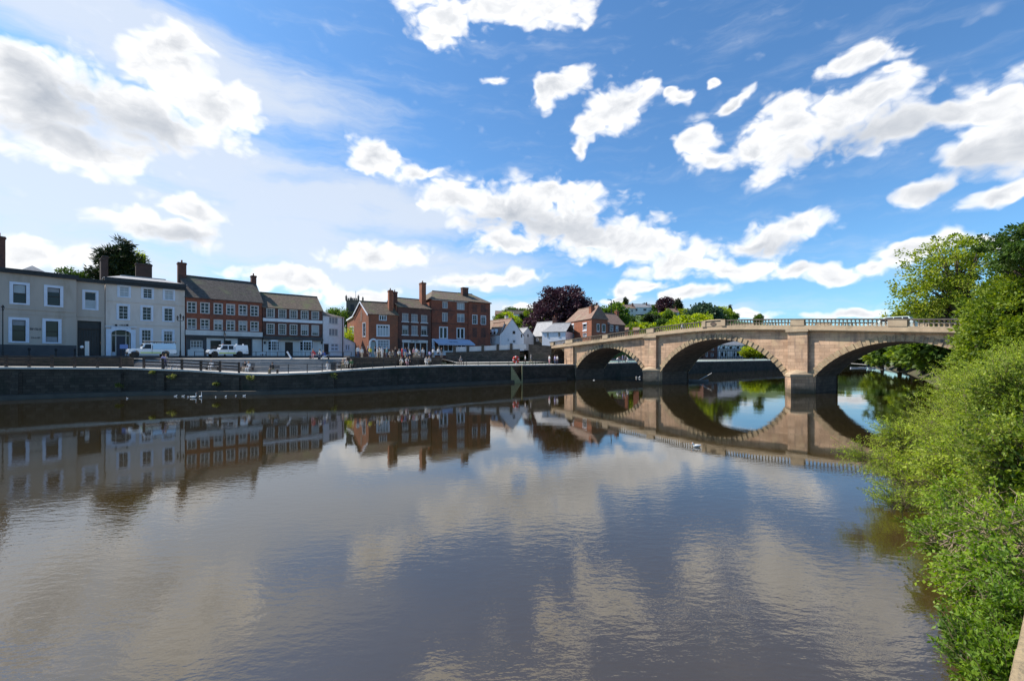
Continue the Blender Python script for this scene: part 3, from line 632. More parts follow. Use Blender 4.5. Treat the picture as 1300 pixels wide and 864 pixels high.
def house1():
    A, B, ze = AB(134, 64.6, 360, 234.6, 368.6); f = Fac(A, B, SZ)
    r = thing('stucco_townhouse', 'three storey pale stucco townhouse with deep black eaves and arched white porch', 'building', (*f.A, SZ))
    up = rows(f, [157.6, 187.4, 214.5], (363.8, 376.5), (368.9, 380.2), 12, 10.8)
    md = rows(f, [156.6, 186.4, 213.8], (388, 405), (391.3, 407.4), 12, 10.8)
    gr = [f.rect(179.8, 418.7, 191.7, 436), f.rect(207.8, 420.3, 219, 436)]
    dr = f.rect(141, 418.8, 166, 452); dr = (dr[0], dr[1], SZ - .1, dr[3])
    c, _, _ = shell(r, f, -f.n * 9, ze, up + md + gr + [dr], M['stucco'])
    for i, h in enumerate(up): window(f, h, r, .24, 2, 4, surm=M['bluewhite'], glass=M['blind'] if i != 1 else M['glass'])
    for h in md: window(f, h, r, .24, 2, 4, surm=M['bluewhite'])
    for h in gr: window(f, h, r, .26, 3, 4, surm=M['bluewhite'])
    mb = MB()
    for y0 in (382.3, 410.4):
        z = f.z(y0 + 1.5, f.u(180)); f.box(mb, 0, f.W, z - .1, z + .1, -.02, .09, M['stucco'])
    mb.build('string_course', r)
    mb = MB(); f.box(mb, -.1, f.W + .1, ze, ze + .35, -.3, .4, M['black']); f.box(mb, -.1, f.W + .1, ze + .35, ze + .95, -.3, .62, M['black']); mb.build('eaves', r)
    # porch: white surround, segmental head, recessed door with side lights
    u0, u1, z0, z1 = dr; pm = MB(); w = .55
    f.box(pm, u0 - w, u0, z0, z1 + .1, -.02, .25, M['bluewhite']); f.box(pm, u1, u1 + w, z0, z1 + .1, -.02, .25, M['bluewhite'])
    n = 10
    for i in range(n):
        a, b = i / n, (i + 1) / n; ua, ub = lerp(u0, u1, a), lerp(u0, u1, b)
        za, zb = z1 - .45 + .45 * math.sin(math.pi * a) ** .6, z1 - .45 + .45 * math.sin(math.pi * b) ** .6
        pm.box8([f.p(ua, za, .25), f.p(ub, zb, .25), f.p(ub, zb, -.02), f.p(ua, za, -.02), f.p(ua, z1 + .38, .25), f.p(ub, z1 + .38, .25), f.p(ub, z1 + .38, -.02), f.p(ua, z1 + .38, -.02)], M['bluewhite'])
    f.box(pm, u0 - w - .1, u1 + w + .1, z1 + .38, z1 + .5, -.02, .35, M['bluewhite'])
    pm.build('porch_surround', r)
    sl_ = MB(); um = (u0 + u1) / 2
    f.box(sl_, u0, u1, z0, z1, -1.0, -.92, M['glass'])
    for uu in (u0 + .02, u0 + .5, um + .55, u1 - .14): f.box(sl_, uu, uu + .12, z0, z1, -.93, -.84, M['offwhite'])
    f.box(sl_, u0, u1, z1 - .85, z1 - .72, -.92, -.83, M['offwhite']); f.box(sl_, u0, u0 + .5, z0, z0 + .8, -.93, -.85, M['bluewhite']); f.box(sl_, u1 - .6, u1, z0, z0 + .8, -.93, -.85, M['bluewhite']); sl_.build('porch_screen', r)
    dm = MB(); f.box(dm, u0 + .62, um + .55, z0, z1 - .85, -.92, -.87, M['door_blue']); do = dm.build('front_door', r)
    k = MB(); k.lathe([(.02, -.05), (.06, 0), (.02, .05)], f.p(um + .35, z0 + 1.1, -.84), M['steel'], 6); k.build('handle', do)
    letters(f, r, f.u(152), f.u(159), f.z(413.6, f.u(155)), f.z(411.9, f.u(155)), M['black'], 21, name='wall_lettering')
    letters(f, r, f.u(146), f.u(161), f.z(417, f.u(155)), f.z(415, f.u(155)), M['plinth'], 22, .06, name='wall_lettering', gaps=((.55, .68),))
    lm = MB()
    for x in (147.3, 161.5):
        u = f.u(x); z = f.z(412.8, u); lm.lathe([(.03, -.14), (.13, -.05), (.13, .1), (.03, .16)], f.p(u, z, .18), M['black'], 8); lm.bar(f.p(u, z + .05, 0), f.p(u, z + .05, .18), .03, M['black']); lm.build('wall_lantern', r); lm = MB()

    C = [Vector(p) for p in c]
    rf = roof_mesh(c, ze + .9, ze + 2.0, 'hip', M['lead'], .3, .1, 2.2, 2.2).build('roof', r)
    for x, D, w, top in ((133.5, 72.5, .7, 325), (182.5, 78, 2.2, 335)):
        chimney(rf, PX(x, D), D, ze, PZ(top, D), w, 1.0, f.e, M['stackbr'], 0)
house1()

def house2():
    A, B, ze = AB(235.6, 71.4, 377, 333, 384.6); f = Fac(A, B, SZ)
    r = thing('brick_terrace_house', 'wide red brick house with two rows of six white casements over a white band', 'building', (*f.A, SZ))
    xs = [243.4, 260.1, 277, 292.7, 308.3, 323]
    up = rows(f, xs, (383.3, 396.8), (388.2, 401), 11, 9.6); lo = rows(f, xs, (404.5, 417.5), (408.2, 420.2), 11, 9.6)
    sh = f.rect(241.5, 431.8, 257.5, 442.6); w1 = f.rect(267, 432.2, 280.6, 442); w2 = f.rect(283.8, 432, 293.6, 442); dw = f.rect(303.5, 430, 318.5, 452); dw = (dw[0], dw[1], SZ - .1, dw[3])
    c, _, _ = shell(r, f, -f.n * 8.5, ze, up + lo + [sh, w1, w2, dw], M['brick'], gab=None)
    for h in up + lo: window(f, h, r, .07, 2, 3, fw=.10, bw=.10, frame=M['offwhite'], mid=False)
    mb = MB(); um = f.u(285); zb1, zb0 = f.z(420.3, um), f.z(426.3, um)
    f.box(mb, -.05, f.W - .1, zb0, zb1, -.02, .55, M['offwhite']); mb.build('fascia_band', r)
    mb = MB(); f.box(mb, 0, f.W, zb0 - .38, zb0 - .004, -.02, .35, M['plinth']); mb.build('soffit_board', r)
    # ground floor panels around the openings
    gm = MB(); zt = zb0 - .385
    def panel(x0, x1, m, holes, t=.06):
        g = Fac(f.A + f.n * t, f.B + f.n * t, SZ); wall_holes(gm, g, g.u(x0), g.u(x1), SZ - .3, zt, [h for h in holes], m, t + .02)
    panel(236, 262.2, M['plinth'], [sh]); panel(262.3, 301.6, M['offwhite'], [w1, w2]); panel(301.7, 320.4, M['plinth'], [dw]); panel(320.5, 332.6, M['offwhite'], [])
    gm.build('shopfront', r)
    mb = MB(); f.box(mb, f.u(238), f.u(258.5), SZ - .3, f.z(443.5, f.u(248)), .065, .14, M['offwhite']); mb.build('stall_riser', r)
    window(f, sh, r, 0, 4, 4, M['offwhite'], name='shop_window', fw=.14, bw=.07); window(f, w1, r, 0, 1, 1, M['dkwood'], name='shop_window'); window(f, w2, r, 0, 1, 2, M['dkwood'], name='shop_window')
    door(f, dw, r, M['dkwood'])
    dp = MB(); dp.bar(f.p(f.u(283.5), SZ, .65), f.p(f.u(283.5), zb1 + .1, .65), .06, M['iron']); dp.build('drainpipe', r)
    rb = MB()
    for x in (251.5, 268.5, 285, 300.5, 315.8): f.box(rb, f.u(x) - .28, f.u(x) + .28, zb1, ze, -.01, .05, M['brick'])
    rb.build('brick_pilaster', r)
    cm = MB(); f.box(cm, 0, f.W, ze - .12, ze + .03, -.02, .16, M['brickdk']); cm.build('eaves_course', r)
    zr = PZ(352, 76.5)
    gb = MB()
    for p, q2 in ((c[3], c[0]), (c[1], c[2])): gb.add([(*p, ze), (*q2, ze), (*((p + q2) / 2), zr - .2)], [(0, 1, 2)], M['brickdk'])
    gb.build('gable', r)
    rf = roof_mesh(c, ze + .05, zr, 'gable', M['tile'], .15).build('roof', r)
    m_ = (c[3] + c[0]) / 2 ; chimney(rf, m_.x + .2, m_.y, ze + 1.5, PZ(333.5, m_.y), 1.15, .9, f.e, M['brickdk'], 1)
    m_ = (c[1] + c[2]) / 2 ; chimney(rf, m_.x - .3, m_.y, ze + 1.5, PZ(350, m_.y), .8, .8, f.e, M['brickdk'], 1)
house2()

def house3():
    A, B, ze = AB(333.8, 79.3, 390, 409.4, 394.7); f = Fac(A, B, SZ)
    r = thing('banded_townhouse', 'dark brick house banded in white under a steep brown roof, with bay shop windows', 'building', (*f.A, SZ))
    xs = [343.4, 358.4, 372.6, 386.7, 400.2]
    up = rows(f, xs, (391.8, 402.6), (395.6, 405.3), 9.2, 8.3); lo = rows(f, xs, (411, 424), (413.2, 425.7), 8.8, 8.2)
    dr = f.rect(361.7, 434, 371.8, 452); dr = (dr[0], dr[1], SZ - .1, dr[3]); b1 = f.rect(340, 433.5, 354, 443.7); b2 = f.rect(380.5, 434, 397, 444)
    c, _, _ = shell(r, f, -f.n * 8, ze, up + lo + [dr, b1, b2], M['brickdk'])
    for i, h in enumerate(up + lo):
        gl = M['glass']
        if i in (8,): gl = (M['glass'], .5, M['blind'])
        if i in (9,): gl = (M['glass'], .3, M['blind'])
        window(f, h, r, .09, 3, 4, M['offwhite'], glass=gl, fw=.1, bw=.05)
    mb = MB(); um = f.u(370); f.box(mb, 0, f.W, f.z(409, um), f.z(405.2, um), -.02, .12, M['white']); mb.build('white_band', r)
    cn = MB(); z1 = f.z(427, um); z0 = f.z(431, um); V = [f.p(0, z1, .03), f.p(f.W, z1, .03), f.p(f.W, z0, .75), f.p(0, z0, .75)]
    cn.box8([f.p(0, z0 - .1, .75), f.p(f.W, z0 - .1, .75), f.p(f.W, z0 - .1, -.02), f.p(0, z0 - .1, -.02), f.p(0, z0, .75), f.p(f.W, z0, .75), f.p(f.W, z1, -.02), f.p(0, z1, -.02)], M['tile']); cn.build('pent_roof', r)
    gm = MB(); g = Fac(f.A + f.n * .06, f.B + f.n * .06, SZ); wall_holes(gm, g, 0, g.W, SZ - .3, z0 - .105, [dr, b1, b2], M['offwhite'], .08); gm.build('shopfront', r)
    door(f, dr, r, M['dkwood'])
    for h in (b1, b2):     # canted bays with white posts
        u0, u1, z0b, z1b = h; bm_ = MB(); t = .7; ins = .45
        pts = [(u0, .07), (u0 + ins, t), (u1 - ins, t), (u1, .07)]
        for (ua, ta), (ub, tb) in zip(pts[:-1], pts[1:]):
            for (zl, zh, m_) in ((SZ, z0b, M['offwhite']), (z1b, z1b + .3, M['white'])):
                bm_.add([f.p(ua, zl, ta), f.p(ub, zl, tb), f.p(ub, zh, tb), f.p(ua, zh, ta)], [(0, 1, 2, 3)], m_)
        for ua, ta in pts: bm_.bar(f.p(ua, SZ, ta), f.p(ua, z1b + .3, ta), .09, M['white'], 4)
        for k in (.33, .66):
            ua = lerp(u0 + ins, u1 - ins, k); bm_.bar(f.p(ua, z0b, t), f.p(ua, z1b, t), .04, M['white'], 4)
        for (ua, ta), (ub, tb) in zip(pts[:-1], pts[1:]):
            for k in (.33, .66, 0): z = lerp(z0b, z1b, k); bm_.bar(f.p(ua, z, ta), f.p(ub, z, tb), .035, M['dkwood' if k == 0 else 'white'], 4)
        bm_.add([f.p(u, z1b + .3, t_) for u, t_ in pts] , [(0, 1, 2, 3)], M['tile'])
        bo = bm_.build('bay_window', r)
        gg = MB()
        for (ua, ta), (ub, tb) in zip(pts[:-1], pts[1:]): gg.add([f.p(ua, z0b, ta - .04), f.p(ub, z0b, tb - .04), f.p(ub, z1b, tb - .04), f.p(ua, z1b, ta - .04)], [(0, 1, 2, 3)], M['glass'])
        gg.build('pane', bo)
    lm = MB()
    for x in (335.8, 408): u = f.u(x); z = f.z(435, u); lm.lathe([(.05, -.25), (.16, -.1), (.16, .15), (.05, .3)], f.p(u, z, .3), M['black'], 8); lm.build('wall_lantern', r); lm = MB()

    zr = PZ(372.5, 84); gb = MB()
    for p, q2 in ((c[3], c[0]), (c[1], c[2])): gb.add([(*p, ze), (*q2, ze), (*((p + q2) / 2), zr - .2)], [(0, 1, 2)], M['brickdk'])
    gb.build('gable', r)
    rf = roof_mesh(c, ze + .02, zr, 'gable', M['tilebr'], .15).build('roof', r)
house3()

def house4():
    A, B, ze = AB(410.2, 86, 400.5, 436.8, 403.2); f = Fac(A, B, SZ)
    r = thing('white_cottage', 'narrow tall white rendered cottage with grey casements beside the banded house', 'cottage', (*f.A, SZ))
    Hs = [f.rect(418, 402.8, 429, 410.6), f.rect(417.8, 417.3, 429, 425.7)]; lo = f.rect(420.5, 436.2, 429.8, 444.7); dr = f.rect(411.2, 436.2, 417.4, 452); dr = (dr[0], dr[1], SZ - .1, dr[3])
    c, _, _ = shell(r, f, -f.n * 7, ze, Hs + [lo, dr], M['white'])
    for h in Hs: window(f, h, r, 0, 3, 1, M['offwhite'], fw=.06, bw=.16, glass=M['curtain'])
    window(f, lo, r, 0, 2, 2, M['bluewhite'], fw=.12, bw=.2, glass=M['curtain']); door(f, dr, r, M['black'])
    zr = PZ(391.5, 90); C = c
    mb = MB(); FL = C[0] - f.e * .2 + f.n * .2; FR = C[1] + f.e * .2 + f.n * .2; BL = C[3]; BR = C[2]; apex = (C[0] + C[3]) / 2 - f.e * .2
    apz = PZ(388.5, apex.y)
    mb.add([(*FL, ze), (*FR, ze), (*apex, apz), (*BL, ze), (*BR, ze), (*((FR + BR) / 2 - f.e * .6), ze + .9)], [(0, 1, 5, 2), (4, 3, 2, 5), (1, 4, 5), (0, 2, 3)], M['tile'])
    mb.build('roof', r)
    mb = MB(); f.box(mb, 0, f.W, SZ - .3, SZ + .35, -.02, .06, M['bluewhite']); mb.build('plinth', r)
    dp = MB(); dp.bar(f.p(f.u(434.5), SZ, .12), f.p(f.u(434.5), ze, .12), .07, M['iron']); dp.build('drainpipe', r)
    # lean-to with sloping top
    A2 = f.B + f.e * .02; D2 = A2.y; B2 = Vector((PX(450.8, D2 + 1.6), D2 + 1.6)); g = Fac(A2, B2, SZ)
    r2 = thing('white_outbuilding', 'low white lean-to with sloping top against the narrow white cottage', 'outbuilding', (*g.A, SZ))
    za, zb = PZ(428.5, A2.y), PZ(435.5, B2.y)
    w = g.rect(438.5, 437.4, 444.4, 444.5); mb = MB(); wall_holes(mb, g, 0, g.W, SZ - .4, zb, [w], M['white'])
    bk = -g.n * 5; mb.add([g.p(0, zb), g.p(g.W, zb), g.p(0, za)], [(0, 1, 2)], M['white'])
    P_ = [(*(g.A + bk), SZ - .4), (*(g.B + bk), SZ - .4), (*(g.B + bk), zb), (*(g.A + bk), za)]; mb.add(P_, [(0, 1, 2, 3)], M['white'])
    mb.add([g.p(g.W, SZ - .4), (*(g.B + bk), SZ - .4), (*(g.B + bk), zb), g.p(g.W, zb)], [(0, 1, 2, 3)], M['white']); mb.build('wall', r2)
    window(g, w, r2, 0, 2, 1, M['bluewhite'], fw=.12, bw=.25, glass=M['curtain'])
    rm = MB(); a, b, c_, d_ = g.p(-.05, za + .02, .12), g.p(g.W + .15, zb - .05, .12), (*(g.B + bk), zb - .05), (*(g.A + bk), za + .02)
    rm.box8([a, b, c_, d_] + [(p[0], p[1], p[2] + .1) for p in (a, b, c_, d_)], M['slate']); rm.build('roof', r2)
house4()

def house6():
    A = Vector((PX(468, 88), 88)); B = Vector((PX(505, 90.8), 90.8)); f = Fac(A, B, SZ); ze = PZ(398.4, 88)
    r = thing('gabled_brick_house', 'orange-red brick house with sunlit white-edged gable and arched white doorway', 'house', (*f.A, SZ))
    Hs = [f.rect(481.5, 400, 490.6, 406.6), f.rect(479, 413, 493.4, 426.5), f.rect(479.3, 431.5, 493.8, 442)]
    dr = f.rect(470.8, 433.5, 477, 452); dr = (dr[0], dr[1], SZ - .1, dr[3])
    back = Vector((-.70, .714)) * 6.6; zr = PZ(382.5, 90)
    sw = None
    C_ = f.B + back; D_ = f.A + back; sLf = Fac(D_, f.A, SZ)
    sh = [sLf.rect(460.6, 409.8, 464, 427.2)]
    c, sL, _ = shell(r, f, back, ze, Hs + [dr], M['brickor'], gab=zr, sideholes=sh)
    window(f, Hs[0], r, .06, 3, 1, fw=.12, bw=.14); window(f, Hs[1], r, .18, 4, 1, fw=.12, bw=.12, glass=(M['blind'], .8, M['glass'])); window(f, Hs[2], r, .12, 4, 3, fw=.1, bw=.08, glass=M['curtain'])
    window(sLf, sh[0], r, .08, 1, 3, fw=.12)
    bl = MB(); uu = sLf.W * .52
    prof = [(uu - .35, ze - 1.3), (uu + .35, ze - 1.3), (uu + .35, ze + .5), (uu + .2, ze + .85), (uu, ze + 1.0), (uu - .2, ze + .85), (uu - .35, ze + .5)]
    bl.add([sLf.p(a, z, .04) for a, z in prof] + [sLf.p(a, z, -.02) for a, z in prof], [tuple(range(7))] + [(i, (i + 1) % 7, 7 + (i + 1) % 7, 7 + i) for i in range(7)], M['tilered']); bl.build('blind_arch', r)
    # white arched door hood
    u0, u1, z0, z1 = dr; hm = MB(); n = 8; um = (u0 + u1) / 2; ri = (u1 - u0) / 2 + .05; ro = ri + .32; zc = z1 - .3
    for i in range(n):
        a, b = math.pi * i / n, math.pi * (i + 1) / n
        q8 = [(um - math.cos(a) * ri, zc + math.sin(a) * ri * 1.1), (um - math.cos(b) * ri, zc + math.sin(b) * ri * 1.1), (um - math.cos(b) * ro, zc + math.sin(b) * ro * 1.15), (um - math.cos(a) * ro, zc + math.sin(a) * ro * 1.15)]
        hm.add([f.p(u, z, .3) for u, z in q8] + [f.p(u, z, -.02) for u, z in q8], [(0, 1, 2, 3), (0, 1, 5, 4), (2, 3, 7, 6)], M['white'])
    f.box(hm, um - ro, um - ri, SZ, zc, -.02, .3, M['white']); f.box(hm, um + ri, um + ro, SZ, zc, -.02, .3, M['white']); hm.build('door_hood', r)
    door(f, dr, r, M['door_green'])
    rf = roof_mesh(c, ze + .02, zr + .1, 'gable', M['tilebr'], .18).build('roof', r)
    bb = MB()   # white bargeboards on the sunlit gable
    mid = (c[3] + c[0]) / 2; e = -f.e * .26
    for p in (c[0] - (c[3] - c[0]).normalized() * .2, c[3] + (c[3] - c[0]).normalized() * .2):
        a = Vector((*(p + e), ze - .05)); b = Vector((*(mid + e), zr + .08)); bb.box8([(a.x, a.y, a.z - .3), (b.x, b.y, b.z - .3), (b.x - f.e.x * .08, b.y - f.e.y * .08, b.z - .3), (a.x - f.e.x * .08, a.y - f.e.y * .08, a.z - .3), tuple(a), tuple(b), (b.x - f.e.x * .08, b.y - f.e.y * .08, b.z), (a.x - f.e.x * .08, a.y - f.e.y * .08, a.z)], M['white'])
    bb.build('bargeboard', rf)
    chimney(rf, PX(495.5, 91.5), 91.5, ze - .5, PZ(368.5, 91.5), .8, 1.2, f.e, M['brickor'], 1); chimney(rf, PX(501, 93), 93, ze - .5, PZ(370.5, 93), .9, 1.2, f.e, M['brickdk'], 1)
house6()
def house7():
    A, B, ze = AB(505.4, 91.3, 389.4, 547.3, 392.5); f = Fac(A, B, SZ)
    r = thing('dark_brick_shop', 'dark brown brick house with six small sash windows above a white shopfront', 'building', (*f.A, SZ))
    up = rows(f, [514.4, 526.2, 538.4], (398, 407.3), (400.2, 408.8), 7.2, 7); lo = rows(f, [514.4, 526.2, 538.4], (413.2, 424.2), (414, 425), 7, 6.8)
    s = f.rect(512.2, 435, 541, 449)
    c, _, _ = shell(r, f, -f.n * 8, ze, up + lo + [s], M['brickdk'], gab=PZ(378, 97))
    for i, h in enumerate(up + lo):
        window(f, h, r, .05, 2, 4, M['offwhite'], glass=M['curtain'] if i in (0, 1, 2, 4) else (M['glass'], .6, M['blind']))
        mb = MB(); f.box(mb, h[0] - .22, h[1] + .22, h[2] - .26, h[2] - .1, -.02, .16, M['white']); mb.build('window_ledge', r)
    sf = MB(); u0, u1, z0, z1 = s
    f.box(sf, u0 - .35, u1 + .25, z1, f.z(431.6, (u0 + u1) / 2), -.02, .3, M['offwhite'])
    for k in (0, .22, .5, .72, 1): u = lerp(u0 - .2, u1 + .05, k); f.box(sf, u, u + .2, z0 - .3, z1, -.02, .12, M['offwhite'])
    f.box(sf, u0, lerp(u0, u1, .22), z0 - .3, z0 + .5, -.02, .08, M['offwhite']); sf.build('shopfront', r)
    g = MB(); f.box(g, u0, u1, z0, z1, -.2, -.15, M['glass']); g.build('shop_window', r)
    um = f.u(527); letters(f, r, f.u(521), f.u(531), f.z(433.6, um), f.z(432.2, um), M['plinth'], 31, .31, 'shop_lettering', ((.25, .36),))
    zr = PZ(379, 97); rf = roof_mesh(c, ze + .02, zr, 'gable', M['tilebr'], .15).build('roof', r)
house7()
def house8():
    A, B, ze = AB(548, 97, 379, 594.5, 382.6); f = Fac(A, B, SZ)
    r = thing('tall_brick_house', 'tallest four storey red-brown brick house with pale blue awning over its shop', 'building', (*f.A, SZ))
    Hs = [f.rect(562, 383, 568, 391.2), f.rect(580.3, 384.4, 589.3, 393), f.rect(561.6, 397, 568, 408), f.rect(580.5, 398.3, 589.3, 408.8), f.rect(558.3, 415.4, 567.6, 429.4), f.rect(580.4, 416.8, 588.9, 429.5)]
    s = f.rect(551, 438.2, 592, 449)
    c, _, _ = shell(r, f, -f.n * 10, ze, Hs + [s], M['brick'])
    gls = [(M['curtain']), M['blind'], M['curtain'], (M['curtain'], .6, M['blind']), M['glass'], M['glass']]
    for i, h in enumerate(Hs): window(f, h, r, .05 if i < 4 else .16, 2 if i != 1 else 4, 1, M['offwhite'] if i < 4 else M['white'], fw=.1, bw=.14 if i < 4 else .3, glass=gls[i])
    bn = MB()
    for y in (394.3, 411): z = f.z(y, f.u(570)); f.box(bn, 0, f.W, z - .1, z + .1, -.02, .06, M['brickdk'])
    bn.build('brick_band', r)
    sf = MB(); u0, u1, z0, z1 = s
    for k in np.linspace(0, 1, 8): u = lerp(u0, u1 - .2, k); f.box(sf, u, u + .16, z0 - .3, z1, -.12, .05, M['white'])
    f.box(sf, u0, u1, z0 - .3, z0 + .7, -.1, .03, M['white']); sf.build('shopfront', r)
    g = MB(); f.box(g, u0, u1, z0, z1, -.2, -.15, M['glass']); g.build('shop_window', r)
    aw = MB(); ua, ub = f.u(547.6), f.u(598); zt = f.z(430.4, f.u(570)); zl = zt - 1.1; t = 2.0
    V = [f.p(ua + .1, zt, .06), f.p(ub - .5, zt, .06), f.p(ub, zl, t), f.p(ua + .7, zl, t)]
    aw.box8([(v[0], v[1], v[2] - .05) for v in V] + V, M['awning']); W2 = [V[3], V[2]]
    aw.add([V[3], V[2], (V[2][0], V[2][1], zl - .3), (V[3][0], V[3][1], zl - .3)], [(0, 1, 2, 3)], M['awning'])
    aw.bar(f.p(ua + .1, zt - .4, 0), V[3], .03, M['steel'], 4); aw.bar(f.p(ub - .5, zt - .4, 0), V[2], .03, M['steel'], 4)
    ao = aw.build('awning', r)
    lt = MB(); rr = random.Random(9); ax = Vector(V[1]) - Vector(V[0]); ay = Vector(V[3]) - Vector(V[0]); nn = ax.cross(ay).normalized() * -.03
    if nn.z < 0: nn = -nn
    x = .36
    while x < .58:
        if not .44 < x < .46:
            o = Vector(V[0]) + ax * x + ay * .5 + nn; lt.add([o, o + ax * .008, o + ax * .008 + ay * .2, o + ay * .2], [(0, 1, 2, 3)], M['plinth']); lt.add([o + ax * .008, o + ax * .014, o + ax * .014 + ay * .06, o + ax * .008 + ay * .06], [(0, 1, 2, 3)], M['plinth'])
        x += .021
    lt.build('lettering', ao)
    sc = MB(); f.box(sc, f.u(547.4), f.u(550.6), SZ - .3, zt, -.02, .5, M['bluewhite']); sc.build('shop_pier', r)
    zr = PZ(370, 103.5)
    rf = roof_mesh(c, ze + .02, zr, 'hip', M['tilebr'], .3, .15, 2.6, 0).build('roof', r)
    cm = MB(); f.box(cm, 0, f.W, ze - .25, ze, -.02, .2, M['offwhite']); cm.build('eaves_course', r)
    chimney(rf, PX(536.5, 97.5), 97.5, ze - 3, PZ(359, 97.5), 1.0, 1.5, f.e, M['brickor'], 1)
    # right hand wing, slightly set back
    A2, B2, ze2 = AB(594.8, 101.8, 382.6, 622.4, 385); g2 = Fac(A2, B2, SZ)
    r2 = thing('brick_wing', 'blank brick wing with two upper sash windows at the right end of the tall house', 'building', (*g2.A, SZ))
    H2 = [g2.rect(600, 400, 605.4, 411), g2.rect(610.8, 401, 616.4, 411.6)]
    c2, _, _ = shell(r2, g2, -g2.n * 9, ze2, H2, M['brick'])
    for h in H2: window(g2, h, r2, .12, 2, 4, M['white'])
    pn = MB(); 
    for a, b in ((600, 605.5), (610.5, 616.5)): 
        h = g2.rect(a, 386.5, b, 396.5); g2.box(pn, h[0], h[1], h[2], h[3], -.01, .025, M['brickdk']); h = g2.rect(a, 416, b, 428); g2.box(pn, h[0], h[1], h[2], h[3], -.01, .025, M['brickdk'])
    pn.build('bricked_up_window', r2)
    rf2 = roof_mesh(c2, ze2 + .05, PZ(373.8, 108), 'hip', M['tilebr'], .3, .15, .1, 2.6).build('roof', r2)
    chimney(rf2, PX(589.8, 105), 105, ze2 - 1, PZ(365, 105), 1.5, 1.0, f.e, M['brickdk'], 0)
house8()

# --- approach ramp wall, left of the bridge
BP0 = Vector((12.5, 86.2)); BU = Vector((.597, -.802)).normalized(); BN = Vector((-BU.y, BU.x))  # BN points away from the camera, upstream
def ramp():
    pts = [(566, 83.5, 447.6), (600, 86, 446.5), (660, 88.6, 443.6), (672, 88.9, 437.5), (700, 89.2, 439.5)]
    r = thing('ramp_wall', 'dark brown stone ramp wall rising from the shops to the bridge', 'retaining wall', (PX(600, 86), 86, 3.2))
    mb = MB(); cp = MB()
    for i, ((a, Da, ya), (b, Db, yb)) in enumerate(zip(pts[:-1], pts[1:])):
        if i == 2: ya = yb = 437.3; a = 671; Da = 88.85
        if i == 3: pass
        p = [(PX(a, Da), Da), (PX(b, Db), Db), (PX(b, Db + .5), Db + .5), (PX(a, Da + .5), Da + .5)]
        z0 = [3.2] * 4; z1 = [PZ(ya, Da), PZ(yb, Db), PZ(yb, Db), PZ(ya, Da)]
        mb.box8([(*q2, z) for q2, z in zip(p, z0)] + [(*q2, z) for q2, z in zip(p, z1)], M['rampst'])
        p2 = [(q2[0], q2[1] + (-.06 if k < 2 else .06)) for k, q2 in enumerate(p)]
        cp.box8([(*q2, z + .002) for q2, z in zip(p2, z1)] + [(*q2, z + .1) for q2, z in zip(p2, z1)], M['rampst'])
    mb.build('wall_body', r); cp.build('coping', r)
    fr = thing('ramp_parapet', 'pale panelled parapet with dark square piers on top of the ramp wall', 'parapet', (PX(600, 86), 86, 5.2))
    xs = [577, 594, 613, 632, 649, 668]; pn = MB()
    for a, b in zip(xs[:-1], xs[1:]):
        Da, Db = itab([(566, 83.5), (600, 86), (660, 88.6), (672, 88.9)], a) + .25, itab([(566, 83.5), (600, 86), (660, 88.6), (672, 88.9)], b) + .25
        ya, yb = itab([(566, 447.6), (600, 446.5), (660, 443.6), (672, 443)], a), itab([(566, 447.6), (600, 446.5), (660, 443.6), (672, 443)], b)
        za, zb = PZ(ya, Da) + .1, PZ(yb, Db) + .1
        pn.box8([(PX(a, Da), Da - .06, za), (PX(b, Db), Db - .06, zb), (PX(b, Db), Db + .06, zb), (PX(a, Da), Da + .06, za), (PX(a, Da), Da - .06, za + .95), (PX(b, Db), Db - .06, zb + .95), (PX(b, Db), Db + .06, zb + .95), (PX(a, Da), Da + .06, za + .95)], M['offwhite'])
    pn.build('panel', fr)
    for a in xs[:-1]:
        Da = itab([(566, 83.5), (600, 86), (660, 88.6), (672, 88.9)], a) + .25; za = PZ(itab([(566, 447.6), (600, 446.5), (660, 443.6), (672, 443)], a), Da); x = PX(a, Da)
        pm = MB(); pm.box(x - .26, Da - .26, za + .1, x + .26, Da + .26, za + 1.2, M['rampst']); pm.box(x - .32, Da - .32, za + 1.2, x + .32, Da + .32, za + 1.32, M['rampst']); pm.build('pier', fr, base=(x, Da, za + .1))
    # raised ground behind
    g = MB(); n = len(pts); V = []
    for a, D in ((566, 84), (600, 86.4), (640, 88), (672, 89.3), (700, 90)):
        for dd, zz in ((0, itab([(566, 4.4), (600, 5.0), (660, 5.6), (700, 6)], a)), (14, itab([(566, 4.5), (700, 6.2)], a)), (40, 6.6)): V.append((PX(a, D + .3) + dd * .3, D + .3 + dd, zz))
    g.add(V, [(i * 3 + j, (i + 1) * 3 + j, (i + 1) * 3 + j + 1, i * 3 + j + 1) for i in range(4) for j in range(2)], M['asphalt']); struct(g, 'ramp_road')
ramp()

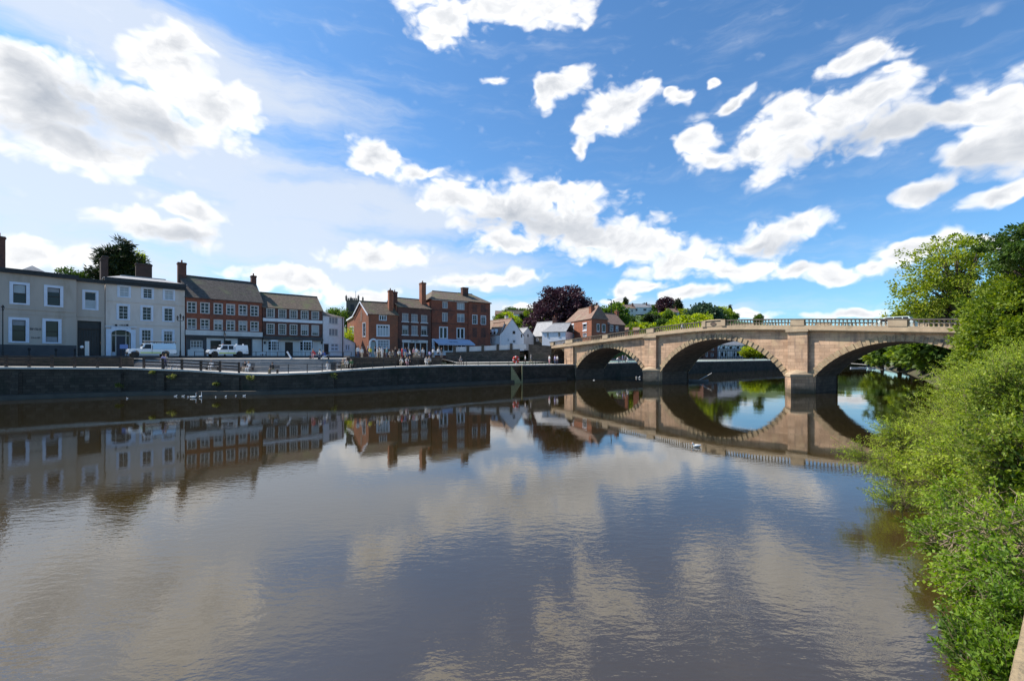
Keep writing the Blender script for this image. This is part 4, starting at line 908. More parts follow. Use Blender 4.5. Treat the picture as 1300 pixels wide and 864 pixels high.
# ------------------------------------------------------------------ the bridge
def BPt(s, t, z): a = BP0 + BU * s - BN * t; return (a.x, a.y, z)
def btop(s): d = s - 28.4; return 9.62 - .07 * (math.sqrt(d * d + 25) - 5)
ARCH = [(0, 15.85, 1.95, 6.05), (19.05, 37.35, 1.95, 6.98), (40.55, 56.4, 1.95, 6.1)]
WID = 8.0
def intr(a, s):
    s0, s1, zs, zc = a; h = (s1 - s0) / 2; r = zc - zs; Rr = (h * h + r * r) / (2 * r); x = s - (s0 + s1) / 2
    return zc - Rr + math.sqrt(max(Rr * Rr - x * x, 0))
def bridge():
    root = thing('stone_bridge', 'pink sandstone river bridge of three wide arches with pale balustrade', 'bridge', BPt(28.2, 0, 0))
    Z1 = lambda s: btop(s) - 1.5
    body = MB(); sof = MB(); S0, S1 = -7.2, 80.0
    LAND = (-6.9, -2.9, 4.2, 6.1)
    brk = sorted({S0, S1, *[x for a in ARCH + [LAND] for x in a[:2]]}); ss = []
    for a, b in zip(brk[:-1], brk[1:]):
        n = max(1, int(math.ceil((b - a) / .45))); ss += [lerp(a, b, i / n) for i in range(n)]
    ss.append(S1)
    for a, b in zip(ss[:-1], ss[1:]):
        m = (a + b) / 2; ar = next((x for x in ARCH + [LAND] if x[0] < m < x[1]), None)
        za, zb = (intr(ar, a), intr(ar, b)) if ar else (-1.2, -1.2)
        for t in (0, -WID):
            zs = [0, .5, 1.0]
            body.add([BPt(a, t, za), BPt(b, t, zb), BPt(b, t, Z1(b)), BPt(a, t, Z1(a))], [(0, 1, 2, 3)], M['stone'])
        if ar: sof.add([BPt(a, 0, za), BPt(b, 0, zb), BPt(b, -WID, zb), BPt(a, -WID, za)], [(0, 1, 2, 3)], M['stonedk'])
        body.add([BPt(a, 0, Z1(a)), BPt(b, 0, Z1(b)), BPt(b, -WID, Z1(b)), BPt(a, -WID, Z1(a))], [(0, 1, 2, 3)], M['asphalt'])
    for ar in ARCH + [LAND]:
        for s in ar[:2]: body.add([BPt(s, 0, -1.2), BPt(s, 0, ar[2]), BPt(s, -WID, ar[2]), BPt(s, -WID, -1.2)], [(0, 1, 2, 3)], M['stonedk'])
    body.add([BPt(S0, 0, -1), BPt(S0, -WID, -1), BPt(S0, -WID, Z1(S0)), BPt(S0, 0, Z1(S0))], [(0, 1, 2, 3)], M['stone'])
    body.build('spandrel_wall', root); sof.build('arch_soffit', root)
    # voussoir rings
    for ar in ARCH + [LAND]:
        mb = MB(); s0, s1, zs, zc = ar; h = (s1 - s0) / 2; r = zc - zs; Rr = (h * h + r * r) / (2 * r); cs, cz = (s0 + s1) / 2, zc - Rr
        th = math.asin(min(h / Rr, 1)); L_ = 2 * th * Rr; n = int(L_ / .36) | 1; dep = .68 if ar is not LAND else .4
        for t in (0, -WID - .16):
            mb = MB()
            for i in range(n):
                g = .16 / n * th; a = lerp(-th, th, i / n) + g; b = lerp(-th, th, (i + 1) / n) - g
                if i % 2 == 0: pr, dd = .11, dep
                else: pr, dd = .015, dep * .9
                def q_(an, rr, tt): return BPt(cs + math.sin(an) * rr, tt, cz + math.cos(an) * rr)
                mb.box8([q_(a, Rr - .02, t + pr), q_(b, Rr - .02, t + pr), q_(b, Rr - .02, t - .1), q_(a, Rr - .02, t - .1), q_(a, Rr + dd, t + pr), q_(b, Rr + dd, t + pr), q_(b, Rr + dd, t - .1), q_(a, Rr + dd, t - .1)], M['ringst'])
            mb.build('arch_ring', root, base=BPt(cs, t, zc))
    # cornice and plinth course
    cor = MB(); pl = MB(); cp = MB(); st = np.arange(S0, S1 + .01, 1.2)
    def run(mb, t0, t1, z0, z1, m, a, b):
        mb.box8([BPt(a, t1, btop(a) + z0), BPt(b, t1, btop(b) + z0), BPt(b, t0, btop(b) + z0), BPt(a, t0, btop(a) + z0), BPt(a, t1, btop(a) + z1), BPt(b, t1, btop(b) + z1), BPt(b, t0, btop(b) + z1), BPt(a, t0, btop(a) + z1)], m)
    for sg in (1, -1):
        cor = MB(); pl = MB(); cp = MB(); o = 0 if sg == 1 else -WID
        for a, b in zip(st[:-1], st[1:]):
            def rr(mb, t0, t1, z0, z1, m): run(mb, o + sg * t0, o + sg * t1, z0, z1, m, a, b)
            rr(cor, -.02, .72, -1.38, -1.22, M['stonetrim']); rr(cor, -.02, .5, -1.5, -1.38, M['stonetrim'])
            rr(pl, 0, .55, -1.22, -.82, M['stonetrim'])
            rr(cp, .02, .62, -.14, 0, M['copst'])
        cor.build('cornice', root); pl.build('parapet_plinth', root); cp.build('coping', root)
    # dies
    dies = [(-6.4, 1.0), (-1.4, 2.0), (7.9, 1.2), (17.45, 1.4), (28.2, 3.3), (38.95, 1.5), (48.5, 1.6), (58.2, 2.4), (68, 1.8)]
    for s, w in dies:
        for t0, t1 in ((-WID - .6, -WID - .03), (.03, .6)):
            mb = MB()
            a, b = s - w / 2, s + w / 2
            mb.box8([BPt(a, t1, btop(a) - .82), BPt(b, t1, btop(b) - .82), BPt(b, t0, btop(b) - .82), BPt(a, t0, btop(a) - .82), BPt(a, t1, btop(a) - .142), BPt(b, t1, btop(b) - .142), BPt(b, t0, btop(b) - .142), BPt(a, t0, btop(a) - .142)], M['stonetrim'])
            if t0 < 0: mb.build('parapet_die', root, base=BPt(s, t0, btop(s) - .82))
        if s == 28.2:
            for k in (-1.45, 1.45): a = s + k; z = btop(a); mb.box8([BPt(a - .3, .7, z - .82), BPt(a + .3, .7, z - .82), BPt(a + .3, .6, z - .82), BPt(a - .3, .6, z - .82), BPt(a - .3, .7, z + .06), BPt(a + .3, .7, z + .06), BPt(a + .3, .6, z + .06), BPt(a - .3, .6, z + .06)], M['stonetrim'])
            z = btop(s) - .48
            n = 12; P_ = [BPt(s + math.cos(2 * math.pi * i / n) * .45, .66, z + math.sin(2 * math.pi * i / n) * .27) for i in range(n)]; mb.add(P_, [tuple(range(n))], M['stonedk'])
            z = btop(s); mb.box8([BPt(s - 1.9, .72, z), BPt(s + 1.9, .72, z), BPt(s + 1.9, .0, z), BPt(s - 1.9, .0, z), BPt(s - .8, .6, z + .12), BPt(s + .8, .6, z + .12), BPt(s + .8, .1, z + .12), BPt(s - .8, .1, z + .12)], M['stonetrim'])
        mb.build('parapet_die', root, base=BPt(s, .3, btop(s) - .82))
    # balusters
    prof = [(.11, -.82), (.11, -.77), (.055, -.74), (.06, -.67), (.115, -.53), (.10, -.44), (.05, -.29), (.05, -.24), (.10, -.20), (.10, -.14)]
    pos = []; s = S0 + .4
    while s < 76:
        if not any(abs(s - d) < w / 2 + .1 for d, w in dies): pos.append(s)
        s += .385
    bm = MB(); bm.lathe(prof, (0, 0, 0), M['stonetrim'], 8); first = bm.build('baluster', None, base=(0, 0, 0)); first.parent = root
    rb = Vector(root['_b'])
    seen = sorted([p for p in pos if p < 57], reverse=True)[:99]
    first.location = Vector(BPt(seen[0], .32, btop(seen[0]))) - rb
    for p in seen[1:]:
        c = first.copy(); COL.objects.link(c); c.parent = root; c.location = Vector(BPt(p, .32, btop(p))) - rb
    rest = MB()
    for p in pos:
        if p not in seen: rest.lathe(prof, BPt(p, .32, btop(p)), M['stonetrim'], 6)
        rest.lathe(prof, BPt(p, -WID - .32, btop(p)), M['stonetrim'], 6)
    ro = rest.build('balusters', root); ro['kind'] = 'stuff'
    # pilasters and cutwaters
    for s0, s1 in ((15.85, 19.05), (37.35, 40.55)):
        m = (s0 + s1) / 2; mb = MB()
        mb.box8([BPt(m - 1.1, .5, 2.4), BPt(m + 1.1, .5, 2.4), BPt(m + 1.1, -.05, 2.4), BPt(m - 1.1, -.05, 2.4), BPt(m - 1.1, .5, btop(m - 1.1) - 1.5), BPt(m + 1.1, .5, btop(m + 1.1) - 1.5), BPt(m + 1.1, -.05, btop(m + 1.1) - 1.5), BPt(m - 1.1, -.05, btop(m - 1.1) - 1.5)], M['stone'])
        z = btop(m); mb.box8([BPt(m - 1.25, .74, z - 1.62), BPt(m + 1.25, .74, z - 1.62), BPt(m + 1.25, 0, z - 1.62), BPt(m - 1.25, 0, z - 1.62), BPt(m - 1.25, .76, z - 1.3), BPt(m + 1.25, .76, z - 1.3), BPt(m + 1.25, 0, z - 1.3), BPt(m - 1.25, 0, z - 1.3)], M['stonetrim'])
        mb.build('pilaster', root, base=BPt(m, .5, 2.4))
        for sg in (1, -1):
            o = 0 if sg == 1 else -WID
            mb = MB(); e = .12
            pl_ = [(s0 - e, o - sg * .3), (m, o + sg * 2.4), (s1 + e, o - sg * .3)]
            V = [BPt(a, t, -1) for a, t in pl_] + [BPt(a, t, 2.0) for a, t in pl_]
            mb.add(V, [(0, 1, 4, 3), (1, 2, 5, 4), (3, 4, 5)], M['stone'])
            pl2 = [(s0 - e - .1, o - sg * .3), (m, o + sg * 2.58), (s1 + e + .1, o - sg * .3)]
            V = [BPt(a, t, 2.0) for a, t in pl2] + [BPt(a, t, 2.28) for a, t in pl2] + [BPt(m, o - sg * .0, 3.0), BPt(m - 1.1, o + sg * .1, 2.7), BPt(m + 1.1, o + sg * .1, 2.7)]
            mb.add(V, [(0, 1, 4, 3), (1, 2, 5, 4), (0, 2, 1), (3, 4, 7), (4, 6, 7), (4, 5, 8), (4, 8, 6)], M['stonetrim'])
            mb.build('cutwater', root, base=BPt(m, o, 0))
    for a, b in ((-2.75, -.35), (56.6, 59.6)):
        mb = MB(); mb.box8([BPt(a, .5, -1), BPt(b, .5, -1), BPt(b, -.05, -1), BPt(a, -.05, -1), BPt(a, .5, btop(a) - 1.5), BPt(b, .5, btop(b) - 1.5), BPt(b, -.05, btop(b) - 1.5), BPt(a, -.05, btop(a) - 1.5)], M['stone']); mb.build('pilaster', root, base=BPt((a + b) / 2, .5, 2))
M['ringst'] = mat('voussoir_stone', (.46, .34, .20), (.30, .215, .13), 1.6, .9, .03, c3=(.09, .08, .075), s3=.45)
M['copst'] = mat('weathered_coping', (.13, .11, .09), (.08, .07, .06), 1.5, .9, .02, c3=(.2, .16, .11), s3=.6)
# dark weathering near the crowns of the arches
def stain_stone():
    m = M['stone']; nt = m.node_tree; N = nt.nodes; L = nt.links; P = N['Principled BSDF']
    src = P.inputs['Base Color'].links[0].from_socket
    geo = N.new('ShaderNodeNewGeometry'); nz = N.new('ShaderNodeTexNoise'); nz.inputs['Scale'].default_value = .55; nz.inputs['Detail'].default_value = 7; nz.inputs['Roughness'].default_value = .7
    L.new(geo.outputs['Position'], nz.inputs['Vector'])
    r = N.new('ShaderNodeMapRange'); r.inputs['From Min'].default_value = .54; r.inputs['From Max'].default_value = .64; r.inputs['To Max'].default_value = .55; L.new(nz.outputs['Fac'], r.inputs['Value'])
    mx = N.new('ShaderNodeMix'); mx.data_type = 'RGBA'; mx.inputs['B'].default_value = (.20, .14, .11, 1); L.new(r.outputs[0], mx.inputs['Factor']); L.new(src, mx.inputs['A']); 
    sp = N.new('ShaderNodeSeparateXYZ'); L.new(geo.outputs['Position'], sp.inputs[0])
    ad = N.new('ShaderNodeMath'); ad.operation = 'MULTIPLY_ADD'; ad.inputs[1].default_value = -1.6; L.new(nz.outputs['Fac'], ad.inputs[0]); L.new(sp.outputs[2], ad.inputs[2])
    tr = N.new('ShaderNodeMapRange'); tr.inputs['From Min'].default_value = -.35; tr.inputs['From Max'].default_value = .25; tr.inputs['To Min'].default_value = .85; tr.inputs['To Max'].default_value = 0; L.new(ad.outputs[0], tr.inputs['Value'])
    m2 = N.new('ShaderNodeMix'); m2.data_type = 'RGBA'; m2.inputs['B'].default_value = (.07, .06, .035, 1); L.new(tr.outputs[0], m2.inputs['Factor']); L.new(mx.outputs['Result'], m2.inputs['A'])
    mp = N.new('ShaderNodeMapping'); mp.inputs['Scale'].default_value = (1.6, 1.6, .18); L.new(geo.outputs['Position'], mp.inputs['Vector'])
    n2 = N.new('ShaderNodeTexNoise'); n2.inputs['Scale'].default_value = 1.0; n2.inputs['Detail'].default_value = 6; L.new(mp.outputs[0], n2.inputs['Vector'])
    r2 = N.new('ShaderNodeMapRange'); r2.inputs['From Min'].default_value = .55; r2.inputs['From Max'].default_value = .68; r2.inputs['To Max'].default_value = .6; L.new(n2.outputs['Fac'], r2.inputs['Value'])
    m3 = N.new('ShaderNodeMix'); m3.data_type = 'RGBA'; m3.inputs['B'].default_value = (.17, .125, .10, 1); L.new(r2.outputs[0], m3.inputs['Factor']); L.new(m2.outputs['Result'], m3.inputs['A'])
    L.new(m3.outputs['Result'], P.inputs['Base Color'])
stain_stone()
bridge()

# ------------------------------------------------------------------ right bank ground
def right_bank():
    pts = [(-60, -46), (-16, -12.8), (-3, -2.5), (0.2, .35), (3.6, 2.6), (7.2, 5.7), (9.0, 7.6), (12.0, 10.6), (18.2, 17.0), (26, 25), (34.5, 33), (42.5, 39.5), (50, 50), (70, 74), (96, 105), (125, 145), (150, 180), (190, 240), (260, 330)]
    offs = [(-1.5, -1.2), (0, -.05), (1.2, .7), (3, 1.7), (7, 2.7), (15, 3.2), (40, 3.6), (120, 5), (500, 20), (2500, 60)]
    V = []; mb = MB()
    for p in pts:
        for o, z in offs:
            V.append((p[0] + .72 * o, p[1] - .69 * o, z))
    n = len(offs); mb.add(V, [(i * n + j, (i + 1) * n + j, (i + 1) * n + j + 1, i * n + j + 1) for i in range(len(pts) - 1) for j in range(n - 1)], M['bank']); struct(mb, 'river_bank')
    g = MB(); V = [(125, 145, .3), (150, 190, 3), (60, 260, 3), (100, 178, .3), (70, 190, 3)]; 
    # near riverside wall with sandstone coping at the viewer's feet
    r = thing('river_wall', 'rough sandstone wall with pale coping at the bottom right corner', 'wall', (2.4, 2.1, 3.0))
    d = Vector((.79, .613)).normalized(); nl = Vector((-d.y, d.x)); o = Vector((2.15, 1.84))
    w = MB(); c = MB()
    for k in range(-14, 7):
        a, b = o + d * (k * .62), o + d * (k * .62 + .6); j = random.uniform(-.012, .012)
        q4 = [a + nl * .03, b + nl * .03, b - nl * .5, a - nl * .5]
        c.box8([(*p, 3.14) for p in q4] + [(*p, 3.3 + j) for p in q4], M['wallcop'])
    a, b = o - d * 8.5, o + d * 4.2; q4 = [a, b, b - nl * .44, a - nl * .44]; w.box8([(*p, -.6) for p in q4] + [(*p, 3.14) for p in q4], M['rampst'])
    w.build('wall_body', r); c.build('coping', r, bevel=.02)
M['wallcop'] = mat('yellow_sandstone_coping', (.36, .27, .155), (.24, .18, .105), 14, .95, .05, c3=(.15, .12, .075), s3=6)
right_bank()

# ------------------------------------------------------------------ foliage
def leaf_mesh(name, C, DIR, ln, wd, m, parent=None, rnd=None, base=None, wide=.45, nrm=None):
    """C (N,3) leaf base points, DIR (N,3) axis; each leaf is a folded diamond of two faces"""
    n = len(C); DIR = DIR / (np.linalg.norm(DIR, axis=1)[:, None] + 1e-9)
    rv = rng.normal(size=(n, 3)) if nrm is None else nrm
    S = np.cross(DIR, rv); S /= (np.linalg.norm(S, axis=1)[:, None] + 1e-9); U = np.cross(S, DIR)
    ln = np.broadcast_to(ln, n)[:, None]; wd = np.broadcast_to(wd, n)[:, None]
    V = np.empty((n, 4, 3)); mid = C + DIR * ln * wide
    V[:, 0] = C; V[:, 1] = mid + S * wd * .5 + U * wd * .15; V[:, 2] = C + DIR * ln; V[:, 3] = mid - S * wd * .5 + U * wd * .15
    b = np.array(base if base is not None else (0, 0, 0), float); V = (V - b).reshape(-1, 3)
    me = bpy.data.meshes.new(name); me.vertices.add(4 * n); me.vertices.foreach_set('co', V.ravel().astype(np.float32))
    idx = np.arange(4 * n, dtype=np.int32).reshape(n, 4)
    tri = np.concatenate([idx[:, [0, 1, 2]], idx[:, [0, 2, 3]]], 1).ravel()
    me.loops.add(6 * n); me.loops.foreach_set('vertex_index', tri); me.polygons.add(2 * n)
    me.polygons.foreach_set('loop_start', np.arange(0, 6 * n, 3, dtype=np.int32)); me.polygons.foreach_set('loop_total', np.full(2 * n, 3, dtype=np.int32))
    me.materials.append(m); me.update(calc_edges=True)
    at = me.attributes.new('rnd', 'FLOAT', 'POINT'); rr = rnd if rnd is not None else rng.random(n); at.data.foreach_set('value', np.repeat(np.clip(rr, 0, 1), 4).astype(np.float32))
    o = bpy.data.objects.new(name, me); COL.objects.link(o)
    if parent is not None: o.parent = parent; o.location = Vector(b) - Vector(parent['_b'])
    else: o.location = b
    o['_b'] = tuple(b)
    return o
LM = dict(
    willow=leaf_mat('willow_leaf', [(.07, .11, .010), (.21, .29, .025), (.34, .42, .04), (.44, .50, .07)], .42),
    hazel=leaf_mat('broad_leaf', [(.05, .085, .010), (.115, .175, .018), (.20, .26, .028), (.29, .34, .04)], .4),
    fresh=leaf_mat('fresh_green_leaf', [(.06, .12, .010), (.16, .26, .018), (.28, .38, .035)], .42),
    nettle=leaf_mat('nettle_leaf', [(.05, .10, .010), (.12, .21, .018), (.21, .31, .03)], .4),
    ivy=leaf_mat('yellow_green_leaf', [(.10, .12, .03), (.20, .22, .05), (.32, .32, .10)], .35),
    ash=leaf_mat('ash_leaf', [(.08, .11, .012), (.18, .24, .02), (.30, .35, .035), (.40, .41, .08)], .45),
    conifer=leaf_mat('conifer_needles', [(.012, .02, .008), (.025, .04, .012), (.04, .055, .015)], .1),
    beech=leaf_mat('copper_leaf', [(.028, .012, .018), (.05, .02, .03), (.08, .035, .045), (.14, .08, .10)], .15),
    dark=leaf_mat('dark_green_leaf', [(.03, .06, .012), (.06, .11, .018), (.10, .16, .025)], .3),
    lime=leaf_mat('lime_leaf', [(.18, .23, .02), (.32, .38, .03), (.44, .48, .05)], .4),
    mid=leaf_mat('mid_green_leaf', [(.045, .08, .012), (.09, .15, .02), (.15, .22, .03)], .35),
    bluegreen=leaf_mat('blue_green_leaf', [(.03, .06, .03), (.05, .09, .045), (.08, .12, .06)], .25))
def clump_crown(center, rad, nclump, per, csize, leaf, surf=.55, flat=.8):
    """clumped crown: returns leaf centres, directions, shade, clump centres"""
    center = np.array(center); rad = np.array(rad)
    d = rng.normal(size=(nclump, 3)); d /= np.linalg.norm(d, axis=1)[:, None]
    rr = (surf + (1 - surf) * rng.random(nclump) ** .6)[:, None] * (1 + rng.normal(size=(nclump, 1)) * .09)
    cc = center + d * rad * rr
    cs = csize * rng.uniform(.6, 1.35, nclump)
    tone = np.clip(rng.normal(.5, .18, nclump), 0, 1)
    o = rng.normal(size=(nclump, per, 3)); o /= np.linalg.norm(o, axis=2)[:, :, None]; o *= (rng.random((nclump, per, 1)) ** .5)
    o *= np.array([1, 1, flat])
    P_ = cc[:, None, :] + o * cs[:, None, None]
    DIRs = o * .9 + d[:, None, :] * .5 + rng.normal(size=o.shape) * .5
    T = np.clip(tone[:, None] + rng.normal(0, .2, (nclump, per)), 0, 1)
    return P_.reshape(-1, 3), DIRs.reshape(-1, 3), T.ravel(), cc
def trunk_mesh(base, top, r0, cc, nl, m, parent, seed=1, name='trunk'):
    r = random.Random(seed); mb = MB(); b = Vector(base); t = Vector(top)
    pts = [b + (t - b) * k + Vector((r.uniform(-.05, .05), r.uniform(-.05, .05), 0)) * (t - b).length * (k * .6) for k in (0, .08, .3, .55, .8, 1)]
    mb.tube(pts, [r0 * 1.4, r0, r0 * .85, r0 * .65, r0 * .4, r0 * .15], m, 8)
    idx = [r.randrange(len(cc)) for _ in range(nl)]
    for i in idx:
        e = Vector(cc[i]); k = r.uniform(.3, .85); s = b.lerp(t, k); midp = s.lerp(e, .5) + Vector((0, 0, (e - s).length * .12)); rr = r0 * (1 - k) * .7 + .02
        mb.tube([s, midp, e], [rr, rr * .6, rr * .2], m, 5)
    return mb.build(name, parent, smooth=True)
def tree(name, label, base, blobs, leafmat, lw, nclump, per, csize, r0, cat='tree', group=None, nl=20, surf=.55, top=None, seed=1, bark=None, flat=.8):
    root = thing(name, label, cat, base, group)
    Ps, Ds, Ts, Cs = [], [], [], []
    vol = [b[3] * b[4] + b[3] * b[5] for b in blobs]; tot = sum(vol)
    for b, v in zip(blobs, vol):
        k = max(3, int(nclump * v / tot)); p, d, t, c = clump_crown(b[:3], b[3:6], k, per, csize, lw, surf, flat); Ps.append(p); Ds.append(d); Ts.append(t); Cs.append(c)
    P_ = np.concatenate(Ps); D_ = np.concatenate(Ds); T_ = np.concatenate(Ts); C_ = np.concatenate(Cs)
    keep = P_[:, 2] > base[2] * .0 + .12; P_, D_, T_ = P_[keep], D_[keep], T_[keep]
    leaf_mesh('crown', P_, D_, lw[0] * rng.uniform(.7, 1.3, len(P_)), lw[1] * rng.uniform(.7, 1.2, len(P_)), leafmat, root, T_, base=base)
    tp = top or (blobs[0][0], blobs[0][1], blobs[0][2] + blobs[0][5] * .5)
    trunk_mesh(base, tp, r0, C_, nl, bark or M['bark'], root, seed)
    return root
def pb(px, py, D, rx, ry, rd=None):
    k = D / F; return (PX(px, D), D, PZ(py, D), rx * k, rd if rd else rx * k, ry * k)

# trees beyond the left row
tree('yew_tree', 'dark spiky evergreen rising behind the pale stucco townhouse', (PX(150, 84), 84, 4.5), [pb(153, 338, 84, 22, 24), pb(135, 350, 84, 20, 12), pb(154, 318, 84, 9, 14), pb(157, 307, 84, 3, 8), pb(143, 328, 84, 12, 10)], LM['conifer'], (.9, .2), 190, 50, 1.0, .35, seed=2, surf=.3, flat=.5)
tree('ash_tree', 'lighter green treetop leaning right of the dark evergreen', (PX(174, 86), 86, 4.5), [pb(175, 328, 86, 7, 12), pb(171, 340, 86, 9, 10)], LM['ash'], (.45, .2), 26, 40, .7, .2, seed=3)
tree('garden_tree', 'small dark treetop peeping over the black cornice at far left', (PX(90, 80), 80, 4.5), [pb(86, 350, 80, 9, 8), pb(100, 353, 80, 8, 5)], LM['dark'], (.4, .2), 50, 40, .8, .2, seed=4)
tree('lime_shrub', 'bright yellow-green shrub in the gap beside the white cottage', (PX(449, 97), 97, 4.5), [pb(448, 430, 97, 11, 13), pb(443, 436, 96, 8, 9)], LM['lime'], (.4, .2), 60, 40, .8, .12, cat='shrub', seed=5)
tree('dark_tree', 'dark tree behind the gap left of the church tower', (PX(428, 125), 125, 6), [pb(427, 403, 125, 12, 9), pb(438, 404, 128, 8, 9)], LM['mid'], (.55, .3), 80, 40, 1.4, .3, seed=6)
# copper beech
tree('copper_beech', 'huge dark purple copper beech behind the brick and white houses', (PX(712, 138), 138, 7), [pb(712, 402, 138, 36, 36, 9), pb(690, 410, 136, 24, 24, 7), pb(733, 405, 137, 22, 27, 7), pb(718, 383, 138, 26, 20, 7), pb(696, 432, 134, 22, 22, 6), pb(686, 440, 130, 10, 20, 4)], LM['beech'], (.75, .45), 560, 55, 1.5, .7, nl=30, seed=7)

# church tower
M['towerst'] = mat('tower_stone', (.17, .14, .115), (.12, .10, .085), 1.0, .9, .03)
def church():
    D = 128; r = thing('church_tower', 'square stone church tower with corner pinnacles far behind the left houses', 'church tower', (PX(449, D), D, 6))
    mb = MB(); x0, x1 = PX(439.5, D), PX(455, D); zt = PZ(382, D)
    mb.box(x0, D, 5, x1, D + 3.8, zt, M['towerst']); mb.box(x0 - .15, D - .15, zt, x1 + .15, D + 3.95, zt + .3, M['towerst']); mb.build('tower', r)
    b = MB(); n = 7
    for i in range(n):
        u = lerp(x0 - .1, x1 - .3, i / (n - 1)); b.box(u, D - .1, zt + .3, u + .36, D + .2, zt + .85, M['towerst'])
    b.build('battlement', r)
    for x in (x0, x1):
        for y in (D, D + 3.8):
            p = MB(); p.lathe([(.28, 0), (.26, .8), (.34, .9), (.05, 1.5)], (x, y, zt + .3), M['towerst'], 6); p.build('pinnacle', r)
    w = MB(); w.box(lerp(x0, x1, .35), D - .03, zt - 3, lerp(x0, x1, .65), D + .1, zt - 1, M['black']); w.build('belfry_opening', r)
    fl = MB(); fl.bar((PX(448.5, D), D + 2, zt), (PX(448.5, D), D + 2, PZ(368, D)), .07, M['offwhite'], 5); fl.build('flagpole', r)
church()
def annex():   # orange brick building with pale verge behind the gap
    D = 104; r = thing('brick_annex', 'low orange brick building with white verge between church tower and gabled house', 'building', (PX(450, D), D, 5))
    A = Vector((PX(441, D + 6), D + 6)); B = Vector((PX(456, D), D)); f = Fac(A, B, 4.5); zt = PZ(405, D); zt2 = PZ(398, D)
    mb = MB(); bk = -f.n * 5; C, D_ = B + bk, A + bk
    mb.add([(*A, 4), (*B, 4), (*B, zt2), (*A, zt), (*C, 4), (*D_, 4), (*D_, zt), (*C, zt2)], [(0, 1, 2, 3), (4, 5, 6, 7), (1, 4, 7, 2), (5, 0, 3, 6)], M['brickor']); mb.build('wall', r)
    rf = MB(); n = f.n * .3; P_ = [(*(A + n), zt), (*(B + n), zt2), (*C, zt2), (*D_, zt)]; rf.box8(P_ + [(p[0], p[1], p[2] + .35) for p in P_], M['white']); rf.build('roof', r)
    h = (f.W * .3, f.W * .6, zt - 3.2, zt - 1.6); window(Fac(A + f.n * .16, B + f.n * .16, 4.5), h, r, .1, 2, 2)
annex()

# small houses by the ramp and behind the bridge
def simple_house(name, label, A, B, back, z0, ze, zr, wm, rm, wins=(), gable_front=False, hip=(0, 0), cat='house', group=None, chim=None, frame=None, glass=None, over=.2, cols_=2):
    f = Fac(A, B, z0); r = thing(name, label, cat, (*f.A, z0), group)
    hs = [f.rect(*w) for w in wins]
    if gable_front:
        mb = MB(); wall_holes(mb, f, 0, f.W, z0 - 1, ze, [h for h in hs if h[3] < ze], wm)
        mb.add([f.p(0, ze), f.p(f.W, ze), f.p(f.W / 2, zr)], [(0, 1, 2)], wm)
        bk = Vector(back); C, D_ = f.B + bk, f.A + bk
        mb.add([(*f.B, z0 - 1), (*C, z0 - 1), (*C, ze), (*f.B, ze)], [(0, 1, 2, 3)], wm); mb.add([(*D_, z0 - 1), (*f.A, z0 - 1), (*f.A, ze), (*D_, ze)], [(0, 1, 2, 3)], wm)
        mb.add([(*C, z0 - 1), (*D_, z0 - 1), (*D_, ze), (*C, ze)], [(0, 1, 2, 3)], wm); mb.add([(*D_, ze), (*C, ze), (*((C + D_) / 2), zr)], [(0, 1, 2)], wm)
        mb.build('wall', r)
        c = (f.B, C, D_, f.A)  # front of the roof mesh = right side
        rf = roof_mesh(c, ze, zr + .12, 'gable', rm, over).build('roof', r)
        for h in hs:
            if h[3] >= ze:
                g = MB(); f.box(g, h[0], h[1], h[2], h[3], -.02, .03, M['glass']); g.build('window', r)
    else:
        c, _, _ = shell(r, f, back, ze, hs, wm, gab=None if hip[0] or hip[1] else zr - .1)
        rf = roof_mesh(c, ze, zr, 'hip' if hip[0] or hip[1] else 'gable', rm, over, .12, hip[0], hip[1]).build('roof', r)
    for h in hs:
        if h[3] < ze or not gable_front: window(f, h, r, .06, cols_, 2, frame or M['white'], glass=glass)
    for ch in (chim or []): chimney(rf, ch[0], ch[1], ze, ch[2], ch[3], ch[3] * .8, f.e, ch[4] if len(ch) > 4 else M['brickdk'], 1)
    return r, f
# white cottages (gable towards us)
D9 = 106
A9 = Vector((PX(634.5, D9), D9)); B9 = Vector((PX(665, D9 + 5), D9 + 5))
r9, f9 = simple_house('white_gabled_cottage', 'white cottage with broad plain gable and brown roof beside the ramp', A9, B9, Vector((-.62, .78)) * 9, 5.3, PZ(425, D9), PZ(404.5, D9 + 2.5), M['white'], M['tilered'], [(650.8, 420, 654, 423.8), (651, 431.5, 654.2, 435), (644.6, 430.2, 646, 433), (661.3, 424, 662.8, 428.3)], True, over=.12, chim=[(PX(643, 112), 112, PZ(400.5, 112), .7, M['offwhite'])])
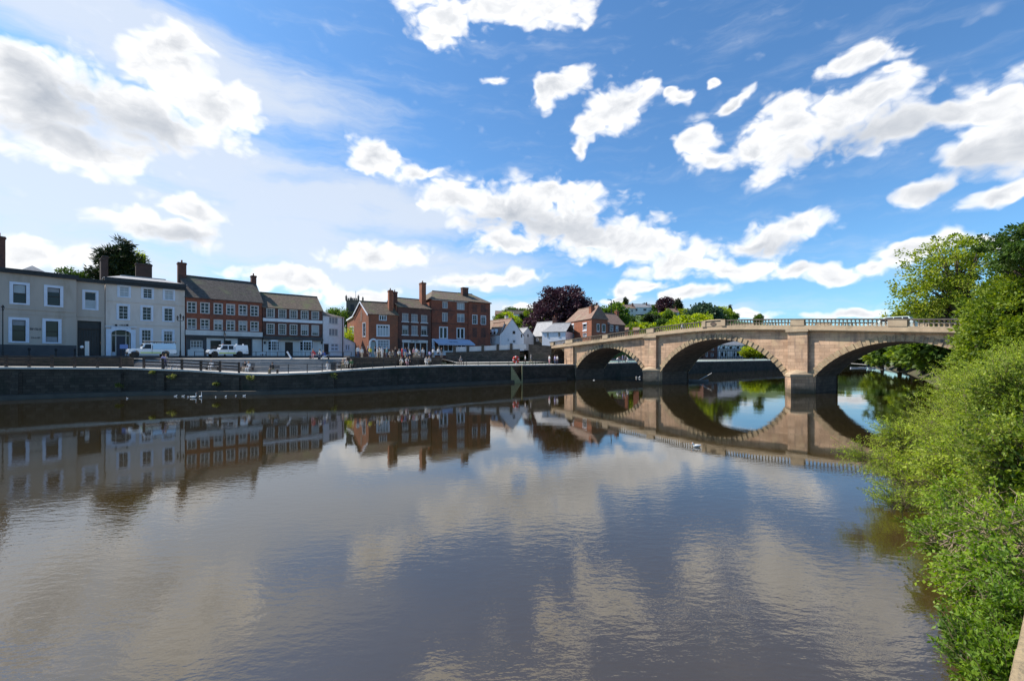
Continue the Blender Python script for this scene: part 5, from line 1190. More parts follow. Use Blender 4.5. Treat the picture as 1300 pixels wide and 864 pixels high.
# its sunlit left wing with dormers
A = Vector((PX(621, 109), 109)); B = Vector((PX(634.6, 105.6), 105.6))
rw, fw_ = simple_house('white_dormer_cottage', 'small white cottage front with two gabled dormers next to the tall brick house', A, B, Vector((.4, .92)) * 5, 5.0, PZ(425.2, 107), PZ(409, 109), M['white'], M['tilered'], [(623.2, 429.5, 624.8, 436), (627.4, 429.5, 629, 436)], over=.1, cols_=1)
for x in (623.4, 628.2):
    dm = MB(); u = fw_.u(x); z0 = PZ(425, 107); n = .55
    dm.add([fw_.p(u - n, z0, .05), fw_.p(u + n, z0, .05), fw_.p(u + n, z0 + .75, .05), fw_.p(u, z0 + 1.45, .05), fw_.p(u - n, z0 + .75, .05), fw_.p(u - n, z0, -1.5), fw_.p(u + n, z0, -1.5), fw_.p(u + n, z0 + .75, -1.5), fw_.p(u, z0 + 1.45, -1.5), fw_.p(u - n, z0 + .75, -1.5)], [(0, 1, 2, 3, 4), (1, 6, 7, 2), (2, 7, 8, 3), (3, 8, 9, 4), (4, 9, 5, 0)], M['white'])
    do = dm.build('dormer', rw); g = MB(); fw_.box(g, u - .28, u + .28, z0 + .15, z0 + .75, .052, .08, M['glass']); g.build('pane', do)
D10 = 118
simple_house('rear_cottage', 'second cream gabled cottage half hidden behind the white gabled cottage', Vector((PX(661, D10), D10)), Vector((PX(679, D10 + 3), D10 + 3)), Vector((-.6, .8)) * 8, 6, PZ(427, D10), PZ(416.3, D10 + 1.5), M['offwhite'], M['slate'], [(669.5, 424, 671, 427.5)], True, over=.1)
simple_house('grey_barn', 'grey roofed stone barn under the copper beech', Vector((PX(676, 121), 121)), Vector((PX(700, 116), 116)), Vector((.45, .9)) * 7, 6, PZ(427, 121), PZ(409, 123), M['rampst'], M['slate'], [(681, 429.5, 683.5, 433)], over=.2)
simple_house('white_cafe', 'white painted building with pale slate roof at the bridge end', Vector((PX(688.2, 108), 108)), Vector((PX(718, 105.5), 105.5)), Vector((.4, .92)) * 8, 6, PZ(421.3, 108), PZ(410.5, 111), M['white'], M['slate'], [(694.6, 422.6, 696.4, 427.6), (708.6, 422, 711.2, 427)], hip=(1.8, 0), chim=[(PX(704, 114), 114, PZ(402.5, 114), .9)], frame=M['offwhite'])
# brick house above the bridge: sunlit face towards the left
A = Vector((PX(718.3, 116), 116)); Bc = Vector((PX(751, 103), 103))
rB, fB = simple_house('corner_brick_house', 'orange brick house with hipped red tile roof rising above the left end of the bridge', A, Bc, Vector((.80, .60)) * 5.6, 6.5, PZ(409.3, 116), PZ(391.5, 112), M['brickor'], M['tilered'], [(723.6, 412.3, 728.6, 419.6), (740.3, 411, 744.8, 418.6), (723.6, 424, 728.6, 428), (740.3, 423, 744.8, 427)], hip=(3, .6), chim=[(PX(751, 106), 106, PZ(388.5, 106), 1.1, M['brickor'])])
for w in ((723.6, 412.3, 728.6, 419.6), (740.3, 411, 744.8, 418.6)):
    h = fB.rect(*w); mb = MB(); fB.box(mb, h[0] - .15, h[1] + .15, h[2] - .35, h[2] - .1, -.02, .1, M['white']); fB.box(mb, h[0] - .15, h[1] + .15, h[3], h[3] + .3, -.02, .1, M['white']); mb.build('window_ledge', rB)
q0 = Bc + Vector((.80, .60)) * .01
fs_ = Fac(Bc, Bc + Vector((.80, .60)) * 5.6, 6.5)
for x0, x1, y0, y1 in ((758, 760.5, 411.5, 420), (764.5, 768, 412, 421)):
    h = fs_.rect(x0, y0, x1, y1); mb = MB(); fs_.box(mb, h[0] - .12, h[1] + .12, h[2] - .2, h[3] + .12, -.01, .05, M['white']); wo = mb.build('window', rB); mb = MB(); fs_.box(mb, h[0], h[1], h[2], h[3], .052, .07, M['glass']); mb.build('pane', wo)
A = Bc + Vector((.80, .60)) * 5.62; B = A + Vector((.80, .60)) * 6.4
simple_house('shaded_brick_house', 'brick wing browned for shade, with white windows, right of the orange brick house', A, B, Vector((-.33, .945)) * 8, 6.5, PZ(411, 106.5), PZ(396.5, 110), M['brickdk'], M['tilered'], [(774.5, 413, 778, 420.5), (782, 414, 784.5, 420.5)], hip=(0, .3), chim=[(PX(783, 114), 114, PZ(394.5, 114), .9, M['brickor'])])  # shaded side of the orange brick house; shade put into the browner brick colour
def chapel_sheds():
    for i, (x0, x1, y0, y1, D) in enumerate(((791, 797.5, 413.5, 421, 125), (804, 811, 414, 420, 130))):
        simple_house('garden_shed', ['pale roofed low shed nearest the brick houses behind the balustrade', 'pale roofed low shed farther right behind the balustrade'][i], Vector((PX(x0, D), D)), Vector((PX(x1, D - 1), D - 1)), Vector((.3, .95)) * 3, 6.5, PZ(418.5, D), PZ(415.5, D), M['brick'], M['tilered'], cat='shed')
chapel_sheds()
# timber framed house seen under the middle arch
def timber_house():
    D = 172; A = Vector((PX(911.5, D), D)); B = Vector((PX(944, D + 8), D + 8)); f = Fac(A, B, 3.6); ze = PZ(437.5, D)
    r = thing('timber_framed_house', 'black and white timber framed house seen through the middle arch', 'house', (*A, 3.6))
    hs = [f.rect(x, 446.5, x + 2.6, 452) for x in (915.5, 920, 931, 935.5)] + [f.rect(x, 439.6, x + 3.6, 442.3) for x in (917, 926, 935)]
    c, _, _ = shell(r, f, -f.n * 8, ze, hs, M['white'])
    for h in hs: window(f, h, r, 0, 2, 1, M['dkwood'], fw=.1, sill=False)
    mb = MB()
    for k in np.linspace(0, 1, 12): u = lerp(0, f.W - .2, k); f.box(mb, u, u + .2, 3.6, f.z(444.6, u), .01, .07, M['black'])
    for y in (437.8, 443.2, 445, 453.4): z = PZ(y, D + 4); f.box(mb, 0, f.W, z - .13, z + .13, .01, .09, M['black'])
    for k in np.linspace(.04, .92, 7): u = k * f.W; mb.bar(f.p(u, f.z(443, u), .03), f.p(u + 1, f.z(438.3, u), .03), .1, M['black'], 4)
    mb.build('timber_frame', r); roof_mesh(c, ze, ze + 3.2, 'gable', M['slate'], .3).build('roof', r)
    D = 168; simple_house('riverside_brick_house', 'dark brick house left of the timber framed house, under the middle arch', Vector((PX(893, D), D)), Vector((PX(910.5, D + 3), D + 3)), Vector((-.3, .95)) * 8, 3.6, PZ(430, D), PZ(420, D + 4), M['brickdk'], M['tile'], [(896, 447, 898.2, 452.5), (903.5, 441, 906, 444.5), (902.5, 448.5, 905.5, 452.5)])
timber_house()

# hillside trees and houses
def tree_proto(name, leafmat, seed, shape=(1, 1, 1)):
    base = (0, 0, 0); root = thing(name, 'x', 'tree', base)
    Ps, Ds, Ts, cc = clump_crown((0, 0, 5.2 * shape[2]), (3.4 * shape[0], 3.4 * shape[1], 3.4 * shape[2]), 90, 34, 1.15, 0, .4)
    p2, d2, t2, c2 = clump_crown((1.2, .4, 3.6 * shape[2]), (3.2 * shape[0], 3 * shape[1], 2.2 * shape[2]), 45, 34, 1.0, 0, .4)
    P_ = np.concatenate([Ps, p2]); D_ = np.concatenate([Ds, d2]); T_ = np.concatenate([Ts, t2]); k = P_[:, 2] > .3
    leaf_mesh('crown', P_[k], D_[k], .75, .5, leafmat, root, T_[k]); trunk_mesh(base, (0, 0, 6.5 * shape[2]), .3, cc, 8, M['bark'], root, seed); return root
PROT = {}
KINDS = [('round_tree', 'mid', (1, 1, 1)), ('lime_tree', 'lime', (1.15, 1.1, .9)), ('pine_tree', 'conifer', (.55, .55, 1.5)), ('oak_tree', 'dark', (1.1, 1.1, .95)), ('purple_tree', 'beech', (1, 1, 1)), ('willow_tree', 'bluegreen', (1.3, 1.2, .9)), ('birch_tree', 'hazel', (.9, .9, 1.1))]
for n_, l_, s_ in KINDS: PROT[n_] = [tree_proto(n_, LM[l_], len(n_) + ord(n_[1]), s_), 0]
def put_tree(kind, label, px, D, h, w=None, base=None, rz=None, group=None):
    pr = PROT[kind]
    o = pr[0] if pr[1] == 0 else copy_tree(pr[0]); pr[1] += 1
    z = hill(px, D) if base is None else base
    if base is None and h > 10: h *= .82
    s = h / {'pine_tree': 12.6, 'lime_tree': 8.4, 'oak_tree': 8.8, 'willow_tree': 8.6, 'birch_tree': 10.2}.get(kind, 9.3)
    o.location = (PX(px, D), D, z - .2 * s); o.scale = (s * (w or 1), s * (w or 1), s); o.rotation_euler.z = random.uniform(0, 6.28) if rz is None else rz
    tag(o, label, 'tree', group)
    return o
NAMED = [
 ('lime_tree', 'broad bright yellow-green tree right above the bridge balustrade', 868, 190, 14, 1.25), ('lime_tree', 'second yellow-green tree overlapping the broad bright one above the bridge', 888, 200, 15, 1.1),
 ('willow_tree', 'tall grey-green loose tree right behind the bright yellow-green trees', 893, 230, 20, 1.15), ('willow_tree', 'smaller grey-green tree tailing off to the right above the bridge', 911, 235, 13, 1.1),
 ('purple_tree', 'dark blue-purple tree on the skyline above the second bridge arch', 845, 300, 19, .95), ('pine_tree', 'dark pointed conifer between the purple tree and the yellow-green trees', 861, 290, 17, 1.0),
 ('pine_tree', 'dark conifer in front of the white hillside house', 824, 215, 12, 1.5), ('pine_tree', 'small dark conifer on the skyline left of the white hillside house', 794, 330, 17, .8),
 ('round_tree', 'round green tree behind the chimney of the shaded brick wing', 777, 200, 21, 1.0), ('purple_tree', 'rust coloured bush below the white hillside house', 803, 200, 8, 1.2),
 ('pine_tree', 'tiny dark tree rising alone above the balustrade left of centre', 927, 330, 15, .7), ('round_tree', 'small faint tree standing alone above the middle of the balustrade', 963, 300, 8.5, .9),
 ('oak_tree', 'dark tree on the skyline beside the red roofed hill houses', 649, 330, 14, 1.0), ('birch_tree', 'green tree left of the purple beech on the hillside', 672, 260, 14, 1.2)]
for k, lb, px, D, h, w in NAMED: put_tree(k, lb, px, D, h, w)
r3 = random.Random(5)
HT = {'round_tree': 'rounded mid green tree among many on the far hillside', 'lime_tree': 'yellowish green tree among many on the far hillside', 'oak_tree': 'dark green spreading tree among many on the far hillside', 'birch_tree': 'fresh green upright tree among many on the far hillside', 'pine_tree': 'dark narrow conifer among the trees on the far hillside'}
for i in range(120):
    px = r3.uniform(625, 935) if i < 95 else r3.uniform(935, 1090); D = r3.choice([150, 180, 210, 240, 280, 330, 390, 460]) * r3.uniform(.93, 1.07)
    if 678 < px < 790 and D < 220: D += 120
    if px > 935: D = max(D, 250)
    k = r3.choices(list(HT), [5, 3, 3, 4, 1])[0]; h = r3.uniform(7, 12) * (1.0 if D < 300 else 1.15)
    if px > 935: h *= .32
    put_tree(k, HT[k], px, D, h, r3.uniform(.9, 1.4), group='trees on the far hillside: ' + k.replace('_', ' ') + 's')
for i, (px, D, w, wm, rm, lb) in enumerate([(814, 320, 16, M['white'], M['slate'], 'large white house on the hill above the bridge'), (637, 330, 9, M['brick'], M['tilered'], 'small red house on the skyline above the white gabled cottage'), (652, 300, 9, M['brickor'], M['tile'], 'red brick hill house, right of the smaller one on the skyline'), (661, 290, 9, M['white'], M['tile'], 'white fronted hill house left of the copper beech'), (800, 300, 8, M['offwhite'], M['tilered'], 'small pale house left of the large white hill house'), (830, 340, 10, M['offwhite'], M['slate'], 'pale house peeping right of the large white hill house'), (856, 280, 7, M['offwhite'], M['tilered'], 'tiny cream house between the purple tree and the conifer')]):
    z = hill(px, D) + (2.5 if i in (0, 5) else 1.5); X = PX(px, D)
    A = Vector((X - w / 2, D - 1)); B = Vector((X + w / 2, D + 1)); k = F / D
    wn = [(px - w * k * .3, HY - (z + 3.6 - EYE) * k, px - w * k * .16, HY - (z + 2.0 - EYE) * k), (px + w * k * .1, HY - (z + 3.6 - EYE) * k, px + w * k * .24, HY - (z + 2.0 - EYE) * k)]
    simple_house('hill_house', lb, A, B, Vector((-.1, 1)) * 7, z, z + 4.6, z + 7.4, wm, rm, wn, chim=[(X + w * .3, D + 3, z + 8.4, .8)])
# trees on the right bank beyond the bridge (seen under the right arch)
RB = [('birch_tree', 'light green willow leaning over the far water under the right arch', 1120, 150, 12, 1.3, .4), ('round_tree', 'green bank tree in the middle of the right arch opening', 1142, 132, 13, 1.3, .6), ('oak_tree', 'dark bank tree beside the light willow under the right arch', 1160, 118, 16, 1.2, .6), ('birch_tree', 'green tree overhanging the river just beyond the right arch', 1172, 98, 13, 1.2, .5), ('round_tree', 'nearest dark leafy tree beyond the right arch touching the water', 1190, 84, 13, 1.2, .5), ('oak_tree', 'tree behind the hedge of foliage right of the right arch', 1222, 80, 14, 1.2, 1), ('willow_tree', 'pale grey-green tree at the far river bend', 1098, 185, 8, 1.3, 1), ('oak_tree', 'dark tree closing the far river bend', 1080, 200, 6.5, 1.6, 2), ('round_tree', 'tree at the left of the far river bend', 1050, 215, 6, 1.6, 2), ('lime_tree', 'yellow-green bush behind the far quay right of the timber house', 957, 165, 6, 1.5, 3.3), ('oak_tree', 'dark bush on the far quay right of the timber house', 975, 170, 6, 1.5, 3.3), ('round_tree', 'dull green bush on the far quay', 1000, 175, 8, 1.6, 3)]
for k, lb, px, D, h, w, bz in RB: put_tree(k, lb, px, D, h, w, bz)

# tall tree over the right end of the bridge
tree('sycamore_tree', 'tall open crowned tree standing behind the right end of the bridge', (PX(1225, 60), 60, 2.5), [pb(1205, 345, 60, 52, 44, 5), pb(1175, 375, 60, 36, 40, 4), pb(1240, 350, 61, 34, 40, 5), pb(1155, 400, 60, 18, 30, 3), pb(1215, 400, 60, 45, 30, 4), pb(1210, 318, 60, 34, 20, 4)], LM['ash'], (.36, .2), 450, 40, .72, .45, nl=90, surf=.3, top=(PX(1215, 60), 60, PZ(325, 60)), seed=11)
tree('chestnut_tree', 'dark leafy branches entering the frame at the right edge above the hedge', (PX(1345, 26), 26, 3), [pb(1335, 300, 26, 60, 24, 3), pb(1300, 318, 25, 26, 10, 1.2), pb(1290, 330, 26, 20, 7, 1), pb(1345, 330, 26, 50, 30, 3), pb(1298, 292, 26, 10, 8, .8)], LM['dark'], (.2, .11), 380, 46, .42, .3, nl=40, surf=.2, top=(PX(1340, 26), 26, PZ(300, 26)), seed=12, flat=.45)
tree('hawthorn_tree', 'dense mid green tree between the bridge and the near willow', (PX(1290, 27), 27, 2.4), [pb(1318, 410, 27, 62, 62, 3.4), pb(1283, 445, 28, 40, 56, 3), pb(1258, 480, 30, 30, 44, 2.5), pb(1330, 370, 27, 44, 34, 3), pb(1294, 400, 28, 32, 34, 2.4), pb(1258, 428, 30, 18, 26, 1.6)], LM['hazel'], (.19, .13), 1250, 56, .46, .25, nl=40, surf=.72, seed=13)

# ------------------------------------------------------------------ near foliage: twigs carrying real leaves
def twig_bush(name, label, cat, blobs, ntwig, tl, leafn, ln, wd, m, stem, droop=.25, up=.55, seed=1, base=None, fill=0, fillsz=.12, fillm=None, tr=.004, spread=1.0, shell_=.62):
    r = np.random.default_rng(seed); vol = np.array([b[3] * b[4] * b[5] for b in blobs]) ** .67; vol /= vol.sum()
    bi = r.choice(len(blobs), ntwig, p=vol); B_ = np.array([b[:6] for b in blobs])[bi]
    d = r.normal(size=(ntwig, 3)); d /= np.linalg.norm(d, axis=1)[:, None]
    rr = (shell_ + (1 - shell_) * r.random(ntwig) ** .7)[:, None]
    ncl = max(12, ntwig // 42); ci = r.integers(0, ncl, ntwig); cb = r.choice(len(blobs), ncl, p=vol); CB = np.array([b[:6] for b in blobs])[cb]
    cdn = r.normal(size=(ncl, 3)); cdn /= np.linalg.norm(cdn, axis=1)[:, None]; cpos = CB[:, :3] + cdn * CB[:, 3:6] * (shell_ + (1 - shell_) * r.random((ncl, 1)) ** .7)
    off = r.normal(size=(ntwig, 3)); off *= (CB[ci, 3:6].min(axis=1) * .17 + tl * .12)[:, None]
    root_p = cpos[ci] + off; d = cdn[ci] * .9 + off / (np.linalg.norm(off, axis=1)[:, None] + 1e-9) * .6; d /= np.linalg.norm(d, axis=1)[:, None]
    dd = d * np.array([1, 1, .6]) * .8 + np.array([-.15, -.1, up]) + r.normal(size=(ntwig, 3)) * .35 * spread; dd /= np.linalg.norm(dd, axis=1)[:, None]
    L_ = tl * r.uniform(.5, 1.35, ntwig)
    ct = r.normal(.52, .2, ncl); tone = np.clip(ct[ci] + r.normal(0, .12, ntwig), 0, 1)
    k = np.linspace(.08, 1, leafn)[None, :, None]
    sag = np.zeros((ntwig, leafn, 3)); sag[:, :, 2] = -droop * (k[..., 0] ** 2) * L_[:, None]
    P_ = root_p[:, None, :] + dd[:, None, :] * L_[:, None, None] * k + sag
    tang = dd[:, None, :] + np.array([0, 0, -1]) * (2 * droop * k)
    side = np.cross(np.broadcast_to(tang, P_.shape), r.normal(size=(ntwig, 1, 3))); side /= (np.linalg.norm(side, axis=2)[:, :, None] + 1e-9)
    sg = np.where(np.arange(leafn) % 2 == 0, 1, -1)[None, :, None]
    D_ = tang * .75 + side * sg * .8 + r.normal(size=P_.shape) * .28
    P2 = P_.reshape(-1, 3); D2 = D_.reshape(-1, 3); T2 = np.clip(np.repeat(tone, leafn) + r.normal(0, .13, len(P2)) + np.tile(np.linspace(-.08, .12, leafn), ntwig), 0, 1)
    kp = P2[:, 2] > .1; P2, D2, T2 = P2[kp], D2[kp], T2[kp]
    b0 = base or (float(B_[:, 0].mean()), float(B_[:, 1].mean()), .5)
    root = thing(name, label, cat, b0)
    size = r.uniform(.65, 1.25, len(P2)); leaf_mesh('foliage', P2, D2, ln * size, wd * size, m, root, T2, base=b0)
    # stems as thin three-sided tubes
    ns = 4; ks = np.linspace(-.35, 1, ns)[None, :, None]; S_ = root_p[:, None, :] + dd[:, None, :] * L_[:, None, None] * ks; S_[:, :, 2] += -droop * (np.maximum(ks[..., 0], 0) ** 2) * L_[:, None]
    x = np.cross(dd, r.normal(size=dd.shape)); x /= np.linalg.norm(x, axis=1)[:, None]; y = np.cross(dd, x)
    V = np.empty((ntwig, ns, 3, 3)); rad = tr * np.linspace(1.6, .45, ns)
    for j in range(3):
        a = 2 * math.pi * j / 3; V[:, :, j] = S_ + (x * math.cos(a) + y * math.sin(a))[:, None, :] * rad[None, :, None]
    base_i = (np.arange(ntwig) * ns * 3)[:, None, None, None] + (np.arange(ns - 1) * 3)[None, :, None, None]
    j0 = np.arange(3); j1 = (j0 + 1) % 3; qd = np.stack([j0, j1, j1 + 3, j0 + 3], 1)[None, None]; F_ = (base_i + qd).reshape(-1, 4)
    me = bpy.data.meshes.new('stems'); vv = (V.reshape(-1, 3) - np.array(b0)); me.vertices.add(len(vv)); me.vertices.foreach_set('co', vv.ravel().astype(np.float32))
    me.loops.add(F_.size); me.loops.foreach_set('vertex_index', F_.ravel().astype(np.int32)); me.polygons.add(len(F_)); me.polygons.foreach_set('loop_start', np.arange(0, F_.size, 4, dtype=np.int32)); me.polygons.foreach_set('loop_total', np.full(len(F_), 4, dtype=np.int32))
    me.materials.append(stem); me.update(calc_edges=True); so_ = bpy.data.objects.new('stems', me); COL.objects.link(so_); so_.parent = root
    if fill:
        fi = r.choice(len(blobs), fill, p=vol); FB = np.array([b[:6] for b in blobs])[fi]; fd = r.normal(size=(fill, 3)); fd /= np.linalg.norm(fd, axis=1)[:, None]
        FP = FB[:, :3] + fd * FB[:, 3:6] * (r.random((fill, 1)) ** .4 * .78); kk = FP[:, 2] > .12; FP = FP[kk]
        leaf_mesh('inner_foliage', FP, r.normal(size=FP.shape), fillsz * r.uniform(.7, 1.3, len(FP)), fillsz * .6, fillm or m, root, np.clip(r.normal(.35, .15, len(FP)), 0, 1), base=b0)
    return root, root_p, dd
def limbs(root, pts, m, name='branches', rad=.04):
    mb = MB()
    for a, b in pts:
        a, b = Vector(a), Vector(b); c = a.lerp(b, .5) + Vector((random.uniform(-.2, .2), random.uniform(-.2, .2), .15)) * (b - a).length * .5
        mb.tube([a, c, b], [rad, rad * .65, rad * .25], m, 5)
    mb.build(name, root)

wb = [pb(1308, 560, 17, 78, 84, 3.6), pb(1246, 590, 15.5, 44, 40, 2.0), pb(1198, 600, 14.5, 34, 24, 1.2), pb(1163, 592, 14.5, 24, 13, .9), pb(1333, 500, 21, 84, 48, 4), pb(1272, 520, 20, 30, 36, 2.4), pb(1318, 625, 11, 76, 70, 2.2), pb(1223, 640, 12.5, 28, 24, 1.0)]
rt, rp, _ = twig_bush('willow_bush', 'big pale green willow bush leaning over the water at the right', 'bush', wb, 14000, .72, 14, .105, .03, LM['willow'], M['twig'], .28, .6, 21, fill=26000, fillsz=.13, fillm=LM['willow'], tr=.0045, shell_=.55)
limbs(rt, [((17.5 + random.uniform(-1, 1), 15.5, .4), tuple(rp[i])) for i in range(0, 14000, 280)], M['twig'], rad=.05)
# long shoots reaching out over the river
sb = [pb(1128, 583, 13.8, 34, 8, .7), pb(1150, 560, 15.2, 26, 20, .8), pb(1150, 612, 13, 26, 14, .8), pb(1140, 640, 12, 14, 10, .5)]
twig_bush('willow_shoots', 'loose willow shoots reaching left over the water', 'branch', sb, 700, .6, 18, .085, .018, LM['willow'], M['twig'], .15, .25, 22, tr=.005, shell_=.2)
eb = [pb(1258, 690, 8.6, 46, 42, .9), pb(1291, 655, 9.5, 60, 50, 1.2), pb(1226, 668, 9.4, 30, 30, .7), pb(1201, 690, 9, 14, 20, .4), pb(1321, 700, 7, 60, 60, 1.0)]
rt, rp, _ = twig_bush('elder_bush', 'broad leaved yellow-green bush with bare tangled stems below the willow', 'bush', eb, 2700, .36, 10, .07, .045, LM['fresh'], M['deadtwig'], .3, .35, 23, fill=1500, fillsz=.09, fillm=LM['ivy'], tr=.004, shell_=.4)
limbs(rt, [((7.9 + random.uniform(-.5, .9), 6.9 + random.uniform(-.4, 1), .6 + random.uniform(0, .8)), tuple(rp[i])) for i in range(0, 2700, 18)], M['deadtwig'], rad=.013)
bb_ = [pb(1267, 745, 6.6, 42, 30, .6), pb(1244, 765, 6.8, 22, 26, .4), pb(1307, 760, 6, 50, 40, .8)]
rt, rp, _ = twig_bush('bramble', 'sparse yellowing bramble with bare straw coloured stems at the water edge', 'bramble', bb_, 1100, .3, 9, .06, .045, LM['fresh'], M['deadtwig'], .35, .2, 24, tr=.0045, shell_=.2)
limbs(rt, [((6.9 + random.uniform(-.3, 1), 5.9 + random.uniform(-.4, .8), .5), tuple(rp[i])) for i in range(0, 700, 9)], M['deadtwig'], rad=.011)
nb = [pb(1288, 845, 4.4, 42, 44, .5), pb(1307, 800, 4.8, 38, 34, .6), pb(1264, 820, 5, 24, 26, .35), pb(1294, 880, 4.0, 46, 36, .5)]
twig_bush('nettle_clump', 'saturated green nettle-like clump beside the sandstone wall', 'plant', nb, 2200, .22, 12, .055, .026, LM['nettle'], M['twig'], .1, .9, 25, fill=3000, fillsz=.06, fillm=LM['hazel'], tr=.003, shell_=.3)
lb_ = [pb(1297, 520, 14, 34, 60, 1.0), pb(1310, 600, 9, 40, 60, 1.0)]
twig_bush('sallow_bush', 'deeper green bush with coarse leaves at the right edge amid the willow', 'bush', lb_, 2400, .45, 13, .08, .04, LM['hazel'], M['twig'], .25, .5, 26, fill=3000, fillsz=.12, fillm=LM['hazel'], shell_=.4)

# ------------------------------------------------------------------ people
def skin_body(name, joints, edges, cuts, sub=1):
    """joints: name -> (pos, radius, slot); one continuous skinned surface; slot chooses the clothing material"""
    me = bpy.data.meshes.new(name + '_skel'); names = list(joints); me.from_pydata([joints[n][0] for n in names], [(names.index(a), names.index(b)) for a, b in edges], [])
    o = bpy.data.objects.new(name + '_skel', me); COL.objects.link(o)
    md = o.modifiers.new('s', 'SKIN'); md.use_smooth_shade = True
    for i, n in enumerate(names):
        rr = joints[n][1]; rr = rr if isinstance(rr, tuple) else (rr, rr); me.skin_vertices[0].data[i].radius = rr
    me.skin_vertices[0].data[0].use_root = True
    s = o.modifiers.new('u', 'SUBSURF'); s.levels = sub; s.render_levels = sub
    dg = bpy.context.evaluated_depsgraph_get(); ev = o.evaluated_get(dg); out = bpy.data.meshes.new_from_object(ev)
    bpy.data.objects.remove(o); [out.materials.append(M['skin']) for _ in range(4)]; J = np.array([joints[n][0] for n in names]); SL = [joints[n][2] for n in names]
    for p in out.polygons:
        d = ((J - np.array(p.center)) ** 2).sum(1); p.material_index = SL[int(d.argmin())]; p.use_smooth = True
    out.name = name
    return out
# slots: 0 skin, 1 top, 2 trousers, 3 shoes
def person_joints(pose):
    J = {}
    def add(n, p, r, s): J[n] = (p, r, s)
    if pose in ('stand', 'walk', 'talk'):
        hz = .93
        add('pelvis', (0, 0, hz), (.15, .12), 2); add('belly', (0, 0, 1.06), (.15, .115), 1); add('waist', (0, 0, 1.16), (.145, .11), 1); add('chest', (0, .01, 1.32), (.165, .115), 1); add('shoulder', (0, 0, 1.43), (.10, .09), 1)
        add('neck', (0, .01, 1.51), .055, 0); add('jaw', (0, .03, 1.575), .078, 0); add('head', (0, .015, 1.66), (.082, .098), 0); add('crown', (0, .005, 1.725), (.065, .075), 0)
        st = .30 if pose == 'walk' else .02
        for sgn, k in ((1, 'r'), (-1, 'l')):
            f = st * sgn
            add('hip' + k, (.09 * sgn, 0, .88), .095, 2); add('thigh' + k, (.1 * sgn, f * .35, .68), .083, 2); add('knee' + k, (.1 * sgn, f * .7 + .02, .49), .06, 2); add('calf' + k, (.105 * sgn, f * .85 - .02, .32), .055, 2); add('ankle' + k, (.105 * sgn, f - .03, .1), .042, 2); add('foot' + k, (.11 * sgn, f - .01, .045), (.042, .05), 3); add('toe' + k, (.125 * sgn, f + .14, .035), (.035, .04), 3)
            a = -f * .8
            add('sh' + k, (.185 * sgn, 0, 1.405), .062, 1)
            if pose == 'talk' and sgn == 1: add('elb' + k, (.25 * sgn, .08, 1.14), .042, 1); add('fore' + k, (.2 * sgn, .2, 1.16), .036, 1); add('wri' + k, (.12 * sgn, .30, 1.2), .028, 0); add('hand' + k, (.09 * sgn, .36, 1.22), (.035, .022), 0); add('tips' + k, (.07 * sgn, .42, 1.23), (.025, .013), 0)
            else: add('elb' + k, (.235 * sgn, a * .3 - .02, 1.13), .042, 1); add('fore' + k, (.24 * sgn, a * .55 + .02, 1.0), .036, 1); add('wri' + k, (.235 * sgn, a * .8 + .05, .88), .028, 0); add('hand' + k, (.23 * sgn, a * .9 + .06, .81), (.022, .035), 0); add('tips' + k, (.225 * sgn, a + .07, .74), (.013, .025), 0)
    else:   # sitting, seat height .45; 'lean' bends forward
        ln = .18 if pose == 'lean' else .03; hz = .55
        add('pelvis', (0, -.05, hz), (.16, .13), 2); add('belly', (0, -.05 + ln * .3, .69), (.155, .12), 1); add('waist', (0, -.04 + ln * .6, .79), (.15, .115), 1); add('chest', (0, -.02 + ln * 1.3, .94), (.165, .12), 1); add('shoulder', (0, -.01 + ln * 1.7, 1.05), (.10, .09), 1)
        add('neck', (0, .01 + ln * 1.9, 1.13), .055, 0); add('jaw', (0, .04 + ln * 2.1, 1.19), .078, 0); add('head', (0, .02 + ln * 2.1, 1.275), (.082, .098), 0); add('crown', (0, .01 + ln * 2.1, 1.34), (.065, .075), 0)
        for sgn, k in ((1, 'r'), (-1, 'l')):
            add('hip' + k, (.1 * sgn, -.02, .54), .095, 2); add('thigh' + k, (.12 * sgn, .2, .54), .083, 2); add('knee' + k, (.13 * sgn, .42, .53), .063, 2); add('calf' + k, (.13 * sgn, .44, .32), .055, 2); add('ankle' + k, (.13 * sgn, .42, .1), .042, 2); add('foot' + k, (.13 * sgn, .44, .045), (.042, .05), 3); add('toe' + k, (.14 * sgn, .58, .035), (.035, .04), 3)
            add('sh' + k, (.185 * sgn, -.01 + ln * 1.6, 1.02), .062, 1); add('elb' + k, (.24 * sgn, .1 + ln * 1.4, .77), .042, 1); add('fore' + k, (.19 * sgn, .22 + ln, .72), .036, 1); add('wri' + k, (.12 * sgn, .32 + ln * .7, .68), .028, 0); add('hand' + k, (.09 * sgn, .37 + ln * .5, .66), (.035, .022), 0); add('tips' + k, (.06 * sgn, .42 + ln * .5, .65), (.025, .013), 0)
    E = [('pelvis', 'belly'), ('belly', 'waist'), ('waist', 'chest'), ('chest', 'shoulder'), ('shoulder', 'neck'), ('neck', 'jaw'), ('jaw', 'head'), ('head', 'crown')]
    for k in 'rl': E += [('pelvis', 'hip' + k), ('hip' + k, 'thigh' + k), ('thigh' + k, 'knee' + k), ('knee' + k, 'calf' + k), ('calf' + k, 'ankle' + k), ('ankle' + k, 'foot' + k), ('foot' + k, 'toe' + k), ('shoulder', 'sh' + k), ('sh' + k, 'elb' + k), ('elb' + k, 'fore' + k), ('fore' + k, 'wri' + k), ('wri' + k, 'hand' + k), ('hand' + k, 'tips' + k)]
    return J, E
BODY = {}
for ps in ('stand', 'walk', 'talk', 'sit', 'lean'):
    J, E = person_joints(ps); BODY[ps] = (skin_body('person_' + ps, J, E, None, 1), J['head'][0])
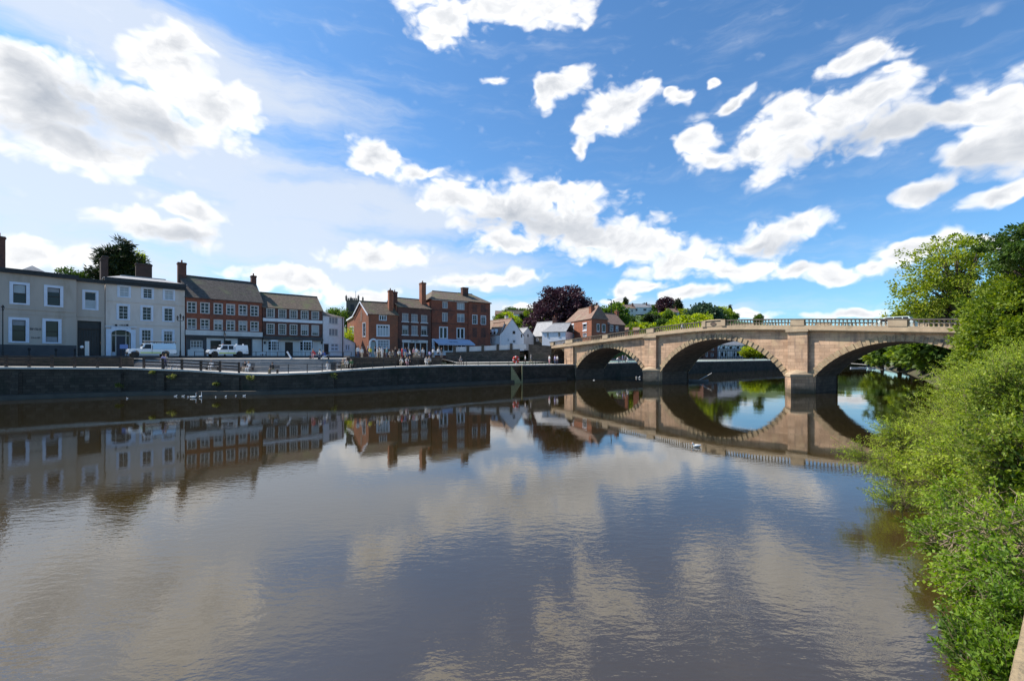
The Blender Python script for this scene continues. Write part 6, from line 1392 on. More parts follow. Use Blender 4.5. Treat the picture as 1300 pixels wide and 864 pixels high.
def hair_mesh(c, long=False):
    mb = MB(); c = Vector(c) + Vector((0, -.012, .02)); n = 10
    prof = [(.0, .118), (.05, .11), (.085, .08), (.103, .03), (.105, -.01), (.095, -.05)]
    vs = []; fs = []
    for r_, z in prof:
        for k in range(n):
            t = 2 * math.pi * k / n; f = 1.0
            zz = z
            if math.sin(t) > .2 and z < .06: zz = max(z, .045); f = .9
            if long and math.sin(t) < .1 and z < 0: zz = z * 3.2
            vs.append(c + Vector((r_ * .95 * math.cos(t) * f, r_ * 1.12 * math.sin(t) * f, zz)))
    for i in range(len(prof) - 1):
        for k in range(n): fs.append((i * n + k, i * n + (k + 1) % n, (i + 1) * n + (k + 1) % n, (i + 1) * n + k))
    mb.add(vs, fs, M['darkhair']); return mb
HAIRC = {}
CN = dict(blackcloth='black', navy='navy', denim='blue denim', whitecloth='white', redcloth='red', pinkcloth='pink', yellowcloth='yellow', tealcloth='teal', beige='beige', greycloth='grey', khaki='khaki', bluecloth='blue', greencloth='green', lilac='lilac')
def face_mesh(c):
    mb = MB(); c = Vector(c)
    mb.add([c + Vector(p) for p in ((0, .098, .012), (-.014, .095, -.025), (.014, .095, -.025), (0, .122, -.028), (0, .09, -.03))], [(0, 1, 3), (0, 3, 2), (1, 4, 3), (3, 4, 2)], M['skin'])
    for s in (1, -1): mb.lathe([(.004, -.006), (.009, 0), (.004, .006)], c + Vector((.032 * s, .093, .012)), M['blackcloth'], 6); mb.lathe([(.008, -.025), (.016, 0), (.008, .028)], c + Vector((.085 * s, -.002, -.005)), M['skin'], 6)
    mb.box(c.x - .022, c.y + .085, c.z - .052, c.x + .022, c.y + .097, c.z - .045, M['redcloth'])
    return mb
def person(px, D, z, pose, top, bot, hair, label, heading=0, long=False, scale=1.0, group=None, name='person'):
    me, hd = BODY[pose]; key = (pose, top, bot); me2 = HAIRC.get(key)
    if me2 is None:
        me2 = me.copy()
        for mi_, m in enumerate((M['skin'], M[top], M[bot], M['blackcloth'])): me2.materials[mi_] = m
        HAIRC[key] = me2
    o = bpy.data.objects.new(name, me2); COL.objects.link(o); o.location = (PX(px, D), D, z); o.rotation_euler.z = heading; o.scale = (scale,) * 3
    tag(o, label, 'person', group)
    hk = ('h', pose, hair, long)
    if hk not in HAIRC:
        mb = hair_mesh(hd, long); mb.mats = [M[hair]]; h = mb.build('hair'); HAIRC[hk] = h.data
    else: h = bpy.data.objects.new('hair', HAIRC[hk]); COL.objects.link(h)
    h.parent = o; h.location = (0, 0, 0)
    fk = ('f', pose)
    if fk not in HAIRC: fo = face_mesh(hd).build('face'); HAIRC[fk] = fo.data
    else: fo = bpy.data.objects.new('face', HAIRC[fk]); COL.objects.link(fo)
    fo.parent = o; fo.location = (0, 0, 0)
    return o
def gz(px, D):   # ground height of promenade / steps / pavement
    a = q(px) + promw(px); b = a + stepsw(px)
    if D <= a: return z_(px) + .04
    if D < b: return lerp(z_(px) + .05, upz(px), math.ceil((D - a) / (b - a) * 8) / 8)
    return upz(px) + .03
def bench(px, D, label, rz=0, w=1.7, m=None):
    m = m or M['wood']; z = gz(px, D); r = thing('bench', label, 'bench', (PX(px, D), D, z), 'benches on the riverside'); x, y = PX(px, D), D
    s = MB(); s.box(x - w / 2, y - .2, z + .41, x + w / 2, y + .22, z + .45, m); s.build('seat', r)
    for sx in (-1, 1):
        l = MB(); l.box(x + sx * (w / 2 - .15) - .04, y - .18, z, x + sx * (w / 2 - .15) + .04, y + .2, z + .41, m); l.build('leg', r)
    b = MB()
    for k in (.6, .75, .88): b.box(x - w / 2, y + .24, z + k - .04, x + w / 2, y + .28, z + k + .04, m)
    b.build('backrest', r); return r
rp_ = random.Random(3)
D = q(208) + 1.2
person(207.5, D, gz(208, D), 'walk', 'lilac', 'denim', 'brownhair', 'person in lilac top and jeans walking left by the timber fence', R(80), True)
person(210.5, D + .5, gz(210, D + .5), 'walk', 'beige', 'navy', 'fairhair', 'person in beige top and navy trousers walking close behind another by the fence', R(80))
def bag():
    mb = MB(); D_ = q(205) + 1.0; x, z = PX(204.2, D_), gz(205, D_) + .62
    mb.prism([(0, 0), (.3, 0), (.34, .35), (-.04, .35)], (1, 0, 0), (0, .12, 0), (x, D_, z), M['whitecloth']); mb.bar((x + .05, D_ + .06, z + .35), (x + .15, D_ + .06, z + .5), .01, M['whitecloth']); mb.bar((x + .25, D_ + .06, z + .35), (x + .15, D_ + .06, z + .5), .01, M['whitecloth'])
    tag(mb.build('carrier_bag'), 'white carrier bag held beside the person walking by the fence', 'bag')
bag()
def trestle():
    D_ = q(217) + 1.4; x0 = PX(213.5, D_); z = gz(217, D_); r = thing('picnic_table', 'white painted picnic table behind the timber fence', 'table', (x0 + .4, D_, z))
    t = MB(); t.box(x0 - .1, D_ - .4, z + .72, x0 + .95, D_ + .4, z + .78, M['white']); t.build('tabletop', r)
    for s in (0, .72):
        for y in (-.45, .45):
            l = MB(); l.bar((x0 + s + .05, D_ + y, z), (x0 + s + .1, D_ - y * .3, z + .72), .05, M['white'], 4); l.build('leg', r)
    b = MB(); b.box(x0 - .1, D_ - .85, z + .42, x0 + .95, D_ - .55, z + .46, M['white']); b.box(x0 - .1, D_ + .55, z + .42, x0 + .95, D_ + .85, z + .46, M['white']); b.build('seat', r)
    s = MB(); s.bar((x0, D_ - .8, z + .4), (x0, D_ + .8, z + .4), .04, M['white'], 4); s.bar((x0 + .8, D_ - .8, z + .4), (x0 + .8, D_ + .8, z + .4), .04, M['white'], 4); s.build('stretcher', r)
trestle()
SP = [(269, 3.4, 'sit', 'whitecloth', 'whitecloth', 'greyhair', 'person all in white sitting on a bench below the pickup truck', 180),
 (311.5, 4.2, 'sit', 'blackcloth', 'beige', 'darkhair', 'person in black top sitting on the bench right of the timber fence', 180), (316, 4.2, 'sit', 'whitecloth', 'whitecloth', 'fairhair', 'person in white sitting beside the person in black on the bench', 180),
 (346.5, 1.2, 'sit', 'blackcloth', 'khaki', 'darkhair', 'person in black sitting alone on the quay edge by the iron railing', 150)]
for px, dd, ps, t, b, h, lb, hd in SP:
    D = q(px) + dd; person(px, D, gz(px, D) - (.05 if dd < 2 else 0), ps, t, b, h, lb, R(hd))
bench(269.5, q(269) + 3.5, 'dark bench carrying the white-clad person below the pickup truck'); bench(313.7, q(313) + 4.3, 'dark bench with two sitters right of the timber fence'); bench(347, q(347) + 1.45, 'dark bench at the quay edge with the lone sitter in black', w=1.3)
DD = q(399) + promw(399) + 4.3
for i, (px, t, b, h, lb) in enumerate([(400, 'redcloth', 'pinkcloth', 'greyhair', 'person in red top leaning forward on the wall above the steps'), (413, 'bluecloth', 'whitecloth', 'greyhair', 'person in blue top leaning forward above the steps near the litter bin'), (408.5, 'whitecloth', 'denim', 'brownhair', 'person in white top and jeans between the red and the blue sitters')]):
    person(px, DD, gz(px, DD), 'lean', t, b, h, lb, R(160))
bench(400, DD + .15, 'bench above the steps under the person in red'); bench(410.8, DD + .15, 'bench above the steps under the blue and white sitters')
D = q(438) + 4.2
for px, t, b, h, lb in [(436, 'beige', 'khaki', 'fairhair', 'person in beige leaning on a bench right of the litter bin'), (440.5, 'whitecloth', 'beige', 'brownhair', 'person in white on the bench right of the litter bin'), (446.5, 'greencloth', 'beige', 'darkhair', 'person in green at the right end of the bench past the litter bin')]:
    person(px, D, gz(px, D), 'lean', t, b, h, lb, R(190))
bench(438, D + .15, 'long bench with beige and white sitters past the bin', w=2); bench(446.5, D + .15, 'short bench under the sitter in green', w=1.2)
D = q(415.5) + 1.6; person(415.5, D, gz(415, D), 'walk', 'whitecloth', 'whitecloth', 'fairhair', 'child in white walking on the promenade just left of the litter bin', R(60), scale=.68)
# the crowd on the upper pavement
CR = [(454.5, 'whitecloth', 'denim', 'stand'), (459.5, 'whitecloth', 'beige', 'stand'), (467, 'navy', 'blackcloth', 'stand'), (470, 'yellowcloth', 'denim', 'talk'), (476.5, 'blackcloth', 'greycloth', 'stand'), (479, 'whitecloth', 'beige', 'talk'), (482, 'beige', 'khaki', 'stand'), (485, 'whitecloth', 'whitecloth', 'talk'), (491, 'tealcloth', 'denim', 'stand'), (494.5, 'greycloth', 'beige', 'sit'), (499, 'beige', 'beige', 'sit'), (502, 'blackcloth', 'denim', 'talk'), (506.5, 'whitecloth', 'khaki', 'sit'), (510.5, 'redcloth', 'redcloth', 'stand'), (514.5, 'bluecloth', 'beige', 'talk'), (517.5, 'blackcloth', 'denim', 'stand'), (520.5, 'whitecloth', 'navy', 'sit'), (525.5, 'pinkcloth', 'beige', 'stand'), (529, 'whitecloth', 'beige', 'talk'), (532.5, 'greycloth', 'whitecloth', 'sit'), (537, 'whitecloth', 'greycloth', 'stand'), (545.5, 'lilac', 'denim', 'sit'), (550, 'whitecloth', 'khaki', 'talk')]
used = set()
for i, (px, t, b, ps) in enumerate(CR):
    D = q(px) + promw(px) + 1.1 + (i % 3) * .9; rel = 'before the gabled brick house' if px < 504 else ('before the dark brick shop' if px < 546 else 'before the pale blue awning')
    lb = f"person in {CN[t]} top and {CN[b]} trousers {'sitting' if ps == 'sit' else ('gesturing' if ps == 'talk' else 'standing')} {rel}"
    while lb in used: lb += ', farther right'
    used.add(lb)
    person(px, D, gz(px, D), ps, t, b, rp_.choice(['darkhair', 'brownhair', 'fairhair', 'greyhair']), lb, rp_.uniform(0, 6.28), rp_.random() < .4, rp_.uniform(.93, 1.04), 'people gathered on the upper pavement')
    if ps == 'sit': bench(px, D + .1, f"small bench under the {CN[t]}-topped sitter {rel}", w=1.0)
# group sitting on the low wall edge in front
for px, t, b, lb in [(511, 'whitecloth', 'beige', 'person in white sitting low on the promenade in front of the crowd'), (516, 'whitecloth', 'pinkcloth', 'person in white and pink sitting on the promenade beside another'), (521.5, 'blackcloth', 'blackcloth', 'person all in black sitting on the promenade in front of the crowd'), (540.5, 'whitecloth', 'whitecloth', 'person all in white sitting on the promenade near the shopfront'), (546, 'whitecloth', 'beige', 'person in white and beige sitting at the right end of the promenade group')]:
    D = q(px) + 3.9; person(px, D, gz(px, D), 'lean', t, b, rp_.choice(['brownhair', 'fairhair']), lb, R(rp_.uniform(150, 210))); bench(px, D + .1, f"bench on the promenade under the {lb.split('sitting')[0].replace('person ', '').strip()} sitter", w=1.0)
D = q(557) + 6.8; person(556.5, D, 4.2, 'stand', 'whitecloth', 'blackcloth', 'greyhair', 'person in white top standing at the foot of the ramp wall under the awning', R(170)); person(560.5, D + .4, 4.2, 'talk', 'blackcloth', 'greycloth', 'darkhair', 'person in black standing at the start of the ramp wall', R(200))
D = q(584.5) + 2; person(585, D, gz(585, D), 'sit', 'greycloth', 'blackcloth', 'greyhair', 'person in grey sitting alone on the promenade below the ramp wall', R(180)); bench(585, D + .15, 'bench under the lone grey sitter below the ramp wall', w=1.2)
D = q(667) + 1.6; person(667, D, gz(667, D), 'stand', 'whitecloth', 'blackcloth', 'darkhair', 'person in white shirt and black trousers below the ramp wall near the bridge', R(90)); D = q(673) + 2.2; person(674, D, gz(673, D), 'walk', 'greycloth', 'khaki', 'greyhair', 'person in grey walking right towards the small land arch', R(-80))
for px, t, b, lb in [(697.5, 'whitecloth', 'pinkcloth', 'person in white and pink leaning at the left of the small land arch'), (704.5, 'lilac', 'denim', 'person in lilac standing inside the small land arch'), (707.5, 'whitecloth', 'navy', 'person in white and navy under the small land arch')]:
    D = q(px) + 3.2; person(px, D, gz(px, D), 'stand', t, b, 'brownhair', lb, R(120))
# people on the quay beyond the bridge, seen under the left arch
for px, t, b, lb in [(783, 'whitecloth', 'denim', 'person in white top on the far quay, leftmost under the left arch'), (787.5, 'navy', 'denim', 'person in navy on the far quay under the left arch'), (790.5, 'lilac', 'greycloth', 'person in lilac on the far quay under the left arch'), (794, 'greycloth', 'blackcloth', 'person in grey on the far quay under the left arch'), (797.5, 'whitecloth', 'whitecloth', 'person all in white, rightmost on the far quay under the left arch')]:
    D = q(px) + 2.5; person(px, D, z_(px) + .04, 'stand' if px % 2 < 1 else 'lean', t, b, 'brownhair', lb, R(rp_.uniform(100, 250)))
def cyclist_person_on_bridge():
    s = 22.0; p = BPt(s, -1.5, btop(s) - 1.45); o = person(0, 1, 0, 'walk', 'whitecloth', 'navy', 'fairhair', 'person in white crossing the bridge behind the balustrade', R(40)); o.location = p
cyclist_person_on_bridge()

# ------------------------------------------------------------------ fences, railings, posts, lamps
def timber_fence(x0, x1, name, label, step=25):
    xs = np.arange(x0, x1 + 1, step); r = thing(name, label, 'fence', (PX(x0, q(x0) + .5), q(x0) + .5, z_(x0)))
    for z0 in (.35, .72, 1.08):
        mb = MB()
        for a, b in zip(xs[:-1], xs[1:]):
            Da, Db = q(a) + .5, q(b) + .5; za, zb = z_(a) + z0, z_(b) + z0
            mb.box8([(PX(a, Da), Da - .03, za), (PX(b, Db), Db - .03, zb), (PX(b, Db), Db + .03, zb), (PX(a, Da), Da + .03, za), (PX(a, Da), Da - .03, za + .14), (PX(b, Db), Db - .03, zb + .14), (PX(b, Db), Db + .03, zb + .14), (PX(a, Da), Da + .03, za + .14)], M['wood'])
        mb.build('rail', r)
    for a in xs:
        D_ = q(a) + .56; x = PX(a, D_); mb = MB(); w = .09 + rp_.uniform(0, .03); h = 1.3 + rp_.uniform(-.05, .08); mb.box(x - w, D_ - .02, z_(a) + .02, x + w, D_ + .16, z_(a) + h, M['wood']); mb.build('post', r, base=(x, D_, z_(a)))
timber_fence(-80, 170, 'timber_fence', 'dark post and rail fence along the left part of the quay', 29)
timber_fence(182, 303, 'timber_fence', 'dark three-rail timber fence in front of the two pickups', 24.2)
def railing(xs, name, label, h=1.05, off=.35, rails=(1.0,), zf=None, Df=None, cat='railing'):
    Df = Df or (lambda a: q(a) + off); zf = zf or (lambda a: z_(a)); r = thing(name, label, cat, (PX(xs[0], Df(xs[0])), Df(xs[0]), zf(xs[0])))
    for k in rails:
        mb = MB()
        for a, b in zip(xs[:-1], xs[1:]): mb.bar((PX(a, Df(a)), Df(a), zf(a) + h * k), (PX(b, Df(b)), Df(b), zf(b) + h * k), .028, M['iron'], 5)
        mb.build('rail', r)
    for a in xs: mb = MB(); mb.bar((PX(a, Df(a)), Df(a), zf(a)), (PX(a, Df(a)), Df(a), zf(a) + h + .04), .045, M['iron'], 6); mb.build('post', r, base=(PX(a, Df(a)), Df(a), zf(a)))
railing([343.5, 366, 390, 409, 433, 447], 'iron_railing', 'black iron railing on the bulging quay edge below the bay-windowed house')
railing([459.5, 473, 487, 502, 517, 531, 546, 561, 576, 592, 607, 622, 646], 'iron_railing', 'black iron railing on the quay edge below crowd and ramp wall')
railing([665, 680, 693, 706, 719], 'iron_railing', 'short black railing on the quay edge just left of the bridge')
fl_z = lambda a: 4.28; fl_D = lambda a: lerp(street0(a), fD(a), .2)
def flood_wall():
    r = thing('kerb_wall', 'knee high black flood wall along the street in front of the vehicles', 'low wall', (PX(110, fl_D(110)), fl_D(110), 4.2)); mb = MB()
    cc = [x for x in range(100, 452, 8)]
    for a, b in zip(cc[:-1], cc[1:]):
        p = [(PX(a, fl_D(a)), fl_D(a)), (PX(b, fl_D(b)), fl_D(b)), (PX(b, fl_D(b) + .3), fl_D(b) + .3), (PX(a, fl_D(a) + .3), fl_D(a) + .3)]
        mb.box8([(*x, 4.1) for x in p] + [(*x, 4.58) for x in p], M['plinth'])
    mb.build('wall_body', r)
flood_wall()
railing([247, 272, 297.5, 325, 338, 352, 387.5, 398.5, 412, 436, 446], 'street_railing', 'thin black street railing on the flood wall before the shopfronts', .62, 0, (1.0,), lambda a: 4.58, lambda a: fl_D(a) + .15)
def lamp(px, D, z, h, heads, label, name='street_lamp'):
    x = PX(px, D); r = thing(name, label, 'street lamp', (x, D, z)); p = MB(); p.tube([(x, D, z), (x, D, z + .9), (x, D, z + 1), (x, D, z + h)], [.11, .1, .06, .05], M['iron'], 8)
    p.lathe([(.16, 0), (.16, .25), (.1, .3)], (x, D, z), M['iron'], 8); p.build('pole', r)
    pts = [(0, .0)] + ([(-.42, 0), (.42, 0)] if heads == 3 else [])
    if heads == 3: a = MB(); a.bar((x - .42, D, z + h - .35), (x + .42, D, z + h - .35), .035, M['iron']); a.build('arm', r)
    for dx, _ in pts:
        zz = z + h - (.28 if dx else 0); l = MB(); l.lathe([(.05, 0), (.09, .05), (.16, .42), (.17, .45), (.1, .6), (.03, .72)], (x + dx, D, zz), M['iron'], 6); lo = l.build('lantern', r); g = MB(); g.lathe([(.1, .1), (.165, .4)], (x + dx, D, zz), M['headlamp'], 4); g.build('pane', lo)
lamp(229, fD(229) - 5.5, 4.35, PZ(399, fD(229) - 5.5) - 4.35 - .6, 3, 'black street lamp with three lanterns between the stucco and brick houses')
lamp(3.5, 53, 4.2, PZ(388, 53) - 4.2 - .6, 1, 'tall single lantern street lamp at the left edge')
lamp(285.5, fD(285) - 6, 4.35, PZ(428, fD(285) - 6) - 4.35, 1, 'slim low street lamp behind the white pickup')
def modern_lamp():
    D = 125; x = PX(776, D); z = 7; r = thing('street_lamp', 'thin modern street lamp above the shaded brick wing', 'street lamp', (x, D, z)); p = MB(); zt = PZ(380.5, D); p.bar((x, D, z), (x, D, zt), .12, M['iron'], 6); p.build('pole', r); h = MB(); h.bar((x, D, zt), (x - 1.1, D, zt + .12), .1, M['iron'], 6); h.build('lamp_head', r)
modern_lamp()
for i, (px, y) in enumerate(((37, 441), (71, 442), (95, 442), (-10, 441))):
    D_ = 54 + px * .06; x = PX(px, D_); mb = MB(); z1 = PZ(y, D_); mb.lathe([(.09, 0), (.07, z1 - 4.6), (.13, z1 - 4.5), (.15, z1 - 4.35), (.08, z1 - 4.2)], (x, D_, 4.2), M['iron'], 8)
    tag(mb.build('bollard', base=(x, D_, 4.2)), ['black bollard with round top below the lettered wall at far left', 'black bollard below the second lower window at far left', 'black bollard right beside the carriage gateway', 'black bollard at the very left edge of the street'][i], 'bollard', 'bollards along the left street')
def misc():
    # white pillar sign and round white lifebuoy on a post by the gateway
    D_ = 58; x = PX(110.5, D_); r = thing('notice_post', 'narrow white upright board standing before the black gateway', 'sign', (x, D_, 4.3)); mb = MB(); mb.box(x - .24, D_ - .05, 4.35, x + .24, D_ + .05, PZ(433, D_), M['offwhite']); mb.build('board', r); b = MB(); b.box(x - .5, D_ - .25, 4.2, x + .5, D_ + .25, 4.36, M['offwhite']); b.build('foot', r)
    x = PX(104, D_); r = thing('planter_lamp', 'black post topped by a round white globe before the gateway', 'post', (x, D_, 4.3)); mb = MB(); mb.bar((x, D_, 4.25), (x, D_, PZ(442, D_)), .05, M['iron']); mb.build('pole', r); b = MB(); b.lathe([(.02, -.2), (.14, -.14), (.2, 0), (.14, .14), (.02, .2)], (x, D_, PZ(440.3, D_)), M['white'], 10); b.build('globe', r, smooth=True)
    # litter bin
    px = 423.5; D_ = q(px) + 1.3; x = PX(px, D_); z = gz(px, D_); r = thing('litter_bin', 'square black litter bin standing on the promenade at the railing', 'bin', (x, D_, z)); mb = MB(); mb.box(x - .27, D_ - .27, z, x + .27, D_ + .27, z + .85, M['black']); mb.build('body', r, bevel=.03); t = MB(); t.box(x - .31, D_ - .31, z + .92, x + .31, D_ + .31, z + 1.08, M['black'])
    for s in ((-1, -1), (1, -1), (1, 1), (-1, 1)): t.bar((x + s[0] * .24, D_ + s[1] * .24, z + .85), (x + s[0] * .24, D_ + s[1] * .24, z + .92), .03, M['black'])
    t.build('lid', r)
    # slanted white pole barrier on the steps
    px0, px1 = 364.5, 371.5; D_ = q(368) + promw(368) + 4.6; a = Vector((PX(px0, D_), D_, PZ(446, D_))); b = Vector((PX(px1, D_), D_, PZ(457.5, D_))); r = thing('raised_pole', 'slanting white pole propped above the steps before the dark doorway', 'pole', tuple(b)); mb = MB(); mb.bar(a, b, .11, M['white'], 6); mb.build('pole', r); s = MB(); s.box(b.x - .2, D_ - .2, gz(368, D_), b.x + .2, D_ + .2, b.z + .1, M['greypav']); s.build('foot', r)
    # pale blue drum table at the porch
    D_ = fD(156) - 3; x0, x1 = PX(152, D_), PX(162, D_); r = thing('blue_board', 'pale blue painted board standing before the arched porch', 'sign', ((x0 + x1) / 2, D_, 4.5)); mb = MB(); mb.box(x0, D_, PZ(442.5, D_), x1, D_ + .08, PZ(437, D_), M['lilacbl']); mb.build('panel', r)
    for x in (x0 + .1, x1 - .18): l = MB(); l.box(x, D_, 4.4, x + .08, D_ + .07, PZ(442.5, D_), M['wood']); l.build('leg', r)
    # small white sign box near the pickup
    D_ = fD(333) - 3; x0 = PX(329.5, D_); r = thing('white_crate', 'small white slatted crate on the pavement right of the white pickup', 'crate', (x0 + .5, D_, 4.45)); mb = MB(); mb.box(x0, D_, 4.45, x0 + 1.1, D_ + .6, 4.62, M['white']); mb.box(x0 + .1, D_, 4.9, x0 + 1.0, D_ + .6, 5.3, M['white']); mb.build('body', r); l = MB(); [l.bar((x0 + .15 + k * .4, D_ + .1, 4.6), (x0 + .15 + k * .4, D_ + .1, 4.92), .04, M['black'], 4) for k in range(3)]; l.build('slat', r)
    # lifebuoy housing (orange) on its stand
    px = 655; D_ = q(px) + .8; x = PX(px, D_); z = z_(px); r = thing('lifebuoy', 'round orange-red lifebuoy on its stand above the quay steps', 'lifebuoy', (x, D_, z)); p = MB(); p.bar((x, D_ + .1, z), (x, D_ + .1, z + 1.0), .06, M['white'], 6); p.build('post', r)
    b = MB(); n, mm = 20, 8; R0, r0 = .42, .17; V = []; cz = z + .95
    for i in range(n):
        A_ = 2 * math.pi * i / n
        for j in range(mm): B_ = 2 * math.pi * j / mm; V.append((x + (R0 + r0 * math.cos(B_)) * math.cos(A_), D_ - .12 + r0 * math.sin(B_), cz + (R0 + r0 * math.cos(B_)) * math.sin(A_)))
    fsd = [(i * mm + j, ((i + 1) % n) * mm + j, ((i + 1) % n) * mm + (j + 1) % mm, i * mm + (j + 1) % mm) for i in range(n) for j in range(mm)]
    for f_, k in zip(fsd, range(len(fsd))): pass
    b.add(V, [f_ for k, f_ in enumerate(fsd) if (k // mm) % 5], M['red']); b.add(V, [f_ for k, f_ in enumerate(fsd) if not (k // mm) % 5], M['white']); b.build('ring', r, smooth=True)
    bp_ = MB(); bp_.box(x - .5, D_ + .02, cz - .5, x + .5, D_ + .06, cz + .5, M['orange']); bp_.build('backboard', r)
    # quay steps in ochre stone
    r = thing('quay_steps', 'ochre stone water steps set against the dark quay below the lifebuoy', 'steps', (PX(655, 76), 76, 0)); mb = MB(); n = 9
    for i in range(n):
        a = 648.6 + (662 - 648.6) * i / n; b_ = 662.2; Da = q(655) - .9; zt = z_(655) * (1 - (i + .6) / n)
        zt = z_(655) * (1 - i / n) - .1; x0, x1 = PX(648.6 + 13.4 * i / n, Da), PX(648.6 + 13.4 * (i + 1) / n, Da); mb.box(x0, Da, -.5, x1, Da + 1.6, zt, M['ochre'])
    mb.box(PX(662.1, q(655) - .9), q(655) - .9, -.5, PX(663.6, q(655) - .9), q(655) + 1.2, z_(655) - .05, M['ochre']); mb.build('flight', r)
    # spray shrubs rooted in the quay wall
    for i, (px, py, s) in enumerate(((220, 477.5, .55), (193.3, 472.5, .2), (274, 487, .25), (151, 489, .3), (160, 501, .25), (424, 477, .45), (318, 479, .35))):
        D_ = q(px) - .25; c = (PX(px, D_), D_, PZ(py, D_)); b0 = (c[0], D_ + .25, c[2]); rr = thing('wall_plant', ['largest leafy tuft growing from the quay wall below the timber fence', 'tiny tuft high on the quay wall below the walkers', 'small pale tuft low on the quay wall right of the swans', 'pale tuft near the foot of the quay wall at left', 'pale tuft at the waterline of the quay wall at left', 'dull green tuft on the quay wall below the litter bin', 'green tuft on the quay wall below the bench of two'][i], 'plant', b0)
        P_, D2, T2, cc = clump_crown(c, (s, .2, s * .7), 8, 22, .22 * (s + .4), 0, .2); leaf_mesh('foliage', P_, D2, .16, .1, LM['ivy'], rr, T2, base=b0); mb = MB()
        for k in range(3): mb.bar(b0, cc[k], .015, M['twig'], 4)
        mb.build('stem', rr)
M['lilacbl'] = mat('pale_blue_board', (.26, .33, .62), (.22, .29, .56), 2, .6)
misc()

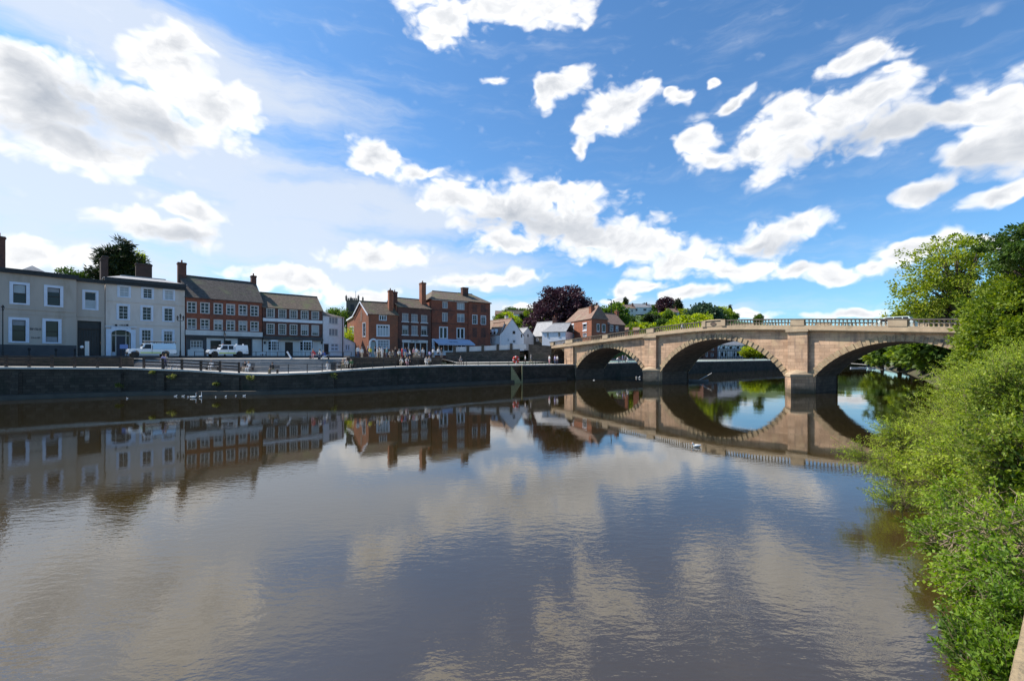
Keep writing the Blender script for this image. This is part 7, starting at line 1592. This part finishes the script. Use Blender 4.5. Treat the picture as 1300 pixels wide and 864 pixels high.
# ------------------------------------------------------------------ vehicles
def pickup(px, D, z, label, L_=5.6, body='carwhite', canopy='carwhite', rack=True, dirv=(.67, .742), stripe='limestripe', double=True):
    r = thing('pickup_truck', label, 'pickup truck', (0, 0, 0)); r['_b'] = (0, 0, 0)
    hw = .86
    def prism(mb, pts, y0, y1, m): mb.prism(pts, (1, 0, 0), (0, y1 - y0, 0), (0, y0, 0), m)
    # x runs from the nose (0) to the tail
    k = L_ / 5.2
    b = MB(); prism(b, [(.05, .55), (.35, .55), (.40, .78), (.62, .95), (.95, .95), (1.18, .78), (1.22, .5), (3.55, .5), (3.6, .78), (3.82, .95), (4.15, .95), (4.4, .78), (4.45, .55), (5.2, .55), (5.2, 1.12), (1.45, 1.12), (.1, 1.05)], -hw, hw, M[body]); b.build('body', r, bevel=.03)
    bn = MB(); prism(bn, [(.08, 1.06), (1.42, 1.13), (1.42, 1.22), (.2, 1.16)], -.72, .72, M[body]); bn.build('bonnet', r, bevel=.02)
    ce = 3.35 if double else 2.55
    cb = MB(); V = []
    for (x0, x1, zz, w) in ((1.42, ce, 1.12, hw), (1.72, ce, 1.92, hw - .1)): V += [(x0, -w, zz), (x1, -w, zz), (x1, w, zz), (x0, w, zz)]
    cb.box8(V, M[body]); cab = cb.build('cab', r, bevel=.04)
    gl = MB()
    def sidewin(x0, x1, zz0, zz1, s):
        def yy(z_): return s * (hw - .1 * (z_ - 1.12) / .8 + .008)
        lean = .3 if x0 < 1.8 else 0
        gl.add([(x0 + (0), yy(zz0), zz0), (x1, yy(zz0), zz0), (x1, yy(zz1), zz1), (x0 + lean * .8, yy(zz1), zz1)], [(0, 1, 2, 3)], M['glass'])
    for s in (1, -1):
        sidewin(1.62, 2.45, 1.2, 1.78, s)
        if double: sidewin(2.56, 3.2, 1.2, 1.78, s)
    gl.add([(1.44 + .03, -.75, 1.2), (1.44 + .03, .75, 1.2), (1.66, .68, 1.82), (1.66, -.68, 1.82)], [(0, 1, 2, 3)], M['glass']); gl.build('window', r)
    cn = MB(); V = []
    for (x0, x1, zz, w) in ((ce + .06, 5.18, 1.125, hw), (ce + .1, 5.12, 1.88, hw - .06)): V += [(x0, -w, zz), (x1, -w, zz), (x1, w, zz), (x0, w, zz)]
    cn.box8(V, M[canopy]); cn.build('load_canopy', r, bevel=.03)
    pn = MB()
    for s in (1, -1):
        yb = s * (hw + .004); pn.add([(1.3, yb, .58), (3.5, yb, .58), (3.5, yb, .74), (1.3, yb, .74)], [(0, 1, 2, 3)], M[stripe])
        for x in (2.5, ce): pn.add([(x, yb, .55), (x + .02, yb, .55), (x + .02, yb, 1.1), (x, yb, 1.1)], [(0, 1, 2, 3)], M['black'])
    pn.build('side_stripe', r)
    bp_ = MB(); bp_.box(-.05, -.85, .5, .08, .85, .72, M['black']); bp_.box(5.2, -.8, .48, 5.3, .8, .62, M['black']); bp_.build('bumper', r)
    for s in (1, -1):
        h = MB(); h.bar((.02, s * .6, .88), (.1, s * .6, .88), .1, M['headlamp'], 10); h.build('headlight', r); mr = MB(); mr.box(1.55, s * (hw + .02), 1.2, 1.68, s * (hw + .18), 1.38, M['black']); mr.build('wing_mirror', r)
    for x in (.79, 3.99):
        for s in (1, -1):
            w = MB(); w.bar((x, s * .66, .40), (x, s * .88, .40), .40, M['tyre'], 18); wo = w.build('wheel', r, base=(x, s * .77, .4)); h = MB(); h.bar((x, s * .88, .40), (x, s * .9, .40), .13, M['tyre'], 12); h.build('rim', wo)
    if rack:
        rk = MB()
        for s in (1, -1): rk.bar((1.9, s * .72, 2.12), (5.2, s * .72, 2.12), .04, M['iron'], 5)
        for x in (2.0, 3.0, 4.1, 5.1):
            rk.bar((x, -.72, 2.12), (x, .72, 2.12), .035, M['iron'], 5)
            for s in (1, -1): rk.bar((x, s * .72, 1.85), (x, s * .72, 2.12), .03, M['iron'], 5)
        rk.build('roof_rack', r)
        ld = MB()
        for yv in (-.2, .2): ld.bar((1.7, yv, 2.2), (5.5, yv, 2.2), .035, M['steel'], 5)
        for i in range(12): ld.bar((1.9 + i * .3, -.2, 2.2), (1.9 + i * .3, .2, 2.2), .02, M['steel'], 4)
        ld.build('ladder', r)
    else:
        bc = MB(); bc.lathe([(.08, 0), (.08, .12), (.03, .16)], (2.1, .3, 1.92), M['orange'], 8); bc.lathe([(.12, 0), (.12, .16), (.05, .2)], (3.9, .3, 1.88), M['white'], 8); bc.lathe([(.12, 0), (.12, .16), (.05, .2)], (4.8, .3, 1.88), M['white'], 8); bc.build('roof_light', r)
    r.location = (PX(px, D), D, z); r.rotation_euler.z = math.atan2(dirv[1], dirv[0]); r.scale = (k, 1.0, 1.0)
    return r
pickup(160.5, fD(160) - 7.2, 4.33, 'pale blue pickup truck with laden roof rack before the stucco townhouse', 5.15, 'carwhite', 'carblue', True, double=False)
pickup(262.5, fD(262) - 7.0, 4.33, 'white double cab pickup truck with box body before the brick shopfront', 5.3, 'carwhite', 'carwhite', False)
def car(label, paint, loc, ang):
    r = thing('car', label, 'car', (0, 0, 0)); hw = .86
    b = MB(); b.prism([(.0, .35), (.35, .3), (.45, .55), (.75, .66), (1.05, .55), (1.15, .28), (3.1, .28), (3.2, .55), (3.5, .66), (3.8, .55), (3.9, .3), (4.4, .4), (4.42, .85), (4.3, .98), (1.15, .95), (.15, .75)], (1, 0, 0), (0, 2 * hw, 0), (0, -hw, 0), M[paint]); b.build('body', r, bevel=.05)
    c = MB(); c.box8([(1.1, -.82, .93), (4.25, -.82, .93), (4.25, .82, .93), (1.1, .82, .93), (1.9, -.66, 1.46), (3.95, -.66, 1.44), (3.95, .66, 1.44), (1.9, .66, 1.46)], M[paint]); c.build('roof', r, bevel=.05)
    g = MB()
    for s in (1, -1):
        def P_(x, z_): return (x, s * (.82 - .16 * (z_ - .93) / .52 + .012), z_)
        for x0, x1, a, d in ((1.45, 2.6, 1.98, 2.6), (2.68, 3.4, 2.68, 3.35), (3.48, 4.05, 3.43, 3.85)): g.add([P_(x0, 1.0), P_(x1, 1.0), P_(d, 1.38), P_(a, 1.38)], [(0, 1, 2, 3)], M['glass'])
    g.add([(1.18, -.7, 1.0), (1.18, .7, 1.0), (1.84, .6, 1.42), (1.84, -.6, 1.42)], [(0, 1, 2, 3)], M['glass']); g.build('window', r)
    for x in (.76, 3.5):
        for s in (1, -1): w = MB(); w.bar((x, s * .68, .31), (x, s * .86, .31), .31, M['tyre'], 16); wo = w.build('wheel', r, base=(x, s * .77, .31)); h = MB(); h.bar((x, s * .86, .31), (x, s * .875, .31), .19, M['steel'], 10); h.build('rim', wo)
    for s in (1, -1): h = MB(); h.box(.02, s * .55 - .15, .58, .12, s * .55 + .15, .72, M['headlamp']); h.build('headlight', r)
    r.location = loc; r.rotation_euler.z = ang; r.scale = (1.0, 1.02, 1.14)
ang = math.atan2(BU.y, BU.x)
s = 45.0; car('pale silver-green estate car crossing the right end of the bridge', 'carsilver', BPt(s, -2.6, btop(s) - 1.5), ang)
s = -2.2; car('dark car crossing the left end of the bridge', 'carblack', BPt(s - 3.5, -2.6, btop(s) - 1.48), ang + math.atan(.03))

# ------------------------------------------------------------------ birds and boats
def swan_mesh():
    J = {'body': ((0, 0, .16), (.2, .15), 0), 'rump': ((-.28, 0, .18), (.15, .12), 0), 'tail': ((-.5, 0, .25), (.05, .05), 0), 'breast': ((.24, 0, .15), (.15, .13), 0), 'n1': ((.38, 0, .24), .075, 0), 'n2': ((.42, 0, .4), .048, 0), 'n3': ((.36, 0, .58), .04, 0), 'n4': ((.37, 0, .74), .038, 0), 'head': ((.44, 0, .8), .05, 0), 'bill0': ((.5, 0, .775), .03, 1), 'bill': ((.6, 0, .74), .014, 1), 'wr': ((-.12, .13, .26), (.1, .06), 0), 'wl': ((-.12, -.13, .26), (.1, .06), 0)}
    E = [('body', 'rump'), ('rump', 'tail'), ('body', 'breast'), ('breast', 'n1'), ('n1', 'n2'), ('n2', 'n3'), ('n3', 'n4'), ('n4', 'head'), ('head', 'bill0'), ('bill0', 'bill'), ('body', 'wr'), ('body', 'wl')]
    m = skin_body('swan', J, E, None, 1); m.materials[0] = M['feather']; m.materials[1] = M['orange']; return m
SW = swan_mesh()
def bird(px, py, s, rz, label, cat='swan', name='swan', group=None):
    D_ = F * EYE / (py - HY); o = bpy.data.objects.new(name, SW); COL.objects.link(o); o.location = (PX(px, D_), D_, -.02); o.scale = (s, s, s); o.rotation_euler.z = R(rz); tag(o, label, cat, group)
bird(245.5, 504.8, .68, 5, 'left one of two white swans by the quay foot'); bird(254.8, 504.5, .72, 110, 'right one of two white swans, turned away, by the quay foot')
def duck_mesh():
    J = {'body': ((0, 0, .06), (.1, .08), 0), 'rump': ((-.14, 0, .08), (.06, .05), 0), 'tail': ((-.24, 0, .12), .02, 0), 'breast': ((.11, 0, .07), .075, 0), 'neck': ((.16, 0, .15), .035, 0), 'head': ((.18, 0, .21), .042, 0), 'bill': ((.25, 0, .2), .014, 1)}
    m = skin_body('gull', J, [('body', 'rump'), ('rump', 'tail'), ('body', 'breast'), ('breast', 'neck'), ('neck', 'head'), ('head', 'bill')], None, 1); m.materials[0] = M['feather']; m.materials[1] = M['orange']; return m
DK = duck_mesh()
for i, (px, py) in enumerate(((223, 503), (232.5, 503), (239, 504), (274, 504), (286.5, 503.5), (299.5, 502.5), (310, 502.5), (161.5, 506), (754, 482.5), (808, 479.5), (811.5, 479.8), (884, 567))):
    D_ = F * EYE / (py - HY); o = bpy.data.objects.new('gull', DK); COL.objects.link(o); o.location = (PX(px, D_), D_, -.01); sc = .75 if i < 9 else 1.7
    if i == 11: sc = 1.0
    o.scale = (sc,) * 3; o.rotation_euler.z = rp_.uniform(0, 6.28)
    tag(o, ['white gull farthest left of the swans', 'small white gull left of the swans', 'white gull just left of the left swan', 'first white gull right of the swans', 'second white gull right of the swans', 'third white gull right of the swans', 'white gull farthest right of the swans', 'white gull alone near the left quay foot', 'white gull alone left of the left bridge arch', 'white bird at the left bridge pier, nearer the arch', 'white bird touching the left bridge pier', 'white gull alone on open water before the bridge'][i], 'gull', 'gulls on the river')
def boat(px, py, L_, rz, label, oar=True, hull='greycloth'):
    D_ = F * EYE / (py - HY); r = thing('rowing_boat', label, 'boat', (PX(px, D_), D_, 0)); r['_b'] = (0, 0, 0); mb = MB(); n = 9; V = []
    for i in range(n):
        t = i / (n - 1); w = .55 * math.sin(math.pi * min(.08 + t * .86, 1)) ** .6; x = (t - .5) * L_
        V += [(x, -w, .35 + .15 * abs(t - .5)), (x, -w * .6, -.1), (x, w * .6, -.1), (x, w, .35 + .15 * abs(t - .5)), (x, w * .85, .3), (x, w * .5, 0.05), (x, -w * .5, 0.05), (x, -w * .85, .3)]
    fs = [(i * 8 + j, i * 8 + (j + 1) % 8, (i + 1) * 8 + (j + 1) % 8, (i + 1) * 8 + j) for i in range(n - 1) for j in range(8)] + [tuple(range(8)), tuple(range((n - 1) * 8 + 7, (n - 1) * 8 - 1, -1))]
    mb.add(V, fs, M[hull]); mb.build('hull', r); s = MB()
    for x in (-.25, .15): s.box(x * L_, -.45, .28, x * L_ + .25, .45, .32, M['wood'])
    s.build('seat', r)
    if oar: o = MB(); o.bar((.1, .2, .3), (2.4, .9, 1.5), .06, M['offwhite'], 6); o.build('oar', r)
    r.rotation_euler.z = R(rz)
boat(887, 484.5, 3.2, -10, 'grey rowing boat with raised oar under the middle arch')
for i, (px, w) in enumerate(((1090, 6.5), (1106.5, 3), (1128, 3), (1136, 3.5))):
    boat(px, 467.2 + (.3 if i else 0), w, 5, ['longest white moored boat far off under the right arch', 'small white boat second from left under the right arch', 'small white boat third from left under the right arch', 'small white boat farthest right under the right arch'][i], False, 'whitecloth')
for o in list(bpy.data.objects):
    if '_b' in o: del o['_b']
